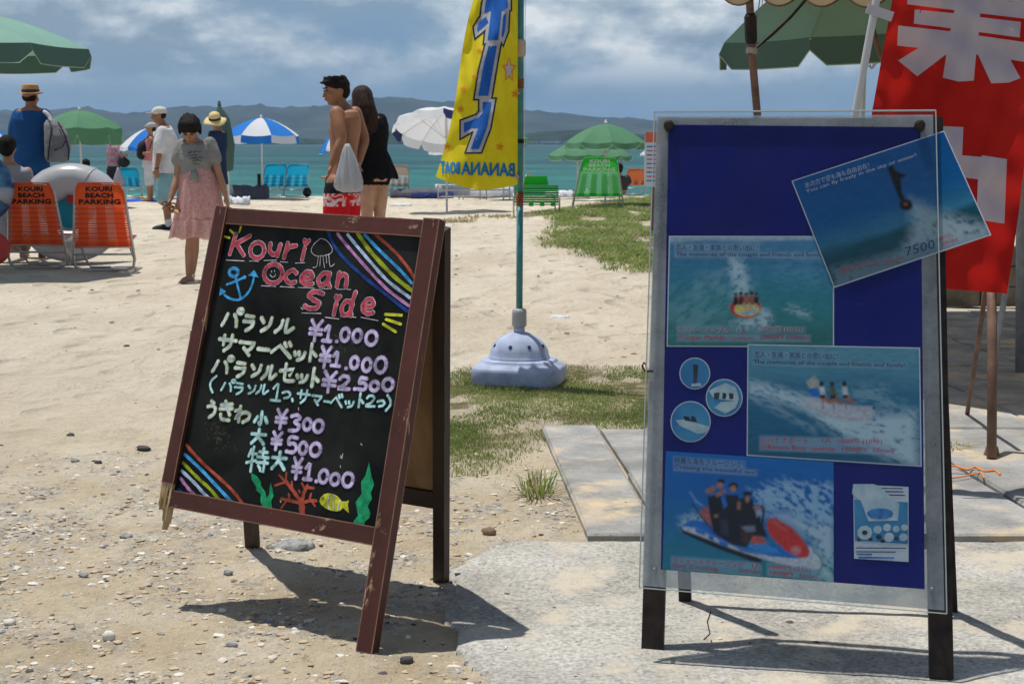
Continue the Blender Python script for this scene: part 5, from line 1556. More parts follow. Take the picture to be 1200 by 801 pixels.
umbrella('beach_umbrella', 'blue and white umbrella partly hidden behind the people with the black backpack', **um_px(176, 34, 150, 143, 212, 171), mats=[m_wcl, m_bcl], val=.08, rot=.2, scallop=False, pipe=False)
umbrella('beach_umbrella', 'blue and white umbrella cut off at the left edge behind the dark-haired person', **um_px(-28, 32, 140, -70, 12, 166), mats=[m_wcl, m_bcl], val=.08, rot=.5, scallop=False, pipe=False)
umbrella('beach_umbrella', 'small tilted blue and white umbrella just left of the shirtless man', **um_px(392, 36, 157, 370, 414, 172), mats=[m_bcl, m_wcl], val=.05, rot=.2, scallop=False, pipe=False, tilt=(0, -.25))
m_navy = material('navy_cloth_patch', (0.012, 0.02, 0.12), 0.8)
umbrella('beach_umbrella', 'big white umbrella tilted towards the beach beside the yellow banner', **um_px(523, 27, 130, 463, 583, 149), mats=[m_wcl], vmats=[m_wcl, m_navy, m_wcl, m_wcl], val=.16, rot=.0, tilt=(-.34, .03), pipe=False, n=12)
umbrella('beach_umbrella', 'low white umbrella below the big white one, half behind the yellow banner', **um_px(532, 35, 164, 503, 561, 177), mats=[m_wcl], val=.06, rot=.3, pipe=False)
umbrella('beach_umbrella', 'white umbrella tip peeking out left of the poster stand', **um_px(775, 34, 168, 751, 800, 179), mats=[m_wcl], val=.04, rot=.3, pipe=False)
# big pale green one above the poster stand, its rim dipping to the left
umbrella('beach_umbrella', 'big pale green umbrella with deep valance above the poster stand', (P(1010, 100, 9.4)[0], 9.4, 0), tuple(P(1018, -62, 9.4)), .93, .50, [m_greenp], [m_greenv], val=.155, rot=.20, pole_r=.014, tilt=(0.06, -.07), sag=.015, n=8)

# closed green parasol behind the straw-hat woman
t = thing('closed_umbrella', 'furled green beach umbrella standing right behind the woman in the straw hat', 'umbrella', (P(266, 200, 27.6)[0], 27.6, gz(-5, 27.6)))
a0 = P(257, 127, 27.6); 
mb = MB(); q = [a0 + np.array([0, 0, .08]), a0, P(262, 140, 27.6), P(266, 170, 27.6), P(267, 199, 27.6), P(267, 201, 27.6)]
mb.tube(q, [.02, .05, .11, .14, .10, .02], 12); mb.build('furled_canopy', m_greenv, t, smooth='all')
mb = MB(); mb.tube([P(267, 199, 27.6), np.array([P(267, 199, 27.6)[0], 27.6, -.1])], .02, 8); mb.build('pole', m_rib, t)
mb = MB(); mb.tube([a0 + np.array([0, 0, .06]), a0 + np.array([0, 0, .13])], [.035, .02], 8); mb.build('finial', material('grey_plastic', (.12, .13, .14)), t)
# ================================================================== FOLDING CHAIRS
m_tube = material('aluminium_chair_tube', (0.42, 0.42, 0.42), 0.35, 0.5, metal=.7, var=.15, vscale=40)
m_or = material('orange_chair_vinyl', (0.78, 0.10, 0.022), 0.6, 0.3, transl=.45)
m_ory = material('orange_striped_strap', (0.80, 0.17, 0.06), 0.5, 0.3, transl=.45)
m_gn = material('green_chair_vinyl', (0.035, 0.52, 0.05), 0.55, 0.3, transl=.40)
m_gns = material('pale_green_chair_strap', (0.22, 0.60, 0.28), 0.55, 0.3, transl=.35)
m_bl = material('turquoise_chair_cloth', (0.010, 0.36, 0.58), 0.6, 0.3, transl=.40)
m_bls = material('light_turquoise_strap', (0.06, 0.48, 0.66), 0.6, 0.3, transl=.40)
m_bg = material('beige_chair_cloth', (0.42, 0.35, 0.28), 0.8, 0.2, transl=.3)
m_bgs = material('white_chair_strap', (0.60, 0.62, 0.62), 0.8, 0.2, transl=.3)
m_blk = material('black_print', (0.012, 0.010, 0.010), 0.7)
m_wpr = material('white_print', (0.65, 0.68, 0.65), 0.7)

class Free:
    """a plane given by three corners, for lettering on chairs and flags"""
    def __init__(s, o, ux, uz):
        s.o, s.ux, s.uz = map(lambda a: np.array(a, float), (o, ux, uz))
        s.n = np.cross(s.ux, s.uz); s.n /= np.linalg.norm(s.n)
    def at(s, uv, off=0): return s.o + s.ux * uv[0] + s.uz * uv[1] + s.n * off

def text_free(s_, fr, u0, v0, u1, v1, off, mat, name, parent, flip=False, bold=0.0):
    V, F, ar = text_mesh(s_)
    mb = MB()
    for k, (dx, dy) in enumerate([(0, 0)] if not bold else [(-bold, 0), (bold, 0), (0, bold), (0, -bold)]):
        mb.add([fr.at((u0 + (u1 - u0) * ((1 - x) if flip else x) + dx, v0 + (v1 - v0) * y + dy), off + k * .0002) for x, y in V], F)
    return mb.build(name, mat, parent)

def beach_chair(label, loc, rz=0.0, wt=.42, wb=.60, H=.83, lean=.16, mat=m_or, smat=m_ory, text=m_blk, ns=15, head=.24, group='folding beach chairs', stripes=False, seat=True, low=.27, tr=.013):
    """built about its own base, its back towards -Y"""
    t = thing('folding_chair', label, 'beach chair', (0, 0, 0), group)
    W = lambda z: wt + (wb - wt) * (1 - z / H)
    y = lambda z: -lean * (z / H - .3)
    pt_ = lambda s_, z, dy=0: np.array([s_ * W(z) / 2, y(z) + dy, z])
    rr = .09
    loop = [pt_(-1, .02) + np.array([rr, 0, 0]), pt_(-1, .05) + np.array([rr * .25, 0, 0]), pt_(-1, .12), pt_(-1, H * .5), pt_(-1, H - rr), pt_(-1, H - .02) + np.array([rr * .35, 0, 0]), pt_(-1, H) + np.array([rr, 0, 0]),
            pt_(1, H) - np.array([rr, 0, 0]), pt_(1, H - .02) - np.array([rr * .35, 0, 0]), pt_(1, H - rr), pt_(1, H * .5), pt_(1, .12), pt_(1, .05) - np.array([rr * .25, 0, 0]), pt_(1, .02) - np.array([rr, 0, 0])]
    mb = MB(); mb.tube(loop, tr, 8, closed=True); mb.build('back_frame', m_tube, t, smooth='all')
    for z in (low - .03, low - .10):
        mb = MB(); mb.tube([pt_(-1, z), pt_(1, z)], tr * .75, 6); mb.build('cross_tube', m_tube, t, smooth='all')
    # rear leg loop and seat frame
    xs_ = wb / 2 - .07
    lp = [np.array([-xs_, .06, low]), np.array([-xs_, .30, .10]), np.array([-xs_ + .03, .36, .02]), np.array([xs_ - .03, .36, .02]), np.array([xs_, .30, .10]), np.array([xs_, .06, low])]
    mb = MB(); mb.tube(lp, tr * .9, 8); mb.build('leg_frame', m_tube, t, smooth='all')
    if seat:
        sp_ = [np.array([-xs_, .02, low]), np.array([-xs_, .42, low + .05]), np.array([xs_, .42, low + .05]), np.array([xs_, .02, low])]
        mb = MB(); mb.tube(sp_, tr * .9, 8); mb.build('seat_frame', m_tube, t, smooth='all')
        for i in range(7):
            f_ = (i + .5) / 7
            yy = .04 + .36 * f_; z = low + .05 * f_ + .012
            mb = MB(); mb.box((0, yy, z), (xs_ * 2 + .02, .036, .003)); mb.build('seat_strap', mat if i % 2 else smat, t)
    # head panel
    def strip(z0, z1, off, m_, name, nx=6, bulge=.0, par=t, ww=1.0):
        V = []; F = []
        for i in range(nx + 1):
            for z in (z0, z1):
                w_ = W(z) * ww
                if z > H - rr: w_ -= rr * .55
                V.append(np.array([(i / nx - .5) * w_, y(z) - off - bulge * math.sin(math.pi * i / nx), z]))
            if i: F.append((2 * i - 2, 2 * i, 2 * i + 1, 2 * i - 1))
        mb = MB(); mb.add(V, F); mb.build(name, m_, par)
        return None
    zt = H - head * H
    V = []; F = []
    for j in range(6):
        z = zt + (H - zt + .012) * j / 5
        for i in range(9):
            w_ = W(z) - (0 if z < H - rr else rr * .5 * ((z - H + rr) / rr) ** 1.5)
            V.append((( i / 8 - .5) * w_, y(z) - .014 - .004 * math.sin(i * .8), z))
            if i and j: F.append(((j - 1) * 9 + i - 1, (j - 1) * 9 + i, j * 9 + i, j * 9 + i - 1))
    mb = MB(); mb.add(V, F); hp = mb.build('head_panel', mat, t, smooth='all')
    zb = low + .02
    pitch_ = (zt - zb) / ns
    for i in range(ns):
        z0 = zb + pitch_ * i; 
        strip(z0 + pitch_ * .10, z0 + pitch_ * .90, .010 + .002 * (i % 2), smat if i % 2 == 0 or stripes else mat, 'back_strap')
    # vertical web bands behind the straps
    nb = 4 if stripes else 3
    for k in range(nb):
        c_ = (k + .5) / nb - .5
        w_ = .55 / nb
        V = [np.array([(c_ + sg * w_ / 2) * W(z), y(z) + .006, z]) for z in (zb - .05, zt) for sg in (-1, 1)]
        mb = MB(); mb.add(V, [(0, 1, 3, 2)]); mb.build('web_band', mat, t)
    V = [np.array([sg * W(z) / 2, y(z) - .008, z]) for z in (zb - .055, zb + .0) for sg in (-1, 1)]
    mb = MB(); mb.add(V, [(0, 1, 3, 2)]); mb.build('lower_band', mat, t)
    if text:
        sl = np.array([0, -lean / H, 1.]); 
        fr_ = Free((0, y(zt) - .020, zt), (1, 0, 0), sl)
        hh = head * H; wz = W(zt) * .40
        for k, s_ in enumerate(('KOURI', 'BEACH', 'PARKING')):
            v1 = hh * (.86 - .30 * k); w_ = wz * (.62, .66, 1.0)[k]
            text_free(s_, fr_, -w_, v1 - hh * .21, w_, v1, 0, text, 'lettering', hp, bold=.004)
    t.location = Vector([float(x) for x in loc]); t.rotation_euler = (0, 0, rz)
    return t
def gnd(px, py):
    p = GP(px, py)
    for _ in range(4):
        p = GP(px, py, gz(p[0], min(p[1], 34.5)))
    if p[1] > 34.6:
        p = P(px, py, 34.6); p[2] = gz(p[0], 34.6)
    return p
p = gnd(44, 316); beach_chair('orange folding chair with black lettering, left one of the two, in shade', p, R(-2), H=.83, lean=.14)
p = gnd(122, 319); beach_chair('orange folding chair with black lettering, right one of the two, half sunlit', p, R(3), wt=.44, H=.84, lean=.14)
p = gnd(701, 247); beach_chair('upright green folding chair with pale straps on the grass edge', p, R(4), wt=.56, wb=.90, H=.88, lean=.20, mat=m_gn, smat=m_gns, text=m_wpr, ns=12, head=.26, stripes=True)
def folded_chair(label, loc, rz, mat, smat, W_=.72, H=.60):
    """a chair folded down low: seat, back bent over it and legs below"""
    t = thing('folding_chair', label, 'beach chair', (0, 0, 0), 'folding beach chairs')
    for s_ in (-1, 1):
        mb = MB(); mb.tube([(s_ * W_ / 2, -.2, .02), (s_ * W_ / 2, -.22, .30), (s_ * W_ / 2, .1, .34), (s_ * W_ / 2 * .98, .35, .30)], .013, 6); mb.build('side_frame', m_tube, t, smooth='all')
    mb = MB(); mb.tube([(-W_ / 2 * .8, -.1, .30), (-W_ / 2 * .85, .0, .06), (-W_ / 2 * .7, .02, .02), (W_ / 2 * .7, .02, .02), (W_ / 2 * .85, 0, .06), (W_ / 2 * .8, -.1, .30)], .012, 6); mb.build('leg_frame', m_tube, t, smooth='all')
    mb = MB(); mb.tube([(-W_ / 2, -.2, .16), (W_ / 2, -.2, .16)], .010, 6); mb.build('cross_tube', m_tube, t)
    for i in range(8):
        z = .20 + i * .035; mb = MB(); mb.box((0, -.215 + .012 * i, z), (W_ * .96, .006, .030)); mb.build('back_strap', mat if i % 2 else smat, t)
    mb = MB(); V = [(-W_ * .27, .0, .46), (W_ * .27, .0, .46), (W_ * .24, -.04, H), (-W_ * .24, -.04, H)]; mb.prism(V, (0, .01, 0)); mb.build('head_panel', mat, t)
    mb = MB()
    for k in range(4): mb.box((W_ * (-.36 + .24 * k), -.225, .17), (W_ * .10, .006, .07))
    mb.build('web_band', mat, t, kind='stuff')
    t.location = Vector([float(x) for x in loc]); t.rotation_euler = (0, 0, rz)
m_gdk = material('dark_green_chair_vinyl', (0.012, 0.15, 0.03), 0.5, .4)
folded_chair('low folded green chair right beside the pole of the yellow banner', gnd(628, 251), R(2), m_gn, m_gdk)
p = gnd(320, 229.5); beach_chair('turquoise reclined chair facing the sea, left of the pair under the striped umbrella', p, R(28), wt=.50, wb=.56, H=.74, lean=.34, mat=m_bl, smat=m_bls, text=None, ns=6, head=.3, stripes=False)
p = gnd(347, 229.8); beach_chair('turquoise reclined chair facing the sea, right of the pair under the striped umbrella', p, R(24), wt=.50, wb=.56, H=.74, lean=.34, mat=m_bl, smat=m_bls, text=None, ns=6, head=.3)
p = gnd(154, 231); beach_chair('turquoise chair by the water between the plaid-shirt person and the pink-top person', p, R(-4), wt=.44, wb=.5, H=.66, lean=.25, mat=m_bl, smat=m_bl, text=None, ns=6, head=.3)
p = gnd(464, 230.5); beach_chair('beige and white striped chair by the water right of the woman in black', p, R(8), wt=.56, wb=.56, H=.70, lean=.2, mat=m_bg, smat=m_bgs, text=None, ns=7, head=.32, stripes=True)
m_or2 = material('faded_orange_chair_cloth', (0.52, 0.14, 0.05), 0.7, 0.2, transl=.3)
p = gnd(744, 228.5); beach_chair('faded orange chair with its back to the view, dark-haired sitter in it', p, R(14), wt=.50, wb=.56, H=.60, lean=.30, mat=m_or2, smat=m_or2, text=None, ns=7, head=.4)
p = gnd(612, 228); beach_chair('orange chair sliver just right of the banner pole near the water', p, R(70), wt=.3, wb=.3, H=.52, lean=.2, mat=m_or2, smat=m_or2, text=None, ns=5, head=.4)

# ================================================================== YELLOW BANNER on its pole and water-filled base
m_teal = material('teal_painted_pole', (0.035, 0.19, 0.21), 0.4, 0.4, vscale=18, col2=(0.07, 0.26, 0.27))
m_rust = material('rusty_band', (0.13, 0.035, 0.02), 0.8, vscale=40, col2=(0.28, 0.10, 0.04))
m_base = material('pale_lilac_blue_plastic', (0.27, 0.32, 0.46), 0.6, 0.2, vscale=12, col2=(0.42, 0.48, 0.64), det=9)
m_collar = material('grey_plastic_collar', (0.36, 0.36, 0.37), 0.45, .4)
YB = 7.7
pb = P(608.5, 448, YB); pb[2] = 0.0
st = thing('banner_stand', 'teal pole in a pale lilac plastic water-filled base standing on the grass', 'banner stand', pb, None)
k = YB / FPX
rg = []
def rrect(cx_, cy_, hx, hy, r_, z, n=10):
    out = []
    for (sx, sy, a_) in ((1, 1, 0), (-1, 1, 90), (-1, -1, 180), (1, -1, 270)):
        for i in range(n):
            a = R(a_ + 90 * i / (n - 1))
            out.append(np.array([cx_ + sx * (hx - r_) + r_ * math.cos(a), cy_ + sy * (hy - r_) + r_ * math.sin(a), z]))
    return out
c0 = pb.copy(); hx = 52 * k; hy = hx * .82; yaw_ = R(-14)
def rot2(pts): 
    return [c0 + rotm(yaw_) @ (p - c0) for p in pts]
hB = .085
for s_, z, r_ in ((.97, .0, .085), (1.0, .012, .09), (1.0, hB - .018, .09), (.99, hB - .004, .09), (.965, hB + .002, .088), (.86, hB + .018, .10), (.84, hB + .022, .10), (.82, hB + .034, .105), (.78, hB + .038, .11)):
    rg.append(rot2(rrect(c0[0], c0[1], hx * s_, hy * s_, r_, z)))
mb = MB(); mb.rings(rg); bs = mb.build('weighted_base', m_base, st, smooth=True)
prof = [(.70, hB + .025), (.70, hB + .048), (.685, hB + .052), (.675, hB + .056), (.655, hB + .080), (.60, hB + .105), (.52, hB + .128), (.41, hB + .147), (.28, hB + .162), (.17, hB + .170), (.15, hB + .172)]
mb = MB(); mb.lathe([(hx * r_, z) for r_, z in prof], (c0[0], c0[1], 0), 48, 1.0, .90, M=np.eye(3)); mb.build('base_dome', m_base, bs, smooth=True)
for ang in (-160, -110, -68, -25, 20, 70, 120, 165):
    r1 = hx * .585; a = R(ang)
    c_ = c0 + np.array([r1 * math.cos(a), .9 * r1 * math.sin(a), hB + .106]); nrm = np.array([math.cos(a) * .8, math.sin(a) * .8, .55])
    mb = MB(); mb.tube([c_ - nrm * .01, c_ + nrm * .004], [.010, .010], 10); mb.build('dimple', m_navy, bs)
mb = MB(); mb.tube([c0 + np.array([0, 0, hB + .15]), c0 + np.array([0, 0, hB + .205])], [.029, .027], 14); mb.build('neck', m_base, st, smooth='all')
mb = MB(); mb.tube([c0 + np.array([0, 0, z]) for z in (hB + .200, hB + .205, hB + .270, hB + .285, hB + .29)], [.033, .037, .037, .035, .028], 16); mb.build('collar', m_collar, st, smooth='all')
pt_top = P(611.5, -260, YB); pt_bot = c0 + np.array([0, 0, hB + .2])
pl_ = lambda py: pt_bot + (pt_top - pt_bot) * ((py - 395) / (-260 - 395))
mb = MB(); mb.tube([pt_bot, pl_(246)], .0165, 12); mb.build('pole', m_teal, st, smooth='all')
mb = MB(); mb.tube([pl_(246), pl_(229)], .0175, 12); mb.build('rusty_joint', m_rust, st, smooth='all')
mb = MB(); mb.tube([pl_(229), pl_(58), pt_top], [.0165, .0160, .0145], 12); mb.build('pole', m_teal, st, smooth='all')
mb = MB(); mb.tube([pl_(66), pl_(63), pl_(48), pl_(45)], [.018, .026, .026, .018], 12); mb.build('pole_clamp', material('beige_plastic', (.5, .42, .33), .5), st, smooth='all')
mb = MB(); mb.tube([pl_(170), pl_(165)], .0185, 10); mb.build('band', m_blk, st)
mb = MB(); mb.tube([pl_(104), pl_(92)], .0172, 10); mb.build('band', m_rust, st)
mb = MB(); mb.tube([pl_(-20) + np.array([.022, 0, 0]), pl_(205) + np.array([.022, -.002, 0]), pl_(212) + np.array([.002, -.01, 0])], .0016, 5); mb.build('cord', m_wpr, st)

m_yel = material('yellow_banner_cloth', (0.68, 0.56, 0.015), 0.75, 0.15, vscale=5, col2=(0.78, 0.66, 0.03), transl=.42)
def flagpt(u, v, off=0.0):
    """u 0..1 from the pole side to the free edge, v 0 at y=218 .. 1 at y=-130 (photo rows)"""
    py = 216 - v * 360
    xr = 606.5 - 2.0 * (1 - v) * 0
    f_ = (py - 0) / 212
    xl = 557.5 - 46 * max(min(f_, 1.05), -2) ** 1 if py >= 0 else 557.5 + (-py) * .12
    xl = xl + 3.5 * math.sin(v * 9)
    px = xr + (xl - xr) * u
    yy = py + (v < .04) * 0 + (-9 * u ** 2 * (1 - v) ** 2 * 1.0) + 8 * math.sin(math.pi * u) * (1 - v) ** 6
    Y = YB - .02 - .09 * math.sin(u * 3.1 + 2.2 * v) - .05 * u * math.sin(v * 6.0) - .020 * math.sin(u * 9 + v * 21) * (.3 + u) - .009 * math.sin(u * 23 - v * 34) - .012 * (vnoise(np.array([u * 7 + v * 9]), np.array([v * 26 - u * 5]))[0] - .5)
    p = P(px, yy, Y)
    return p - np.array([0, off, 0])
fl_ = thing('banner', 'yellow banner with blue lettering seen mirrored from behind, hanging from the teal pole', 'banner', pl_(212), None)
nu, nv = 44, 110
V = []; F = []
for j in range(nv + 1):
    for i in range(nu + 1):
        V.append(flagpt(i / nu, j / nv))
        if i and j:
            a = j * (nu + 1) + i; F.append((a - 1 - nu - 1, a - nu - 1, a, a - 1))
mb = MB(); mb.add(V, F); cloth = mb.build('cloth', m_yel, fl_, smooth='all')
def px2flag(px, py):
    """invert flagpt roughly by search"""
    best = None; u, v = .5, (216 - py) / 360
    for _ in range(12):
        p = flagpt(u, v); d = p - np.array([0, 0, HC]); fw = d[1] * CP - d[2] * SP
        x = 600 + FPX * d[0] / fw; y = 400.5 - FPX * (d[1] * SP + d[2] * CP) / fw
        u += (x - px) / 60.0 * .8; v += (y - py) / 360.0
    return u, v
class FlagSurf:
    pass
def flag_poly(pts, off, mat, name, parent=None, sub=5.0):
    """a printed shape laid over the waving cloth: triangulated, refined, then dropped on the cloth"""
    import bmesh
    bm = bmesh.new()
    vs = [bm.verts.new((x, y, 0)) for x, y in pts]
    f = bm.faces.new(vs); bm.normal_update()
    bmesh.ops.triangulate(bm, faces=[f])
    for _ in range(4):
        es = [e for e in bm.edges if e.calc_length() > sub]
        if not es: break
        bmesh.ops.subdivide_edges(bm, edges=es, cuts=1)
        bmesh.ops.triangulate(bm, faces=[f for f in bm.faces if len(f.verts) > 3])
    V = [flagpt(*px2flag(v.co.x, v.co.y), off) for v in bm.verts]
    bm.verts.index_update()
    F = [tuple(v.index for v in f.verts) for f in bm.faces]; bm.free()
    mb = MB(); mb.add(V, F)
    return mb.build(name, mat, parent or cloth, smooth='all')
m_fb = material('banner_blue_print', (0.02, 0.16, 0.60), 0.7, transl=.42); m_fw = material('banner_white_print', (0.62, 0.62, 0.66), 0.7, transl=.42)
m_fk = material('banner_dark_outline', (0.02, 0.03, 0.045), 0.7, transl=.1); m_fo = material('banner_orange_print', (0.75, 0.33, 0.02), 0.7, transl=.42)
m_fl = material('banner_light_blue_print', (0.03, 0.28, 0.62), 0.7, transl=.42)
Z = lambda pts, s_, ox, oy: [(ox + x / s_, oy + y / s_) for x, y in pts]
def grow(poly, d):
    """offset an outline outwards"""
    n = len(poly); A = sum(poly[i][0] * poly[(i + 1) % n][1] - poly[(i + 1) % n][0] * poly[i][1] for i in range(n))
    s_ = 1 if A > 0 else -1; out = []
    for i in range(n):
        p0, p1, p2 = np.array(poly[i - 1]), np.array(poly[i]), np.array(poly[(i + 1) % n])
        a = (p1 - p0) / (np.linalg.norm(p1 - p0) + 1e-9); b_ = (p2 - p1) / (np.linalg.norm(p2 - p1) + 1e-9)
        n1 = np.array([a[1], -a[0]]) * s_; n2 = np.array([b_[1], -b_[0]]) * s_
        m_ = n1 + n2; m_ /= np.linalg.norm(m_) + 1e-9
        out.append(tuple(p1 + m_ * d / max(m_ @ n1, .5)))
    return out
A1 = (7.285, 500, 0); A2 = (5.72, 500, 90)
shapes = [Z([(520, -40), (690, -40), (690, 70), (640, 95), (610, 345), (520, 345), (550, 95), (490, 120), (500, 40)], *A1),
          Z([(505, 145), (530, 195), (435, 275), (430, 240), (465, 180)], *A1), Z([(655, 135), (680, 115), (668, 265), (650, 330), (638, 300)], *A1),
          Z([(528, 392), (600, 392), (520, 800), (448, 800)], *A1), ]
shapes[3] = [(572.5, 54), (582.3, 54), (577, 84), (573.0, 108), (572, 112.5), (560.5, 112.5), (565, 84)]
shapes += [Z([(375, 170), (435, 170), (405, 340), (350, 485), (295, 485), (345, 345), (300, 345), (250, 375), (250, 310), (345, 275), (375, 240)], *A2)]
shapes += [[(572, -110), (600, -110), (597, -30), (570, -30)]]
for i, s_ in enumerate(shapes):
    flag_poly(grow(s_, 5.6), .003, m_fk, 'printed_outline'); flag_poly(grow(s_, 3.6), .0055 + .0001 * i, m_fw, 'printed_outline'); flag_poly(s_, .008, m_fb, 'printed_letter')
star = []
for i in range(10):
    a = R(-90 + 36 * i); r_ = (11, 4.8)[i % 2]
    star.append((596.5 + r_ * .55 * math.cos(a), 82 + r_ * 1.15 * math.sin(a)))
flag_poly(grow(star, 1.8), .003, m_fo, 'printed_star'); flag_poly(star, .0055, m_fw, 'printed_star')
for cx_, cy_, r_ in ((586, 172, 6), (604, 110, 6), (524, 172, 5), (540, 128, 5), (543, 105, 5), (562, 60, 4), (556, 90, 4), (570, 200, 3), (545, 20, 0)):
    if not r_: continue
    st_ = [(cx_ + (r_, r_ * .45)[i % 2] * math.cos(R(-80 + 36 * i)), cy_ + (r_, r_ * .45)[i % 2] * math.sin(R(-80 + 36 * i))) for i in range(10)]
    flag_poly(st_, .003, m_fo, 'printed_star')
# mirrored words along the bottom
def flag_text(s_, x0, x1, y0, y1, mat, off, dy=0, bold=0.0):
    V, F, ar = text_mesh(s_)
    mb = MB()
    for k_, (bx, by) in enumerate([(0, 0)] if not bold else [(-bold, 0), (bold, 0), (0, bold), (0, -bold)]):
        mb.add([flagpt(*px2flag(x1 - (x1 - x0) * x + bx, y1 - (y1 - y0) * y + dy * x + by), off + k_ * .0001) for x, y in V], F)
    mb.build('printed_text', mat, cloth)
flag_text('BANANA', 541, 603, 191.5, 206.5, m_fl, .008, -2, bold=.7)
flag_text('BOAT', 516.5, 538.5, 190, 204, m_fl, .008, -1, bold=.7)
m_pinkcloth = material('pink_cloth_knot', (0.5, 0.33, 0.33), .8)
mb = MB(); q = pl_(209); mb.ell(q + np.array([-.03, -.02, 0]), (.03, .018, .014), rotm(0, 0, .3), 10, 8); mb.ell(q + np.array([-.055, -.02, .012]), (.02, .012, .02), None, 8, 6)
blob(mb, .005, 'knot', m_pinkcloth, fl_, 2)

# ================================================================== RED BANNER with white characters
YR = 5.3
m_red2 = material('red_banner_cloth', (0.40, 0.012, 0.010), 0.75, 0.15, vscale=4, col2=(0.48, 0.018, 0.012), transl=.42)
m_rw = material('white_banner_characters', (0.52, 0.50, 0.56), 0.75, vscale=4, col2=(0.60, 0.58, 0.62), transl=.35)
def rpt(px, py, off=0.0):
    a = (px - 1020) / 180; b_ = py / 340
    Y = YR + .05 * math.sin(a * 5 + b_ * 3) * (.4 + b_) + .012 * math.sin(a * 14 + b_ * 9 + 1) + .009 * math.sin(a * 10 - b_ * 38) + .007 * math.sin(a * 31 + b_ * 22) + .02 * (vnoise(np.array([a * 6 + b_ * 5 + 9]), np.array([b_ * 11 - a * 9 + 40]))[0] - .5) - .10 * a * b_
    return P(px, py, Y - off)
rb = thing('banner', 'red banner with large white characters hanging behind the poster stand', 'banner', rpt(1100, 330), None)
def rflag(poly, off, mat, name, parent, sub):
    import bmesh
    bm = bmesh.new(); f = bm.faces.new([bm.verts.new((x, y, 0)) for x, y in poly]); bm.normal_update(); bmesh.ops.triangulate(bm, faces=[f])
    for _ in range(5):
        es = [e for e in bm.edges if e.calc_length() > sub]
        if not es: break
        bmesh.ops.subdivide_edges(bm, edges=es, cuts=1)
        bmesh.ops.triangulate(bm, faces=[f for f in bm.faces if len(f.verts) > 3])
    bm.verts.index_update()
    mb = MB(); mb.add([rpt(v.co.x, v.co.y, off) for v in bm.verts], [tuple(v.index for v in f.verts) for f in bm.faces]); bm.free()
    return mb.build(name, mat, parent, smooth='all')
V = []; F = []
nu, nv = 40, 70
for j in range(nv + 1):
    v = j / nv; py = -170 + v * 500
    for i in range(nu + 1):
        u = i / nu
        xl = 1045.5 - (py - 0) * .18 if py < 130 else 1022 + (py - 130) * (-.10)
        xr = 1222 - max(py, 0) * .118 - (max(py - 240, 0)) * .03
        yy = py + 14 * u * v
        V.append(rpt(xl + (xr - xl) * u, yy))
        if i and j:
            a = j * (nu + 1) + i; F.append((a - 1 - nu - 1, a - nu - 1, a, a - 1))
mb = MB(); mb.add(V, F); rc = mb.build('cloth', m_red2, rb, smooth='all')
ZR = (6.163, 1010, 0)
G1 = Z([(330, -60), (1300, -60), (1300, 60), (1060, 8), (1060, 12), (1300, 45), (1300, 160), (1170, 135), (855, 98), (852, 125), (1148, 160), (1140, 272), (845, 232), (842, 258), (1171, 305), (1300, 330), (1300, 465), (1072, 432), (1145, 565), (1060, 598), (935, 603), (838, 395), (825, 395), (808, 583), (700, 590), (585, 562), (610, 398), (600, 400), (400, 552), (262, 438), (410, 347), (255, 330), (262, 185), (638, 228), (642, 205), (375, 172), (382, 70), (665, 97), (668, 75), (328, 32)], *ZR)
rflag(G1, .004, m_rw, 'white_character', rc, 12)
G2 = [(1082, 146), (1129, 149), (1126, 184), (1179, 188), (1176, 262), (1140, 256), (1143, 210), (1126, 208), (1126, 226), (1080, 224)]
rflag([(1062, 146), (1129, 149), (1127.5, 182), (1150, 184), (1151, 182), (1180, 186.5), (1177, 262), (1144, 257), (1146, 210), (1120, 207), (1118, 250), (1062, 246)], .004, m_rw, 'white_character', rc, 12)
# white pole it hangs on, with a tab
m_wp = material('white_plastic_pole', (0.46, 0.47, 0.48), .4, .4)
rs = thing('banner_pole', 'slanted white plastic pole holding the red banner', 'pole', (GP(985, 700, 0) * 0 + np.array([P(975, 300, 5.3)[0], 5.3, 0])), None)
mb = MB(); mb.tube([P(1047, -170, 5.32), P(1027, 0, 5.32), P(1001, 140, 5.32), P(973, 300, 5.32), np.array([P(925, 560, 5.32)[0], 5.32, 0])], .0135, 12); mb.build('pole', m_wp, rs, smooth='all')
for py in (16, 330, -150):
    x = 1025 - py * .187
    mb = MB(); a = P(x - 6, py - 6, 5.28); b_ = P(x + 24, py + 4, 5.28); mb.bar(a, b_, .032, .006, (0, 0, 1)); mb.build('tab', m_rw if py != 16 else m_rw, rs)

# ================================================================== TENT POLES, AWNING, ROPES (right)
m_pole = material('rusty_brown_steel_pole', (0.10, 0.055, 0.035), .6, .4, vscale=12, col2=(0.20, 0.11, 0.07), bump=.001, bscale=60)
m_grey = material('galvanised_steel', (0.20, 0.205, 0.21), .5, .4, metal=.3, vscale=15, col2=(0.30, 0.30, 0.31))
m_awn = material('beige_awning_cloth', (0.42, 0.33, 0.20), .85, .1, transl=.25)
m_trim = material('brown_awning_trim', (0.10, 0.045, 0.02), .8)
m_rope = material('grey_rope', (0.33, 0.31, 0.27), .9)
aw = thing('awning_tent', 'beige scalloped awning on thin poles at the upper right with ropes', 'tent', (2.4, 7.6, 0), None)
def pole(pts, r_, mat, name='tent_pole'):
    mb = MB(); mb.tube(pts, r_, 10); return mb.build(name, mat, aw, smooth='all')
YA = 7.75
pole([P(878, -12, YA), P(878.5, 0, YA), P(881, 60, YA), P(887.5, 135, YA), np.array([P(900, 300, YA)[0], YA, 0])], .0195, m_pole)
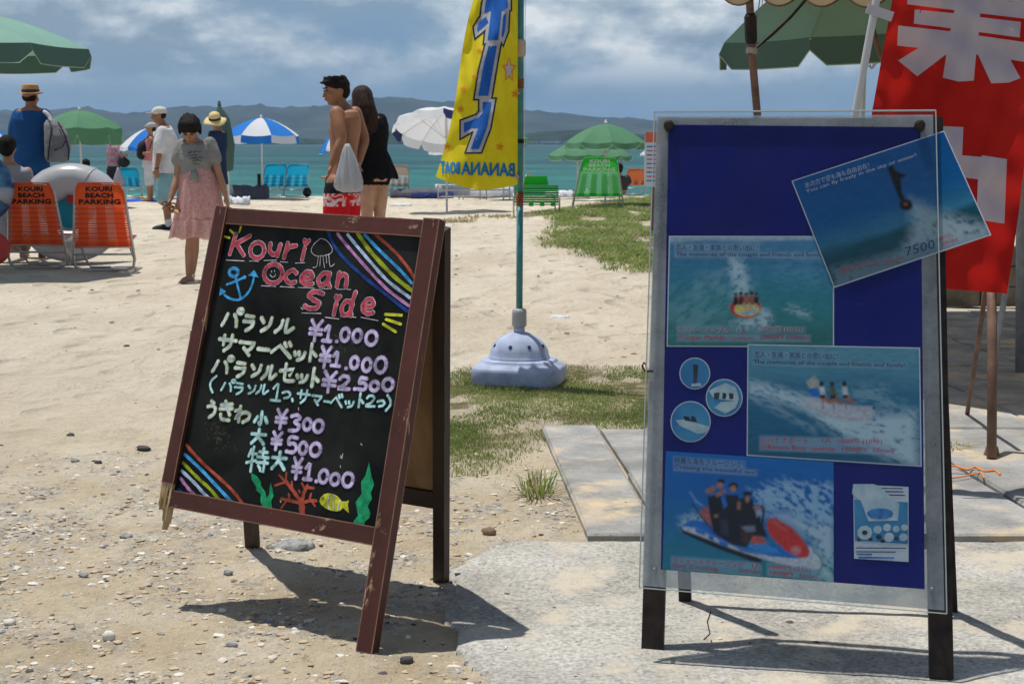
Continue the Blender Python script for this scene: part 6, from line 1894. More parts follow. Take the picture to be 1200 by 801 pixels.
mb = MB(); mb.tube([P(879, 16, YA), P(879.3, 20, YA), P(880.3, 48, YA), P(880.5, 52, YA)], [.022, .031, .031, .022], 10); mb.build('pole_joint', m_steel, aw)
mb = MB()
for z in range(7): mb.tube([P(881, 57 + z * .9, YA) + np.array([.026 * math.cos(a), .026 * math.sin(a), .004 * math.sin(a * 2)]) for a in np.linspace(0, 6.28, 9)[:-1]], .0035, 5, closed=True)
mb.build('rope_lashing', m_rope, aw)
pole([P(1162, 330, 5.9), P(1163, 430, 5.88), GP(1162, 537, .02)], .019, m_pole)
pole([P(1156, 335, 5.95), GP(1158, 500, .02) + np.array([0, .3, 0])], .010, m_pole)
pole([P(1170, 130, 5.9), P(1162, 332, 5.9)], .019, m_pole)
mb = MB(); p = GP(1162, 538, .0); mb.lathe([(.062, .0), (.062, .008), (.055, .014), (.03, .018), (.022, .05), (.021, .05)], p, 20, 1, 1); mb.build('pole_foot', m_pole, aw, smooth=True)
pole([P(1198, 150, 8.0), P(1196.5, 300, 8.0), GP(1196, 440, .0)], .028, m_grey)
pole([P(1186, 250, 6.8), P(1178, 345, 6.8), P(1168, 402, 6.8), np.array([P(1164, 430, 6.8)[0], 6.8, 0.0])], .014, m_grey)
pole([P(1022, 30, 8.0), P(1030, 60, 8.0), P(1040, 84, 8.0), P(1052, 160, 8.0), np.array([P(1095, 300, 8.0)[0], 8.0, 0])], .013, m_pole)
# awning roof: sloping cloth with a scalloped front edge
xa0, xa1 = 1.04, 6.4  # unseen right part added, and front edge skewed, to shade the paving
fy = lambda x: max(8.0 - 1.2 * (x - .95), 3.9)
fz = lambda x: HC + (168 + 15) / FPX * fy(x)
V = []; F = []
for j in range(9):
    for i in range(25):
        f_ = i / 24; g_ = j / 8
        x = xa0 + (xa1 - xa0) * f_
        V.append(np.array([x, fy(x) + (11.15 - fy(x)) * g_, fz(x) + (2.75 - fz(x)) * g_ + .02 * math.sin(f_ * 30) * g_]))
        if i and j: a = j * 25 + i; F.append((a - 26, a - 25, a, a - 1))
mb = MB(); mb.add(V, F); roof = mb.build('awning_roof', m_awn, aw, smooth='all')
V = []; F = []; edge = []
ns_ = int((xa1 - xa0) / .165); n = ns_ * 8
for i in range(n + 1):
    x = xa0 + (xa1 - xa0) * i / n; ph = (i % 8) / 8
    d = .05 + .062 * math.sin(math.pi * ph) ** .8 if i % 8 else .05
    V += [np.array([x, fy(x), fz(x)]), np.array([x, fy(x) - .01, fz(x) - d])]; edge.append(V[-1])
    if i: F.append((2 * i - 2, 2 * i - 1, 2 * i + 1, 2 * i))
mb = MB(); mb.add(V, F); vl = mb.build('scalloped_valance', m_awn, roof)
mb = MB(); mb.tube(edge, .0055, 5); mb.build('valance_trim', m_trim, roof)
mb = MB(); mb.tube([P(884, 58, YA), P(906, 40, YA), P(928, 19, YA), P(946, -2, YA), P(956, -14, YA)], .007, 6); mb.build('rope', m_steel, aw)
mb = MB(); mb.tube([P(884, 57, YA - .02), P(900, 42, YA - .02), P(922, 22, YA - .02)], .0035, 5); mb.build('rope', m_rope, aw)
mb = MB(); mb.tube([P(883, 56, YA), P(886, 30, YA), P(890, 2, YA), P(891, -15, YA)], .003, 5); mb.build('rope', m_rope, aw)
mb = MB(); mb.tube([P(914, -8, YA), P(913, 8, YA), P(918, 18, YA), P(925, 12, YA), P(928, -4, YA), P(927, -12, YA)], .0022, 5); mb.build('rope', m_rope, aw)
mb = MB(); mb.tube([P(894, -10, YA), P(893, 6, YA), P(896, 12, YA)], .002, 5); mb.build('rope', m_rope, aw)
# long timber bench and low block wall in the shade behind the poster stand
m_blkw = material('weathered_block_wall', (0.10, 0.09, 0.075), .95, .1, vscale=6, col2=(0.20, 0.18, 0.15), bump=.01, bscale=20)
wl_ = thing('low_wall', 'low dark weathered block wall in the shade beyond the red banner', 'wall', (4.6, 11.4, 0), None)
z_ = gz(4.2, 11.4)
for r_ in range(3):
    for i in range(9):
        mb = MB(); x = 3.15 + i * .41 + (.2 if r_ % 2 else 0); mb.box((x - .3, 11.4 + random.uniform(-.01, .01), z_ + .075 + r_ * .15), (.40, .18, .143)); mb.build('block', m_blkw, wl_)
# orange string on the paving
m_os = material('orange_string', (0.75, 0.22, 0.03), .7)
mb = MB()
mb.tube([GP(x, y, .028) for x, y in catmull([np.array(q) for q in ((1108, 545), (1120, 546), (1134, 550), (1143, 547), (1154, 552), (1166, 551), (1172, 556))], 4)], .004, 6)
rebase(tag(mb.build('string', m_os), 'orange string lying on the paving right of the poster stand, upper piece', 'string'), GP(1140, 549, .02))
mb = MB()
mb.tube([GP(x, y, .028) for x, y in catmull([np.array(q) for q in ((1106, 560), (1122, 559), (1138, 556), (1149, 554), (1153, 560))], 4)], .0028, 6)
rebase(tag(mb.build('string', m_os), 'thinner orange string end on the paving just below the other', 'string'), GP(1130, 558, .02))
# small notice on a dark post, left of the poster stand
ns2 = thing('notice_sign', 'small white and red notice on a dark post left of the poster stand', 'sign', P(764, 262, 15.5) * np.array([1, 1, 0]), None)
YN = 15.5
m_sgw = material('notice_white', (0.52, 0.60, 0.68), .5); m_sgr = material('notice_red', (0.55, 0.12, 0.08), .5)
mb = MB(); mb.bar(P(768, 270, YN) , P(768, 175, YN), .09, .06, (1, 0, 0)); mb.build('post', m_pole, ns2)
mb = MB(); mb.prism([P(756, 155, YN - .04), P(780, 155, YN - .04), P(780, 220, YN - .04), P(755, 218, YN - .04)], (0, .02, 0)); pn = mb.build('panel', m_sgw, ns2)
mb = MB(); mb.prism([P(756, 155, YN - .045), P(780, 155, YN - .045), P(780, 167, YN - .045), P(756, 167, YN - .045)], (0, .004, 0)); mb.build('header', m_sgr, pn)
for y in range(171, 214, 5):
    mb = MB(); mb.prism([P(758, y, YN - .044), P(778, y, YN - .044), P(778, y + 1.6, YN - .044), P(758, y + 1.6, YN - .044)], (0, .003, 0)); mb.build('print_line', m_bluep if y % 2 else m_sgr, pn)
m_orb = material('orange_plastic', (0.75, 0.17, 0.04), .5)
# ================================================================== PEOPLE
def skin(name, c): return material(name, c, 0.55, 0.35, var=.12, vscale=9)
s_tan = skin('tanned_skin', (0.27, 0.125, 0.065)); s_mid = skin('medium_skin', (0.36, 0.185, 0.11)); s_lite = skin('light_skin', (0.46, 0.27, 0.18))
h_blk = material('black_hair', (0.006, 0.005, 0.005), .7, .12, vscale=50, col2=(0.016, 0.013, 0.012), bump=.010, bscale=60, vstretch=(1, 1, .3))
h_brn = material('dark_brown_hair', (0.014, 0.007, 0.005), .65, .15, vscale=40, col2=(0.045, 0.022, 0.013), bump=.012, bscale=50, vstretch=(1, 1, .2))
m_eye = material('dark_eye', (0.01, 0.008, 0.008), .3, .5); m_lip = material('lips', (0.30, 0.09, 0.07), .5)
def cloth(name, c, **k):
    k.setdefault('bump', .030); k.setdefault('bscale', 9)
    return material(name, c, .85, .1, var=.10, vscale=6, **k)

def eloft(mb, secs, n=20):
    """closed tube of elliptical sections: (centre, half width, half depth, yaw)"""
    mb.rings([[np.array(c) + rotm(yw) @ np.array([a * math.cos(t_), b_ * math.sin(t_), 0]) for t_ in np.arange(n) * 2 * math.pi / n] for c, a, b_, yw in secs])
def head_shape(mb, c, k, M):
    c = np.array(c); o = lambda x, y, z: c + M @ (np.array([x, y, z]) * k)
    mb.ell(o(0, .012, .022), np.array([.076, .094, .088]) * k, M, 18, 12)
    mb.ell(o(0, -.022, -.030), np.array([.060, .066, .078]) * k, M, 16, 10)
    mb.ell(o(0, -.052, -.082), np.array([.030, .028, .026]) * k, M, 10, 8)
    mb.tube([o(0, -.088, .006), o(0, -.102, -.018), o(0, -.108, -.030), o(0, -.092, -.036)], [.008 * k, .010 * k, .013 * k, .009 * k], 8)
    mb.ell(o(0, -.078, .028), np.array([.048, .014, .012]) * k, M, 10, 6)
    mb.ell(o(0, -.082, -.058), np.array([.024, .012, .010]) * k, M, 10, 6)
    for s_ in (-1, 1):
        mb.ell(o(s_ * .076, .012, -.008), np.array([.010, .020, .032]) * k, M, 8, 8)
        mb.ell(o(s_ * .044, -.058, -.022), np.array([.024, .022, .022]) * k, M, 8, 6)
def face_bits(t, c, k, M):
    c = np.array(c); o = lambda x, y, z: c + M @ (np.array([x, y, z]) * k)
    for s_ in (-1, 1):
        mb = MB(); mb.ell(o(s_ * .030, -.085, .010), np.array([.013, .008, .007]) * k, M, 8, 6); mb.build('eye', m_eye, t, smooth='all')
        mb = MB(); mb.tube([o(s_ * .014, -.094, .030), o(s_ * .032, -.093, .036), o(s_ * .050, -.082, .030)], .004 * k, 5); mb.build('eyebrow', h_blk, t)
    mb = MB(); mb.ell(o(0, -.095, -.058), np.array([.021, .006, .006]) * k, M, 8, 6); mb.build('mouth', m_lip, t, smooth='all')
def hand_shape(mb, w, d, side, k=1.0, curl=.5):
    """palm and five fingers. w wrist, d pointing direction, side = towards the thumb"""
    w = np.array(w); d = np.array(d, float); d /= np.linalg.norm(d)
    sd_ = np.array(side, float); sd_ = sd_ - d * (sd_ @ d); sd_ /= np.linalg.norm(sd_)
    nn = np.cross(d, sd_)
    M = np.stack([sd_, nn, d], 1)
    mb.ell(w + d * .045 * k, np.array([.040, .016, .052]) * k, M, 12, 8)
    for i, (off, L_) in enumerate(((.029, .072), (.010, .080), (-.010, .075), (-.028, .058))):
        b0 = w + (d * .082 + sd_ * off) * k
        p1 = b0 + (d * math.cos(curl * .5) + nn * math.sin(curl * .5)) * L_ * .45 * k
        p2 = p1 + (d * math.cos(curl * 1.3) + nn * math.sin(curl * 1.3)) * L_ * .32 * k
        p3 = p2 + (d * math.cos(curl * 2.0) + nn * math.sin(curl * 2.0)) * L_ * .25 * k
        mb.tube([b0 - d * .02 * k, b0, p1, p2, p3], [.0095 * k, .0095 * k, .0088 * k, .0080 * k, .0062 * k], 7)
    b0 = w + (d * .022 + sd_ * .030) * k; p1 = b0 + (d * .75 + sd_ * .65 + nn * .15) / 1.0 * .034 * k; p2 = p1 + (d * .9 + sd_ * .2 + nn * .35) * .026 * k
    mb.tube([b0 - sd_ * .012 * k, b0, p1, p2], [.013 * k, .012 * k, .010 * k, .0075 * k], 7)
def foot_shape(mb, an, d, k=1.0):
    an = np.array(an); d = np.array([d[0], d[1], 0.]); d /= np.linalg.norm(d); sd_ = np.array([-d[1], d[0], 0])
    g = an[2] - .075 * k
    z = lambda h: np.array([0, 0, g + h * k - an[2]])
    mb.tube([an - d * .045 * k + z(.028), an + d * .02 * k + z(.034), an + d * .09 * k + z(.026), an + d * .15 * k + z(.016), an + d * .175 * k + z(.012)], [.026 * k, .034 * k, .034 * k, .030 * k, .016 * k], 10, flat=.8)
    for i in range(5):
        b0 = an + d * (.155 - .008 * i) * k + sd_ * (-.028 + .014 * i) * k + z(.011)
        mb.ell(b0 + d * .012 * k, np.array([.016, .009, .009]) * k, np.stack([d, sd_, np.array([0, 0, 1.])], 1), 8, 6)
def limb(mb, pts, rs, n=12):
    P_ = catmull([np.array(p, float) for p in pts], 4) if len(pts) > 2 else [np.array(p, float) for p in pts]
    R_ = [r for r in np.interp(np.linspace(0, len(pts) - 1, len(P_)), range(len(pts)), rs)]
    mb.tube(P_, R_, n)
    mb.ell(P_[0], R_[0], None, 10, 8); mb.ell(P_[-1], R_[-1], None, 10, 8)

class Person:
    def __init__(s, label, px_foot, Y, group=None, zf=None):
        s.Y = Y; b_ = P(px_foot, 300, Y); s.g = gz(b_[0], Y) if zf is None else zf
        s.base = np.array([b_[0], Y, s.g])
        s.t = thing('person', label, 'person', s.base, group); s.b = MB(); s.k = Y / FPX
    def j(s, px, py, dy=0.0): return P(px, py, s.Y + dy)
    def done(s, sk, vox=.009):
        s.body = blob(s.b, vox, 'body', sk, s.t, 3)
        return s.body
    def garment(s, mb, mat, name, vox=.011, sm=5, par=None, label=None):
        return blob(mb, vox, name, mat, par or s.t, sm, label=label)

# ---- 1 shirtless man with a plastic bag
p = Person('shirtless man in red floral swim shorts carrying a white plastic bag behind him', 402, 12.3)
J = p.j; yw = R(-58)
Mh = rotm(R(-66), R(6))
hc = J(393.5, 107, .0)
head_shape(p.b, hc, 1.0, Mh)
limb(p.b, [J(397.5, 114, .02), J(399, 122, .03), J(403, 131, .03)], [.052, .055, .075])
eloft(p.b, [(J(404, 126, .02), .055, .05, yw), (J(404.5, 131, .02), .165, .085, yw), (J(404.5, 139, .02), .185, .105, yw), (J(404, 152, .02), .175, .115, yw), (J(403.5, 166, .01), .155, .105, yw), (J(402.5, 180, 0), .140, .098, yw), (J(401.5, 192, 0), .145, .100, yw), (J(401, 206, 0), .165, .110, yw), (J(401, 220, 0), .165, .115, yw), (J(401, 228, 0), .10, .08, yw)])
sh1, el1, wr1 = J(394.5, 133, -.12), J(400.5, 163, -.20), J(388.5, 193, -.24)
limb(p.b, [sh1, (sh1 + el1) / 2 + np.array([.0, -.01, 0]), el1, (el1 * .6 + wr1 * .4), wr1], [.060, .052, .042, .040, .026])
hand_shape(p.b, wr1, J(385.5, 203, -.24) - wr1, (.2, -1, .2), 1.0, .95)
sh2, el2, wr2 = J(416, 133, .14), J(427, 163, .12), J(420, 192, .02)
limb(p.b, [sh2, (sh2 + el2) / 2, el2, (el2 * .6 + wr2 * .4), wr2], [.058, .050, .041, .039, .026])
hand_shape(p.b, wr2, J(416, 203, -.06) - wr2, (.2, -1, .2), 1.0, .9)
for s_ in (-1, 1):
    hx_ = J(401 + s_ * 6.5, 216, s_ * .07); kn = J(400 + s_ * 8, 268, s_ * .08 + .02); an = J(401 + s_ * 9, 331, s_ * .09 + .05)
    an[2] = p.g + .075
    limb(p.b, [hx_, (hx_ + kn) / 2, kn, (kn * .6 + an * .4), an], [.088, .080, .056, .055, .036]); foot_shape(p.b, an, (-1, -.35, 0))
p.done(s_tan, .008)
face_bits(p.t, hc, 1.0, Mh)
mb = MB(); o = lambda x, y, z: hc + Mh @ np.array([x, y, z])
mb.ell(o(0, .022, .045), (.086, .100, .075), Mh, 18, 12); mb.ell(o(0, .06, .0), (.074, .058, .070), Mh, 14, 10); mb.ell(o(0, -.045, .078), (.066, .050, .036), Mh, 12, 8)
for i in range(80):
    a = random.uniform(0, 6.28); q = o(.06 * math.cos(a), .01 + .08 * math.sin(a), .075 + random.uniform(0, .03)); mb.tube([q, q + Mh @ np.array([random.uniform(-.02, .02), -.012, .022])], [.016, .006], 6)
for i in range(6): q = o(-.05 + .02 * i, -.085, .075); mb.tube([q, q + Mh @ np.array([0, -.025, .004])], [.015, .005], 6)
p.garment(mb, h_blk, 'hair', .008, 2)
m_red_s = material('red_floral_swim_cloth', (0.52, 0.012, 0.02), .8, .1)
t_ = m_red_s.node_tree; b_ = t_.nodes['Principled BSDF']; g_ = N(t_, 'ShaderNodeTexCoord')
vo = N(t_, 'ShaderNodeTexVoronoi', inp={'Scale': 7.0}); vo.feature = 'F1'
nz_ = N(t_, 'ShaderNodeTexNoise', inp={'Scale': 16, 'Detail': 3, 'Distortion': 2.2}); t_.links.new(g_.outputs['Object'], nz_.inputs[0]); t_.links.new(g_.outputs['Object'], vo.inputs[0])
fl1 = mathn(t_, 'MULTIPLY', ramp(t_, nz_.outputs[0], [(.46, (0, 0, 0)), (.49, (1, 1, 1))]), ramp(t_, vo.outputs['Distance'], [(.60, (1, 1, 1)), (.70, (0, 0, 0))]))
sz = N(t_, 'ShaderNodeSeparateXYZ'); t_.links.new(g_.outputs['Object'], sz.inputs[0])
cut = lambda z, hi: mathn(t_, 'GREATER_THAN' if hi else 'LESS_THAN', sz.outputs[2], z)
zf1 = J(400, 226)[2] - p.g; zf2 = J(400, 241)[2] - p.g
c_ = mixc(t_, mathn(t_, 'MULTIPLY', fl1, cut(zf2, True)), (0.50, 0.012, 0.02), (0.62, 0.50, 0.52))
t_.links.new(mixc(t_, cut(zf1, True), c_, (0.012, 0.013, 0.018)), b_.inputs['Base Color'])
mb = MB(); eloft(mb, [(J(401, 205.5, 0), .172, .118, yw), (J(401, 216, 0), .182, .128, yw), (J(401, 226, 0), .18, .13, yw), (J(401, 234, 0), .16, .12, yw)])
for s_ in (-1, 1):
    a = J(401 + s_ * 6, 222, s_ * .07); c2_ = J(400.5 + s_ * 6.5, 250, s_ * .08 + .01); limb(mb, [a, (a + c2_) / 2, c2_], [.105, .108, .108], 16)
p.garment(mb, m_red_s, 'swim_shorts', .010, 3)
# his plastic bag
m_bag = material('white_plastic_bag', (0.55, 0.57, 0.60), .45, .4, transl=.5, bump=.02, bscale=9, vstretch=(1, 1, .35))
bt = thing('plastic_bag', 'white plastic bag hanging from the hand of the shirtless man', 'bag', J(408, 224, -.3))
mb = MB(); bk = []
for py, hw, dp in ((169, .014, .010), (172, .026, .02), (176, .036, .028), (183, .052, .04), (193, .072, .052), (203, .090, .062), (212, .104, .07), (219, .108, .068), (223, .092, .055), (225, .05, .03)):
    cx_ = np.interp(py, [170, 224], [407, 409]); c0 = J(cx_, py, -.33)
    bk.append([c0 + np.array([hw * math.cos(a) * (1 + .12 * math.sin(a * 7 + py * .10)), dp * math.sin(a) * (1 + .22 * math.sin(a * 9 + .5 * math.sin(py * .2))), .006 * math.sin(a * 6)]) for a in np.arange(28) * 2 * math.pi / 28])
mb.rings(bk); mb.build('bag_body', m_bag, bt, smooth='all')
mb = MB(); mb.tube([J(407, 171, -.33), J(410, 178, -.28), J(416, 194, -.15), J(416.5, 203, -.10)], [.008, .007, .006, .009], 6); mb.build('handle', m_bag, bt, smooth='all')

# ---- 2 woman in black
p = Person('long-haired woman in black ruffled top and short black skirt, seen from behind', 436, 12.9)
J = p.j; yw = R(28)
Mh = rotm(R(188), R(8)); hc = J(424.5, 117)
head_shape(p.b, hc, .95, Mh); limb(p.b, [J(426, 124), J(430, 138)], [.048, .06])
eloft(p.b, [(J(430, 133), .05, .05, yw), (J(431, 138), .15, .08, yw), (J(432, 146), .165, .095, yw), (J(434, 160), .145, .095, yw), (J(436, 176), .120, .085, yw), (J(438, 190), .150, .105, yw), (J(438.5, 204), .165, .12, yw), (J(438, 212), .12, .10, yw)])
for s_, px_, py_ in ((-1, 416, 150), (1, 447, 150)):
    sh = J(431 + s_ * 15, 141, s_ * .04); el = J(431 + s_ * 17.5, 170, -.02 + s_ * .05); wr = J(431 + s_ * 14, 196, -.10 + s_ * .14)
    if s_ > 0: el = J(447, 171, .10); wr = J(440, 192, .22)
    limb(p.b, [sh, el, wr], [.050, .037, .024]); hand_shape(p.b, wr, J(430, 203, .1) - wr, (0, 1, .2), .9)
for s_ in (-1, 1):
    hx_ = J(437.5 + s_ * 7.5, 202, s_ * .04); kn = J(437.5 + s_ * 7.4, 251, s_ * .04); an = J(437 + s_ * 8, 320, s_ * .04); an[2] = p.g + .075
    limb(p.b, [hx_, hx_ * .5 + kn * .5, kn, kn * .6 + an * .4, an], [.086, .074, .050, .052, .033]); foot_shape(p.b, an, (.4, 1, 0))
p.done(s_lite, .009)
m_blkc = cloth('black_ruffled_cloth', (0.010, 0.010, 0.012))
mb = MB(); eloft(mb, [(J(430, 136), .09, .07, yw), (J(431, 139.5), .165, .09, yw), (J(432, 147), .180, .108, yw), (J(434, 160), .158, .108, yw), (J(436, 176), .132, .098, yw), (J(438, 186), .155, .115, yw), (J(438.5, 191), .16, .12, yw)])
for s_ in (-1, 1): limb(mb, [J(431 + s_ * 14.5, 141, s_ * .04), J(431 + s_ * 17, 158, s_ * .05)], [.062, .060])
p.garment(mb, m_blkc, 'top')
rg = []
for f_, py in ((0, 186), (.3, 192), (.6, 198), (.85, 204), (1, 209)):
    n = 64; c0 = J(438.5, py)
    rg.append([c0 + rotm(yw) @ np.array([(.145 + .055 * f_) * math.cos(a) * (1 + .07 * f_ * math.sin(a * 11)), (.11 + .05 * f_) * math.sin(a) * (1 + .07 * f_ * math.sin(a * 11 + 1)), .014 * f_ * math.sin(a * 9)]) for a in np.arange(n) * 2 * math.pi / n])
mb = MB(); mb.rings(rg, cap=False); mb.rings([[x * 1 for x in r] for r in [rg[0]]] * 1, cap=False) if False else None
mb.build('ruffled_skirt', m_blkc, p.t, smooth='all')
mb = MB(); eloft(mb, [(J(438.5, 190), .155, .115, yw), (J(438.5, 202), .172, .128, yw), (J(438, 209), .165, .12, yw)])
for s_ in (-1, 1): limb(mb, [J(437.5 + s_ * 7, 203, s_ * .04), J(437.5 + s_ * 7.5, 211, s_ * .04)], [.092, .090])
p.garment(mb, m_blkc, 'shorts', .011, 2)
mb = MB(); o = lambda x, y, z: hc + Mh @ np.array([x, y, z])
mb.ell(o(0, .015, .028), (.090, .105, .092), Mh, 18, 12)
limb(mb, [J(425, 113, -.06), J(427, 128, -.09), J(430, 142, -.12), J(433, 152, -.12)], [.085, .098, .080, .045]); limb(mb, [J(420, 118, -.02), J(420, 130, -.05), J(424, 142, -.10)], [.055, .055, .035]); limb(mb, [J(430, 120, -.06), J(436, 136, -.10), J(439, 153, -.12)], [.055, .055, .018])
p.garment(mb, h_brn, 'long_hair', .010, 3)

# ---- 3 girl looking down, sandals in her hand
p = Person('girl in grey knotted T-shirt and pink lace skirt looking down, holding sandals', 224, 13.3)
J = p.j; yw = R(6)
Mh = rotm(R(4), R(-48)); Mh = rotm(R(4), R(36)); hc = J(222.3, 152.5, -.05)
head_shape(p.b, hc, .94, Mh); limb(p.b, [J(224, 156, .03), J(228, 168, .04)], [.043, .052])
eloft(p.b, [(J(228, 163, .03), .05, .05, yw), (J(229, 168, .03), .135, .07, yw), (J(229, 175, .02), .15, .085, yw), (J(229, 186, 0), .135, .09, yw), (J(230, 199, 0), .115, .078, yw), (J(231, 212, 0), .14, .095, yw), (J(231, 224, 0), .145, .10, yw), (J(231, 230, 0), .10, .08, yw)])
a1 = [J(213, 170, .02), J(209.5, 186, .0), J(208, 205, -.02), J(204, 220, -.06), J(200, 233, -.10)]
limb(p.b, a1, [.046, .040, .032, .030, .021]); hand_shape(p.b, a1[-1], J(196.5, 243, -.12) - a1[-1], (.1, -1, 0), .86, .9)
a2 = [J(247, 168, .02), J(251.5, 186, .02), J(256, 202, 0), J(261, 217, -.02), J(264.5, 229, -.04)]
limb(p.b, a2, [.046, .040, .032, .030, .021]); hand_shape(p.b, a2[-1], J(268, 243, -.04) - a2[-1], (-.3, -1, 0), .86, .35)
for px_, dy, fx in ((223, -.06, -.25), (227, .24, .1)):
    hx_ = J(px_ + 3, 218, dy * .4); kn = J(px_ + .8, 280, dy * .8); an = J(px_ - 1.5, 318, dy); an[2] = p.g + .078
    limb(p.b, [hx_, hx_ * .5 + kn * .5, kn, kn * .62 + an * .38, an], [.078, .066, .044, .048, .029]); foot_shape(p.b, an, (fx, -1, 0), .9)
p.done(s_mid, .008)
face_bits(p.t, hc, .94, Mh)
mb = MB(); o = lambda x, y, z: hc + Mh @ np.array([x, y, z])
mb.ell(o(0, .020, .045), (.096, .105, .080), Mh, 18, 12); mb.ell(o(0, .060, .0), (.090, .065, .075), Mh, 14, 10); mb.ell(o(0, -.03, .088), (.076, .055, .036), Mh, 12, 8)
for i in range(90):
    a = random.uniform(0, 6.28); zr = random.uniform(0, 1); q = o((.085 - .04 * zr) * math.cos(a), .025 + (.09 - .03 * zr) * math.sin(a) * (1 if math.sin(a) > 0 else .75), .045 + .07 * zr); mb.tube([q, q + Mh @ np.array([.012 * math.cos(a), .012 * math.sin(a), random.uniform(-.012, .02)])], [.012, .005], 5)
for s_ in (-1, 1): limb(mb, [o(s_ * .078, .02, .03), o(s_ * .086, .0, -.03)], [.026, .014])
p.garment(mb, h_blk, 'hair', .008, 2)
m_gtee = cloth('heather_grey_tee', (0.23, 0.235, 0.225))
mb = MB(); eloft(mb, [(J(228, 166, .03), .085, .07, yw), (J(229, 169.5, .02), .15, .085, yw), (J(229, 176, .02), .168, .10, yw), (J(229, 187, 0), .150, .105, yw), (J(229.5, 198, 0), .138, .10, yw), (J(230, 205, 0), .142, .10, yw)])
limb(mb, [J(214, 170, .02), J(209.5, 181, 0), J(208, 188, 0)], [.058, .058, .056]); limb(mb, [J(246, 168, .02), J(250.5, 180, .01), J(252.5, 186, .01)], [.058, .058, .056])
limb(mb, [J(228, 204, -.11), J(230, 209, -.13), J(231.5, 214, -.12)], [.030, .026, .012]); limb(mb, [J(226, 206, -.12), J(223, 210, -.12)], [.02, .012])
p.garment(mb, m_gtee, 'knotted_tee', .009, 3)
pf = Plane(J(229, 184, -.125), R(2), R(6))
for s_, y_, w_ in (('Ambition', 179, 9), ('love the', 185, 8), ('beach', 190, 6)) if False else (('Collection', 177, 9), ('Surf', 183.5, 6), ('Beach', 190, 5)):
    pass
mb = MB()
for i, (x0, x1, y) in enumerate(((221, 235, 178), (219.5, 232, 181.5), (222, 236, 185), (226, 234, 188.5), (227, 233, 192))):
    for x in np.arange(x0, x1, 2.6):
        c0 = pf.px(x + random.uniform(-.3, .3), y - (x - 228) * .06, 0.004); mb.tube([c0, c0 + np.array([random.uniform(-.006, .01), -.001, random.uniform(-.01, .012)]), c0 + np.array([.012, -.001, random.uniform(-.006, .006)])], .0032, 4)
mb.build('shirt_print', material('dark_brown_shirt_print', (.03, .022, .015), .8), p.t, kind='stuff')
m_lace = material('pink_lace_cloth', (0.60, 0.29, 0.28), .9, .1, vscale=55, col2=(0.76, 0.50, 0.48), transl=.3, bump=.004, bscale=60)
m_lace2 = material('sheer_pink_hem', (0.58, 0.30, 0.30), .9, .1, vscale=60, col2=(0.72, 0.50, 0.48), transl=.45, alpha=.72)
def skirt(rows, mat, name, n=96, amp=.05, f1=9, f2=23):
    rg = []
    for i, (c0, a_, b_) in enumerate(rows):
        f_ = i / (len(rows) - 1)
        rg.append([c0 + np.array([a_ * math.cos(t_) * (1 + amp * f_ * math.sin(t_ * f1 + 1) + .02 * math.sin(t_ * f2 + i * .2)), b_ * math.sin(t_) * (1 + amp * f_ * math.sin(t_ * f1 + 2) + .02 * math.sin(t_ * f2)), .012 * f_ * math.sin(t_ * 7)]) for t_ in np.arange(n) * 2 * math.pi / n])
    mb = MB(); mb.rings(rg, cap=False)
    return mb.build(name, mat, p.t, smooth='all')
skirt([(J(230, 197), .128, .095), (J(231, 205), .150, .11), (J(232, 216), .168, .125), (J(233, 228), .185, .14), (J(233.5, 242), .200, .155), (J(233.5, 256), .218, .17)], m_lace, 'skirt')
skirt([(J(233.5, 254), .208, .162), (J(233.3, 258), .220, .175), (J(233, 268), .232, .19), (J(232.8, 278), .242, .20)], m_lace2, 'skirt_hem', amp=.09, f1=13)
m_sand_ = material('brown_sandal_leather', (0.20, 0.09, 0.045), .7, .2); m_sole = material('tan_sandal_sole', (0.40, 0.27, 0.16), .8)
for i, (px_, py_, yy_, rz_) in enumerate(((194, 244, -.16, .5), (203, 246, -.13, .2))):
    t = thing('sandal', ('dark brown sandal, outer one of the pair in the hand of the girl', 'tan-soled sandal, inner one of the pair in the hand of the girl')[i], 'sandal', J(px_, py_ + 8, yy_), 'sandals of the girl')
    c0 = J(px_, py_, yy_); M = rotm(rz_ + .5, .5, .5 - .3 * i)
    mb = MB()
    pl2 = [c0 + M @ np.array([x, y, 0]) for x, y in ((.034 * math.cos(a) * (1 + .18 * math.sin(a)), .085 * math.sin(a)) for a in np.linspace(0, 2 * math.pi, 19)[:-1])]
    mb.prism(pl2, M @ np.array([0, 0, .014])); mb.build('sole', m_sole if i else m_sand_, t)
    for yy2 in (.035, -.045):
        mb = MB(); mb.tube([c0 + M @ np.array([.036 * math.cos(a), yy2, .012 + .036 * math.sin(a)]) for a in np.linspace(0, math.pi, 9)], .007, 6); mb.build('strap', m_sand_, t)

# ---- 4 man in white shirt and cap
p = Person('man in white cap, loose white T-shirt and light blue shorts, facing left', 196, 21.5)
J = p.j; yw = R(-65); Mh = rotm(R(-78), R(6)); hc = J(186, 135)
head_shape(p.b, hc, 1.0, Mh); limb(p.b, [J(188, 141), J(191, 149)], [.055, .065])
eloft(p.b, [(J(192, 146), .06, .06, yw), (J(192.5, 150), .17, .09, yw), (J(193, 160), .19, .12, yw), (J(193, 175), .175, .13, yw), (J(193, 190), .165, .13, yw), (J(193, 203), .165, .12, yw)])
a1 = [J(190, 154, -.18), J(187.8, 170, -.22), J(186.5, 182, -.25), J(184.5, 192, -.28), J(183.5, 198, -.30)]
limb(p.b, a1, [.056, .048, .040, .036, .026]); hand_shape(p.b, a1[-1], J(184, 207, -.3) - a1[-1], (-1, -.2, 0), 1, .9)
a2 = [J(197, 153, .18), J(203, 166, .2), J(204, 180, .18), J(200, 190, .1)]
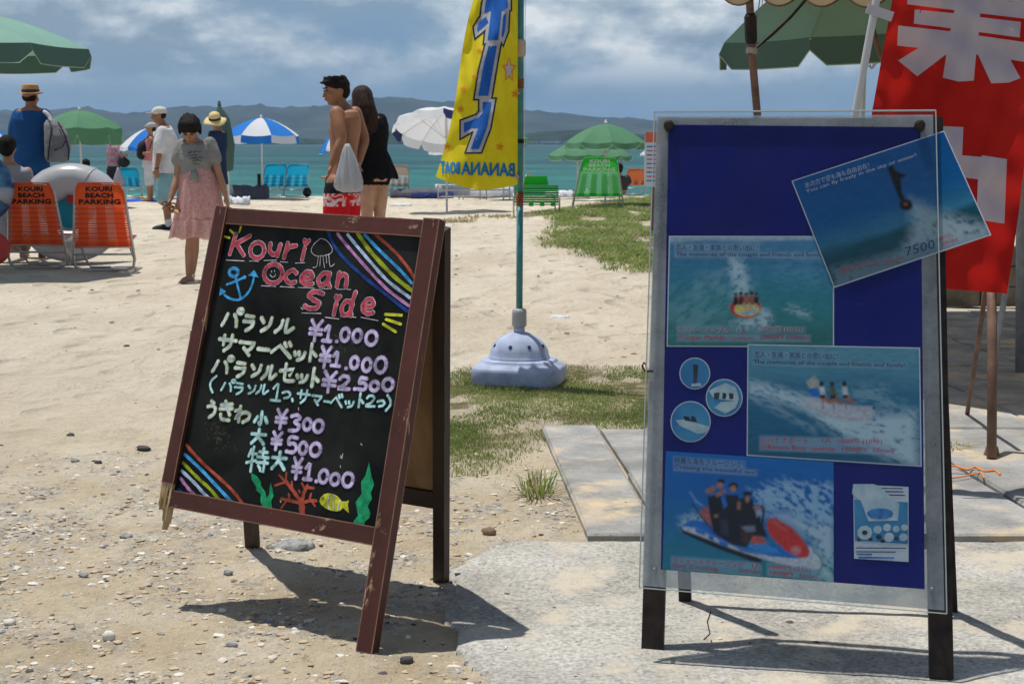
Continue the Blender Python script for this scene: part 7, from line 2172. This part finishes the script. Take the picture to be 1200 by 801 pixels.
limb(p.b, a2, [.056, .048, .040, .027]); hand_shape(p.b, a2[-1], (-.6, -.2, -.4), (0, 0, 1), 1, .5)
for dy, px_ in ((-.09, 196.5), (.09, 198)):
    hx_ = J(193, 203, dy); kn = J(194.5, 232, dy); an = J(px_, 260, dy); an[2] = p.g + .08
    limb(p.b, [hx_, hx_ * .5 + kn * .5, kn, kn * .6 + an * .4, an], [.09, .08, .056, .055, .036])
p.done(s_tan, .010)
m_wtee = cloth('white_tee_cloth', (0.66, 0.67, 0.70), transl=.15); m_lbs = cloth('faded_light_blue_shorts', (0.20, 0.36, 0.42)); m_capw = cloth('off_white_cap_cloth', (0.55, 0.54, 0.50)); m_shoe = material('dark_shoe', (.015, .018, .03), .6); m_sock = cloth('white_sock', (.6, .6, .6))
mb = MB(); eloft(mb, [(J(192, 148), .09, .08, yw), (J(192.5, 151), .19, .11, yw), (J(193, 160), .215, .145, yw), (J(192.7, 175), .205, .155, yw), (J(192.5, 190), .20, .16, yw), (J(192.5, 202.5), .205, .165, yw)])
limb(mb, [J(190, 154, -.18), J(187.5, 166, -.22), J(187, 174, -.24)], [.078, .085, .082], 14); limb(mb, [J(197, 153, .18), J(202, 164, .2)], [.075, .075])
p.garment(mb, m_wtee, 'tee_shirt', .013, 3)
mb = MB(); eloft(mb, [(J(192.5, 199), .18, .135, yw), (J(192.5, 210), .19, .145, yw), (J(192.5, 218), .17, .13, yw)])
for dy in (-.09, .09): limb(mb, [J(192.5, 210, dy), J(192.5, 222, dy), J(192, 231, dy)], [.115, .118, .118])
p.garment(mb, m_lbs, 'shorts', .013, 3)
mb = MB(); o = lambda x, y, z: hc + Mh @ np.array([x, y, z])
mb.ell(o(0, .015, .050), (.088, .106, .072), Mh, 16, 10)
mb.prism([o(x, y, .042) for x, y in ((-.065, -.07), (-.06, -.14), (-.03, -.17), (.03, -.17), (.06, -.14), (.065, -.07))], Mh @ np.array([0, 0, .012]))
p.garment(mb, m_capw, 'cap', .009, 1)
mb = MB(); mb.ell(o(0, .045, -.005), (.080, .062, .055), Mh, 12, 8); p.garment(mb, h_blk, 'hair', .009, 2)
for dy, px_ in ((-.09, 196.5), (.09, 198)):
    an = J(px_, 260, dy); an[2] = p.g + .08
    mb = MB(); limb(mb, [an + np.array([0, 0, .06]), an + np.array([0, 0, -.02])], [.042, .042]); p.garment(mb, m_sock, 'sock', .010, 1)
    mb = MB(); foot_shape(mb, an + np.array([0, 0, .0]), (-1, -.2, 0), 1.22); p.garment(mb, m_shoe, 'shoe', .010, 1)
mb = MB(); mb.tube([a1[-1] + np.array([.028 * math.cos(a), .028 * math.sin(a), .01]) for a in np.linspace(0, 6.28, 11)[:-1]], .009, 6, closed=True); mb.build('wristwatch', m_steel, p.t)

# ---- 5 man in blue shirt with fedora
p = Person('man in blue T-shirt and straw fedora seen from behind, grey backpack on one shoulder', 38, 16.4)
J = p.j; yw = R(4); Mh = rotm(R(172), R(-2)); hc = J(36, 114)
head_shape(p.b, hc, 1.0, Mh); limb(p.b, [J(36, 120), J(36.5, 128)], [.055, .062])
eloft(p.b, [(J(37, 125), .06, .06, yw), (J(37, 130), .18, .085, yw), (J(37, 140), .20, .11, yw), (J(37, 158), .175, .115, yw), (J(37, 175), .155, .11, yw), (J(37, 196), .165, .115, yw), (J(37, 208), .16, .11, yw)])
a1 = [J(21.5, 135), J(18.5, 150), J(18.5, 163), J(20, 175), J(22, 186, -.03)]
limb(p.b, a1, [.058, .052, .040, .036, .026]); hand_shape(p.b, a1[-1], J(24, 197, -.08) - a1[-1], (0, 1, 0), 1, .6)
a2 = [J(52.5, 135), J(55, 150, .05), J(57, 165, .1), J(56, 180, .1)]
limb(p.b, a2, [.058, .050, .040, .026]); hand_shape(p.b, a2[-1], J(55, 190, .12) - a2[-1], (0, 1, 0), 1, .5)
for s_ in (-1, 1):
    hx_ = J(37 + s_ * 10, 203); kn = J(37 + s_ * 10, 256); an = J(37 + s_ * 11, 300); an[2] = p.g + .075
    limb(p.b, [hx_, hx_ * .5 + kn * .5, kn, kn * .6 + an * .4, an], [.09, .08, .056, .055, .036]); foot_shape(p.b, an, (0, 1, 0))
p.done(s_tan, .010)
m_btee = cloth('royal_blue_tee', (0.018, 0.085, 0.26), transl=.1)
mb = MB(); eloft(mb, [(J(37, 128.5), .09, .075, yw), (J(37, 131.5), .19, .10, yw), (J(37, 140), .215, .13, yw), (J(37, 158), .198, .138, yw), (J(37, 178), .190, .138, yw), (J(37, 203), .195, .145, yw)])
limb(mb, [J(22, 135), J(18.5, 148), J(17.5, 159)], [.072, .078, .076]); limb(mb, [J(52, 135), J(55, 147, .05), J(56, 156, .08)], [.072, .074, .072])
p.garment(mb, m_btee, 'tee_shirt', .012, 4)
mb = MB(); eloft(mb, [(J(37, 200), .18, .13, yw), (J(37, 214), .19, .14, yw), (J(37, 220), .17, .12, yw)])
for s_ in (-1, 1): limb(mb, [J(37 + s_ * 10, 212), J(37 + s_ * 10, 250)], [.11, .105])
p.garment(mb, cloth('dark_shorts', (.03, .035, .05)), 'shorts', .013, 3)
ht = thing('straw_hat', 'light brown straw fedora with dark band on the man in blue', 'hat', hc + np.array([0, 0, .03]))
m_straw = material('brown_straw', (0.33, 0.19, 0.09), .9, .1, vscale=70, col2=(0.48, 0.31, 0.16), bump=.003, bscale=120)
mb = MB(); mb.lathe([(.088, .02), (.09, .035), (.088, .08), (.080, .112), (.055, .122), (.02, .112)], hc + np.array([0, 0, .015]), 24, 1, 1.12); mb.build('crown', m_straw, ht, smooth=True)
mb = MB(); rg = [[hc + np.array([r_ * math.cos(a), r_ * 1.1 * math.sin(a), .042 + z + .016 * (math.cos(a) ** 2)]) for a in np.arange(28) * 2 * math.pi / 28] for r_, z in ((.085, .0), (.105, -.004), (.128, -.006), (.128, -.010), (.105, -.010), (.085, -.008))]; mb.rings(rg, cap=False); mb.build('brim', m_straw, ht, smooth='all')
mb = MB(); mb.lathe([(.0915, .034), (.0925, .037), (.0915, .062), (.0905, .064)], hc + np.array([0, 0, .015]), 24, 1, 1.12, cap=False); mb.build('hat_band', material('dark_hat_band', (.035, .03, .025), .8), ht, smooth='all')
mb = MB(); o = lambda x, y, z: hc + Mh @ np.array([x, y, z]); mb.ell(o(0, .03, .0), (.081, .075, .055), Mh, 12, 8); p.garment(mb, h_blk, 'hair', .009, 2)
bp_ = thing('backpack', 'grey backpack with black zips hanging behind the man in blue', 'backpack', J(67, 188, -.15))
m_pack = cloth('grey_pack_cloth', (0.20, 0.20, 0.22)); m_zip = material('black_zip', (.012, .012, .015), .6)
mb = MB(); eloft(mb, [(J(60, 140, -.1), .05, .05, .2), (J(62, 146, -.12), .095, .075, .2), (J(66, 158, -.14), .125, .095, .2), (J(67.5, 172, -.15), .135, .105, .2), (J(67, 184, -.15), .13, .105, .2), (J(67, 190, -.15), .10, .08, .2)])
body_ = blob(mb, .012, 'pack_body', m_pack, bp_, 3)
for pts in ([J(57, 141, -.2), J(61, 150, -.25), J(58, 168, -.28), J(56, 188, -.27)], [J(64, 176, -.275), J(73, 172, -.27), J(77, 165, -.24)], [J(68, 143, -.18), J(76, 158, -.22), J(81, 175, -.20), J(80, 188, -.2)]):
    mb = MB(); mb.tube(pts, .008, 5); mb.build('zip', m_zip, bp_)
mb = MB(); limb(mb, [J(52, 131, -.08), J(57, 135, -.12), J(60, 143, -.16)], [.022, .024, .02]); blob(mb, .010, 'shoulder_strap', cloth('pale_strap', (.45, .45, .5)), bp_, 2)

# ---- distant people
def small(label, pxf, Y, spec, sk=s_mid, yaw=0.0, group=None, vox=.014):
    """spec rows are photo rows: head centre, shoulder, hip, knee"""
    p_ = Person(label, pxf, Y, group)
    return p_
p = Person('person in pink top, white cropped trousers and grey cap carrying a black backpack', 175, 32)
J = p.j; yw = R(-70); Mh = rotm(R(-80)); hc = J(177, 150)
head_shape(p.b, hc, 1.0, Mh); limb(p.b, [J(177, 154), J(176, 160)], [.05, .06])
eloft(p.b, [(J(176, 158.5), .07, .06, yw), (J(176, 162), .16, .09, yw), (J(175.5, 172), .16, .11, yw), (J(175, 182), .14, .11, yw), (J(175, 190), .15, .13, yw)])
limb(p.b, [J(177, 163, -.15), J(179, 173, -.2), J(175, 181, -.25)], [.05, .038, .026]); hand_shape(p.b, J(175, 181, -.25), (-.6, -.1, .1), (0, 0, 1))
for dy, x_ in ((-.08, 174), (.08, 177)):
    an = J(x_ + .5, 229, dy); an[2] = p.g + .075; limb(p.b, [J(175, 192, dy), J(x_, 210, dy), an], [.09, .056, .036]); foot_shape(p.b, an, (-1, 0, 0))
p.done(s_mid, .014)
mb = MB(); eloft(mb, [(J(176, 161), .14, .09, yw), (J(176, 165), .175, .12, yw), (J(175.5, 174), .175, .13, yw), (J(175, 189), .165, .14, yw)]); p.garment(mb, cloth('pink_top_cloth', (.52, .20, .24)), 'top', .015, 2)
mb = MB(); eloft(mb, [(J(175, 187), .16, .14, yw), (J(175, 196), .17, .15, yw)])
for dy, x_ in ((-.08, 174), (.08, 176)): limb(mb, [J(175, 194, dy), J(x_, 206, dy), J(x_, 214, dy)], [.11, .09, .085])
p.garment(mb, cloth('white_cropped_cloth', (.58, .58, .62)), 'trousers', .015, 2)
mb = MB(); o = lambda x, y, z: hc + Mh @ np.array([x, y, z]); mb.ell(o(0, .01, .045), (.09, .108, .075), Mh, 12, 8); mb.ell(o(0, -.10, .04), (.06, .06, .012), Mh, 10, 6); p.garment(mb, cloth('grey_cap_cloth', (.42, .40, .38)), 'cap', .013, 1)
mb = MB(); mb.ell(o(0, .045, -.01), (.082, .06, .07), Mh, 10, 8); p.garment(mb, h_blk, 'hair', .013, 1)
bk_ = thing('backpack', 'black backpack on the back of the person in the pink top', 'backpack', J(166, 187, -.1))
mb = MB(); mb.ell(J(166.5, 176, -.08), (.11, .15, .20), rotm(0, 0, .15), 14, 10); mb.ell(J(164.5, 181, -.12), (.08, .12, .10), None, 10, 8); blob(mb, .016, 'pack_body', material('black_pack_cloth', (.012, .012, .016), .8), bk_, 2)
mb = MB(); mb.tube([J(168, 165, -.2), J(174, 160, -.14), J(178, 166, -.2), J(176, 178, -.22)], .016, 6); mb.build('strap', m_zip, bk_)

p = Person('person in plaid shirt and dark trousers under the green umbrella, head hidden', 133, 34)
J = p.j; yw = R(-40); Mh = rotm(R(-70)); hc = J(131, 160)
head_shape(p.b, hc, 1.0, Mh); limb(p.b, [J(131.5, 164), J(133, 170)], [.05, .06])
eloft(p.b, [(J(133, 168), .07, .06, yw), (J(133.5, 171), .17, .09, yw), (J(133.5, 182), .16, .11, yw), (J(133, 192), .15, .11, yw), (J(133, 198), .15, .11, yw)])
limb(p.b, [J(137.5, 173, -.1), J(141, 181, -.15), J(144, 183, -.2)], [.05, .038, .028]); hand_shape(p.b, J(144, 183, -.2), (.5, -.1, .1), (0, 0, 1)); limb(p.b, [J(129, 173), J(127, 182), J(128, 190)], [.05, .038, .028]); hand_shape(p.b, J(128, 190), (0, 0, -1), (1, 0, 0))
for s_ in (-1, 1):
    an = J(132.5 + s_ * 3, 226, s_ * .1); an[2] = p.g + .075; limb(p.b, [J(133 + s_ * 3, 197), J(132.5 + s_ * 3, 211), an], [.09, .06, .04]); foot_shape(p.b, an, (-1, -.4, 0))
p.done(s_mid, .015)
m_plaid = material('pink_grey_plaid', (0.40, 0.18, 0.20), .85, .1); t_ = m_plaid.node_tree; g_ = N(t_, 'ShaderNodeTexCoord')
ch = N(t_, 'ShaderNodeTexChecker', inp={'Scale': 14.0, 'Color1': (.42, .16, .18, 1), 'Color2': (.34, .30, .34, 1)}); t_.links.new(g_.outputs['Object'], ch.inputs[0]); t_.links.new(ch.outputs[0], t_.nodes['Principled BSDF'].inputs['Base Color'])
mb = MB(); eloft(mb, [(J(133, 170), .14, .09, yw), (J(133.5, 173), .185, .12, yw), (J(133.5, 183), .18, .13, yw), (J(133, 195), .175, .13, yw)]); limb(mb, [J(138, 173, -.1), J(140.5, 180, -.14)], [.06, .055]); limb(mb, [J(129, 173), J(127, 182)], [.06, .055]); p.garment(mb, m_plaid, 'plaid_shirt', .015, 2)
mb = MB(); eloft(mb, [(J(133, 193), .16, .12, yw), (J(133, 201), .17, .13, yw)])
for s_ in (-1, 1): limb(mb, [J(133 + s_ * 3, 199), J(132.5 + s_ * 3, 212), J(132.5 + s_ * 3, 224, s_ * .1)], [.10, .08, .06])
p.garment(mb, cloth('charcoal_cloth', (.04, .04, .05)), 'trousers', .015, 2)
mb = MB(); o = lambda x, y, z: hc + Mh @ np.array([x, y, z]); mb.ell(o(0, .025, .02), (.09, .10, .10), Mh, 12, 8); p.garment(mb, h_blk, 'hair', .014, 1)
t = thing('shoulder_bag', 'dark bag at the side of the person in the plaid shirt', 'bag', J(145, 196, -.2))
mb = MB(); mb.ell(J(145, 190.5, -.2), (.14, .08, .11), None, 14, 10); mb.ell(J(144, 187, -.2), (.10, .07, .07), None, 10, 8); blob(mb, .015, 'bag_body', m_zip, t, 2)
mb = MB(); mb.tube([J(141, 186, -.2), J(140, 176, -.12), J(139, 172, -.1)], .012, 5); mb.build('strap', m_zip, t)
t = thing('carrier_bag', 'pale carrier bag hanging low beside the person in the plaid shirt', 'bag', J(139, 218, -.2))
mb = MB(); mb.rings([[J(138.5 + dx, py, -.2) + np.array([hw * math.cos(a), hw * .5 * math.sin(a), 0]) for a in np.arange(14) * 2 * math.pi / 14] for py, hw, dx in ((196, .02, 0), (200, .05, .2), (207, .10, .6), (214, .14, .8), (218, .11, .8))]); mb.build('bag_body', m_bag, t, smooth='all')

p = Person('woman in wide straw hat and navy clothes, mostly hidden behind the girl', 256, 26.5)
J = p.j; yw = R(-30); Mh = rotm(R(-40), R(14)); hc = J(252, 142)
head_shape(p.b, hc, .96, Mh); limb(p.b, [J(253, 147), J(255, 153)], [.048, .06])
eloft(p.b, [(J(255, 151), .06, .06, yw), (J(255.5, 155), .15, .085, yw), (J(255.5, 165), .155, .10, yw), (J(255, 180), .13, .09, yw), (J(254, 196), .15, .11, yw)])
limb(p.b, [J(247, 158, -.05), J(247, 172, -.1), J(249, 182, -.2)], [.048, .036, .026]); hand_shape(p.b, J(249, 182, -.2), (.2, -.3, .2), (0, 0, 1))
for s_ in (-1, 1):
    an = J(253 + s_ * 4, 243, s_ * .06); an[2] = p.g + .075; limb(p.b, [J(254 + s_ * 3, 196), J(253 + s_ * 3.5, 220), an], [.088, .056, .036]); foot_shape(p.b, an, (-.4, -1, 0))
p.done(s_mid, .014)
mb = MB(); eloft(mb, [(J(255, 153), .11, .08, yw), (J(255.5, 157), .17, .11, yw), (J(255.5, 168), .175, .12, yw), (J(255, 182), .16, .12, yw), (J(254, 200), .19, .15, yw), (J(254, 216), .22, .18, yw)]); limb(mb, [J(248, 157, -.05), J(247, 171, -.1)], [.06, .058]); limb(mb, [J(262, 157, .05), J(263, 172, 0)], [.06, .055])
p.garment(mb, cloth('navy_dress_cloth', (.020, .035, .085)), 'dress', .014, 3)
mb = MB(); o = lambda x, y, z: hc + Mh @ np.array([x, y, z]); mb.ell(o(0, .03, .0), (.092, .09, .10), Mh, 12, 8); p.garment(mb, h_blk, 'hair', .013, 2)
ht = thing('sun_hat', 'wide cream straw sun hat with dark band, worn by the woman in navy', 'hat', hc + np.array([0, 0, .05]))
m_cream = material('cream_straw', (0.56, 0.44, 0.19), .9, .1, vscale=50, col2=(0.68, 0.56, 0.30)); Mt = rotm(R(-20), R(24), R(8))
mb = MB(); mb.lathe([(.10, 0), (.10, .05), (.085, .10), (.05, .125), (.01, .13)], hc + Mt @ np.array([0, 0, .035]), 20, M=Mt); mb.build('crown', m_cream, ht, smooth=True)
mb = MB(); mb.rings([[hc + Mt @ np.array([r_ * math.cos(a), r_ * math.sin(a), .04 + z + .018 * math.sin(a * 3) * (r_ > .15)]) for a in np.arange(30) * 2 * math.pi / 30] for r_, z in ((.098, .0), (.14, -.012), (.195, -.035), (.195, -.040), (.14, -.018), (.098, -.008))], cap=False); mb.build('brim', m_cream, ht, smooth='all')
mb = MB(); mb.lathe([(.1025, .008), (.104, .012), (.103, .042), (.102, .046)], hc + Mt @ np.array([0, 0, .035]), 20, cap=False, M=Mt); mb.build('hat_band', m_zip, ht, smooth='all')

def head_only_sitter(label, px, py, Y, shirt, sitk=1.0, ground_px=None):
    q = Person(label, px, Y); J = q.j; Mh = rotm(R(175)); hc = J(px, py)
    head_shape(q.b, hc, 1.0, Mh)
    hz_ = hc - np.array([0, 0, .0])
    g_ = q.g + .12
    tr_ = lambda z: np.array([hc[0], hc[1], g_ + (hc[2] - .14 - g_) * z])
    limb(q.b, [hc - np.array([0, 0, .08]), tr_(1.0)], [.05, .06])
    eloft(q.b, [(tr_(.98), .08, .06, 0), (tr_(.90), .17, .09, 0), (tr_(.6), .17, .11, 0), (tr_(.25), .15, .11, 0), (tr_(0), .17, .13, 0)])
    for s_ in (-1, 1):
        a = tr_(.88) + np.array([s_ * .19, 0, 0]); e = tr_(.45) + np.array([s_ * .24, .06, 0]); w_ = tr_(.3) + np.array([s_ * .16, .28, .02])
        limb(q.b, [a, e, w_], [.05, .038, .027]); hand_shape(q.b, w_, (-.2 * s_, 1, 0), (0, 0, 1))
        kn = np.array([hc[0] + s_ * .12, hc[1] + .42, q.g + .35]); an = np.array([hc[0] + s_ * .13, hc[1] + .72, q.g + .09]); limb(q.b, [tr_(.05) + np.array([s_ * .09, .05, 0]), kn, an], [.085, .058, .038]); foot_shape(q.b, an, (0, 1, 0))
    q.done(s_mid, .014)
    mb = MB(); eloft(mb, [(tr_(.95), .12, .08, 0), (tr_(.88), .20, .115, 0), (tr_(.6), .20, .135, 0), (tr_(.1), .185, .145, 0)])
    for s_ in (-1, 1): limb(mb, [tr_(.86) + np.array([s_ * .18, 0, 0]), tr_(.60) + np.array([s_ * .22, .03, 0])], [.065, .06])
    q.garment(mb, shirt, 'shirt', .014, 2)
    mb = MB(); mb.ell(hc + np.array([0, -.015, .025]), (.092, .108, .10), None, 12, 8); mb.ell(hc + np.array([0, -.05, -.03]), (.08, .055, .07), None, 10, 8); q.garment(mb, h_blk, 'hair', .012, 2)
    return q
head_only_sitter('dark-haired person sitting in the faded orange chair', 725.5, 197.5, 33.2, cloth('dark_shirt_cloth', (.06, .05, .06)))
head_only_sitter('dark-haired person sitting low by the water behind the big white swim ring', 101, 192.5, 33.5, cloth('teal_shirt_cloth', (.05, .16, .18)))
q = head_only_sitter('dark-haired person in white and navy at the left edge, left of the man in blue', 9, 172, 15.6, cloth('white_navy_cloth', (.30, .30, .34)))

# ================================================================== SWIM RINGS, TOWELS, THINGS BY THE WATER
m_ringw = material('translucent_white_vinyl', (0.50, 0.52, 0.56), .28, .5, vscale=3, col2=(0.58, 0.58, 0.62), transl=.35)
def torus(t, c, R1, r1, M, mat, name, n=44, m_=16, a0=0, a1=2 * math.pi, sq=1.0):
    full = abs(a1 - a0 - 2 * math.pi) < 1e-6
    k_ = n if full else max(int(n * (a1 - a0) / 6.28), 3)
    rg = []
    for i in range(k_ + (0 if full else 1)):
        a = a0 + (a1 - a0) * i / k_
        w_ = 1 + .012 * math.sin(a * 24)
        rg.append([np.array(c) + M @ np.array([(R1 + r1 * w_ * math.cos(b_)) * math.cos(a), r1 * w_ * math.sin(b_), (R1 + r1 * w_ * math.cos(b_)) * math.sin(a) * sq]) for b_ in np.arange(m_) * 2 * math.pi / m_])
    mb = MB(); mb.rings(rg, cap=not full, closed=full); return mb.build(name, mat, t, smooth='all')
c0 = P(84, 249, 15.6)
t = thing('swim_ring', 'huge translucent white inflatable swim ring leaning behind the two orange chairs', 'swim ring', c0 * np.array([1, 1, 0]))
Mr = rotm(R(5), R(-14))
torus(t, c0, .355, .185, Mr, m_ringw, 'ring_body', sq=.94)
m_rr = material('red_vinyl', (.6, .06, .05), .3, .5, transl=.3); m_cyv = material('cyan_vinyl', (.03, .42, .55), .3, .5, transl=.4)
for a in (R(62), R(140), R(20)):
    torus(t, c0, .355, .1885, Mr, m_ringw if a != R(140) else m_rr, 'seam_band', a0=a, a1=a + .035, sq=.94)
mb = MB(); mb.lathe([(.20, -.008), (.20, .008)], c0, 28, M=Mr @ rotm(0, R(90))); mb.build('ring_centre', m_cyv, t)
mb = MB(); mb.box(P(84, 233, 15.55), (.10, .01, .08)); mb.build('printed_patch', m_rr, t)
c0 = P(-30, 220, 14.6)
t = thing('swim_ring', 'blue patterned swim ring at the left edge beside the orange chairs', 'swim ring', c0 * np.array([1, 1, 0]))
m_ringb = material('blue_patterned_vinyl', (0.02, 0.06, 0.22), .3, .5, vscale=7, col2=(0.10, 0.30, 0.50), transl=.3, det=2)
torus(t, c0, .24, .12, rotm(R(20), R(-6)), m_ringb, 'ring_body')
torus(t, c0, .24, .123, rotm(R(20), R(-6)), m_ringw, 'pale_stripe', a0=R(-30), a1=R(-2))
c0 = P(-4, 285, 14.1)
t = thing('swim_ring', 'red and white swim ring low at the left edge', 'swim ring', c0 * np.array([1, 1, 0]))
torus(t, P(-14, 290, 14.3), .14, .06, rotm(R(30), R(-40)), m_rr, 'ring_body'); 
tuft(3, 301, 60, .16, .12, 'small green plant at the left edge beside the orange chairs', .1, 9)

def towel(px, py, w, d, mat, label, h=.02, rz=0.0, cat='towel'):
    p_ = gnd(px, py); n = 14
    V = []; F = []
    for j in range(n + 1):
        for i in range(n + 1):
            q = rotm(rz) @ np.array([(i / n - .5) * w, (j / n - .5) * d, 0]); z = h * (.6 + .9 * vnoise(np.array([i * .6 + px]), np.array([j * .5 + py]))[0])
            V.append(p_ + q + np.array([0, 0, z]))
            if i and j: a = j * (n + 1) + i; F.append((a - n - 2, a - n - 1, a, a - 1))
    b_ = []
    for a in range(n + 1): b_.append(a)
    mb = MB(); mb.add(V, F)
    sk_ = [(i) for i in range(n + 1)] + [(j * (n + 1) + n) for j in range(1, n + 1)] + [(n * (n + 1) + i) for i in range(n - 1, -1, -1)] + [(j * (n + 1)) for j in range(n - 1, 0, -1)]
    m_ = len(V); mb.v += [tuple(np.array(V[i]) * np.array([1, 1, 0]) + np.array([0, 0, p_[2] - .02])) for i in sk_]
    L_ = len(sk_); mb.f += [(sk_[i], m_ + i, m_ + (i + 1) % L_, sk_[(i + 1) % L_]) for i in range(L_)]
    o_ = mb.build('towel' if cat == 'towel' else 'bundle', mat, None, smooth='all'); rebase(tag(o_, label, cat), p_); return o_
m_tw_b = cloth('bright_blue_towel', (.02, .10, .55)); m_tw_w = cloth('white_towel', (.6, .62, .66)); m_tw_g = cloth('grey_bundle_cloth', (.10, .10, .12)); m_tw_n = cloth('navy_bundle_cloth', (.02, .03, .12)); m_tw_t = cloth('turquoise_towel', (.05, .35, .5))
towel(163, 235.5, 1.0, .9, m_tw_b, 'bright blue towel on the sand at the feet of the person in the pink top')
towel(293, 233, .75, .6, m_tw_g, 'black bags on the sand at the foot of the striped umbrella', .22, cat='bags')
towel(278, 240, .45, .4, m_tw_w, 'crumpled white cloth on the sand right of the girl', .12)
towel(493, 231, 1.3, .9, m_tw_g, 'dark grey bundle on the beach right of the beige striped chair', .14, cat='bundle')
towel(507, 233, .9, .5, m_tw_n, 'navy bundle on the sand below the yellow banner', .10, cat='bundle')
towel(655, 229, .6, .5, m_tw_w, 'white cloth heap on the sand between the two green chairs', .12)
towel(667, 230.5, .5, .4, m_tw_t, 'blue and white towel on the sand left of the upright green chair', .10)
towel(678, 229, .45, .4, m_tw_w, 'small white heap just left of the upright green chair', .13)
towel(470, 241, 0.4, .3, m_tw_w, 'pale scrap on the sand far right of the woman in black', .03)
towel(656, 372, .13, .05, m_tw_w, 'white scrap of plastic on the sand right of the banner pole', .012, cat='litter')
# dark post foot and wheel by the blue chairs
t = thing('sand_anchor', 'black umbrella sand anchor standing left of the two turquoise chairs', 'umbrella anchor', gnd(304, 231))
mb = MB(); b0 = gnd(304, 231); mb.tube([b0, b0 + np.array([0, 0, .52])], .04, 8); mb.build('shaft', m_steel, t)
mb = MB(); mb.lathe([(.22, 0), (.22, .05), (.06, .10)], b0, 16); mb.build('base_plate', m_steel, t)
t = thing('beach_bag', 'small round black bag right of the two turquoise chairs', 'bag', gnd(361, 231))
mb = MB(); b0 = gnd(360, 231); mb.ell(b0 + np.array([0, 0, .11]), (.10, .10, .11), None, 12, 8); mb.build('bag_body', m_zip, t, smooth='all')
mb = MB(); mb.tube([b0 + np.array([-.07, 0, .16]), b0 + np.array([0, 0, .30]), b0 + np.array([.07, 0, .16])], .008, 5); mb.build('handle', m_zip, t)
# white dinghy hull drawn up below the banner, folded tube frames before it
b0 = gnd(556, 230)
t = thing('dinghy', 'grey-white upturned dinghy on the beach behind the yellow banner', 'dinghy', b0)
m_hull = material('weathered_white_hull', (.38, .40, .43), .5, .4, vscale=5, col2=(.50, .52, .55))
L_ = 1.35; rg = []
for i in range(15):
    f_ = i / 14; x = -L_ / 2 * 1.3 + L_ * 1.3 * f_; w_ = .42 * math.sin(min(f_ * 1.35 + .18, 1.57)) * (1 - max(0, f_ - .7) * 2.2); h_ = .30 * (1 - .5 * max(0, f_ - .6)) 
    rg.append([b0 + np.array([x, w_ * math.cos(a), max(h_ * math.sin(a), 0) * 1.0]) for a in np.linspace(0, math.pi, 9)] + [b0 + np.array([x, -w_ * .9, -.02]), b0 + np.array([x, w_ * .9, -.02])])
mb = MB(); mb.rings(rg); mb.build('hull', m_hull, t, smooth=True)
mb = MB(); mb.tube([b0 + np.array([-.8, -.43, .03]), b0 + np.array([0, -.45, .03]), b0 + np.array([.7, -.2, .03])], .022, 6); mb.build('gunwale', m_rust, t)
for i, (px, w_, lab_) in enumerate(((538, .9, 'folded tube chair frame lying in front of the dinghy, left one'), (570, 1.0, 'folded tube chair frame lying in front of the dinghy, right one'))):
    b0 = gnd(px, 234); t = thing('chair_frame', lab_, 'chair frame', b0, 'folded frames by the dinghy')
    for z in (.06, .20, .31):
        mb = MB(); mb.tube([b0 + np.array([-w_ / 2, 0, z]), b0 + np.array([w_ / 2, .05, z + .01])], .014, 6); mb.build('cross_tube', m_tube, t)
    for s_ in (-1, 0, 1):
        mb = MB(); mb.tube([b0 + np.array([s_ * w_ / 2, 0, 0]), b0 + np.array([s_ * w_ / 2, .03, .36])], .014, 6); mb.build('upright', m_tube, t)
# a little boat far out
b0 = P(648, 146.5, 1500); b0[2] = -.7
mb = MB()
for i in range(1):
    rg = []
    for j in range(9):
        f_ = j / 8; w_ = 1.2 * math.sin(math.pi * min(f_ * .8 + .18, 1)); rg.append([P(612, 168, 900) * np.array([1, 1, 0]) + np.array([-3 + 6 * f_, w_ * math.cos(a), -.6 + .9 * (1 if abs(math.cos(a)) > .7 else 0)]) for a in np.linspace(0, 2 * math.pi, 9)[:-1]])
    mb.rings(rg)
mb.box(P(612, 168, 900) * np.array([1, 1, 0]) + np.array([0, 0, .8]), (2.2, 1.5, 1.2))
rebase(tag(mb.build('motor_boat', material('white_boat_paint', (.7, .7, .7), .4)), 'tiny white motor boat far out on the water right of the banner pole', 'boat'), P(612, 168, 900) * np.array([1, 1, 0]))
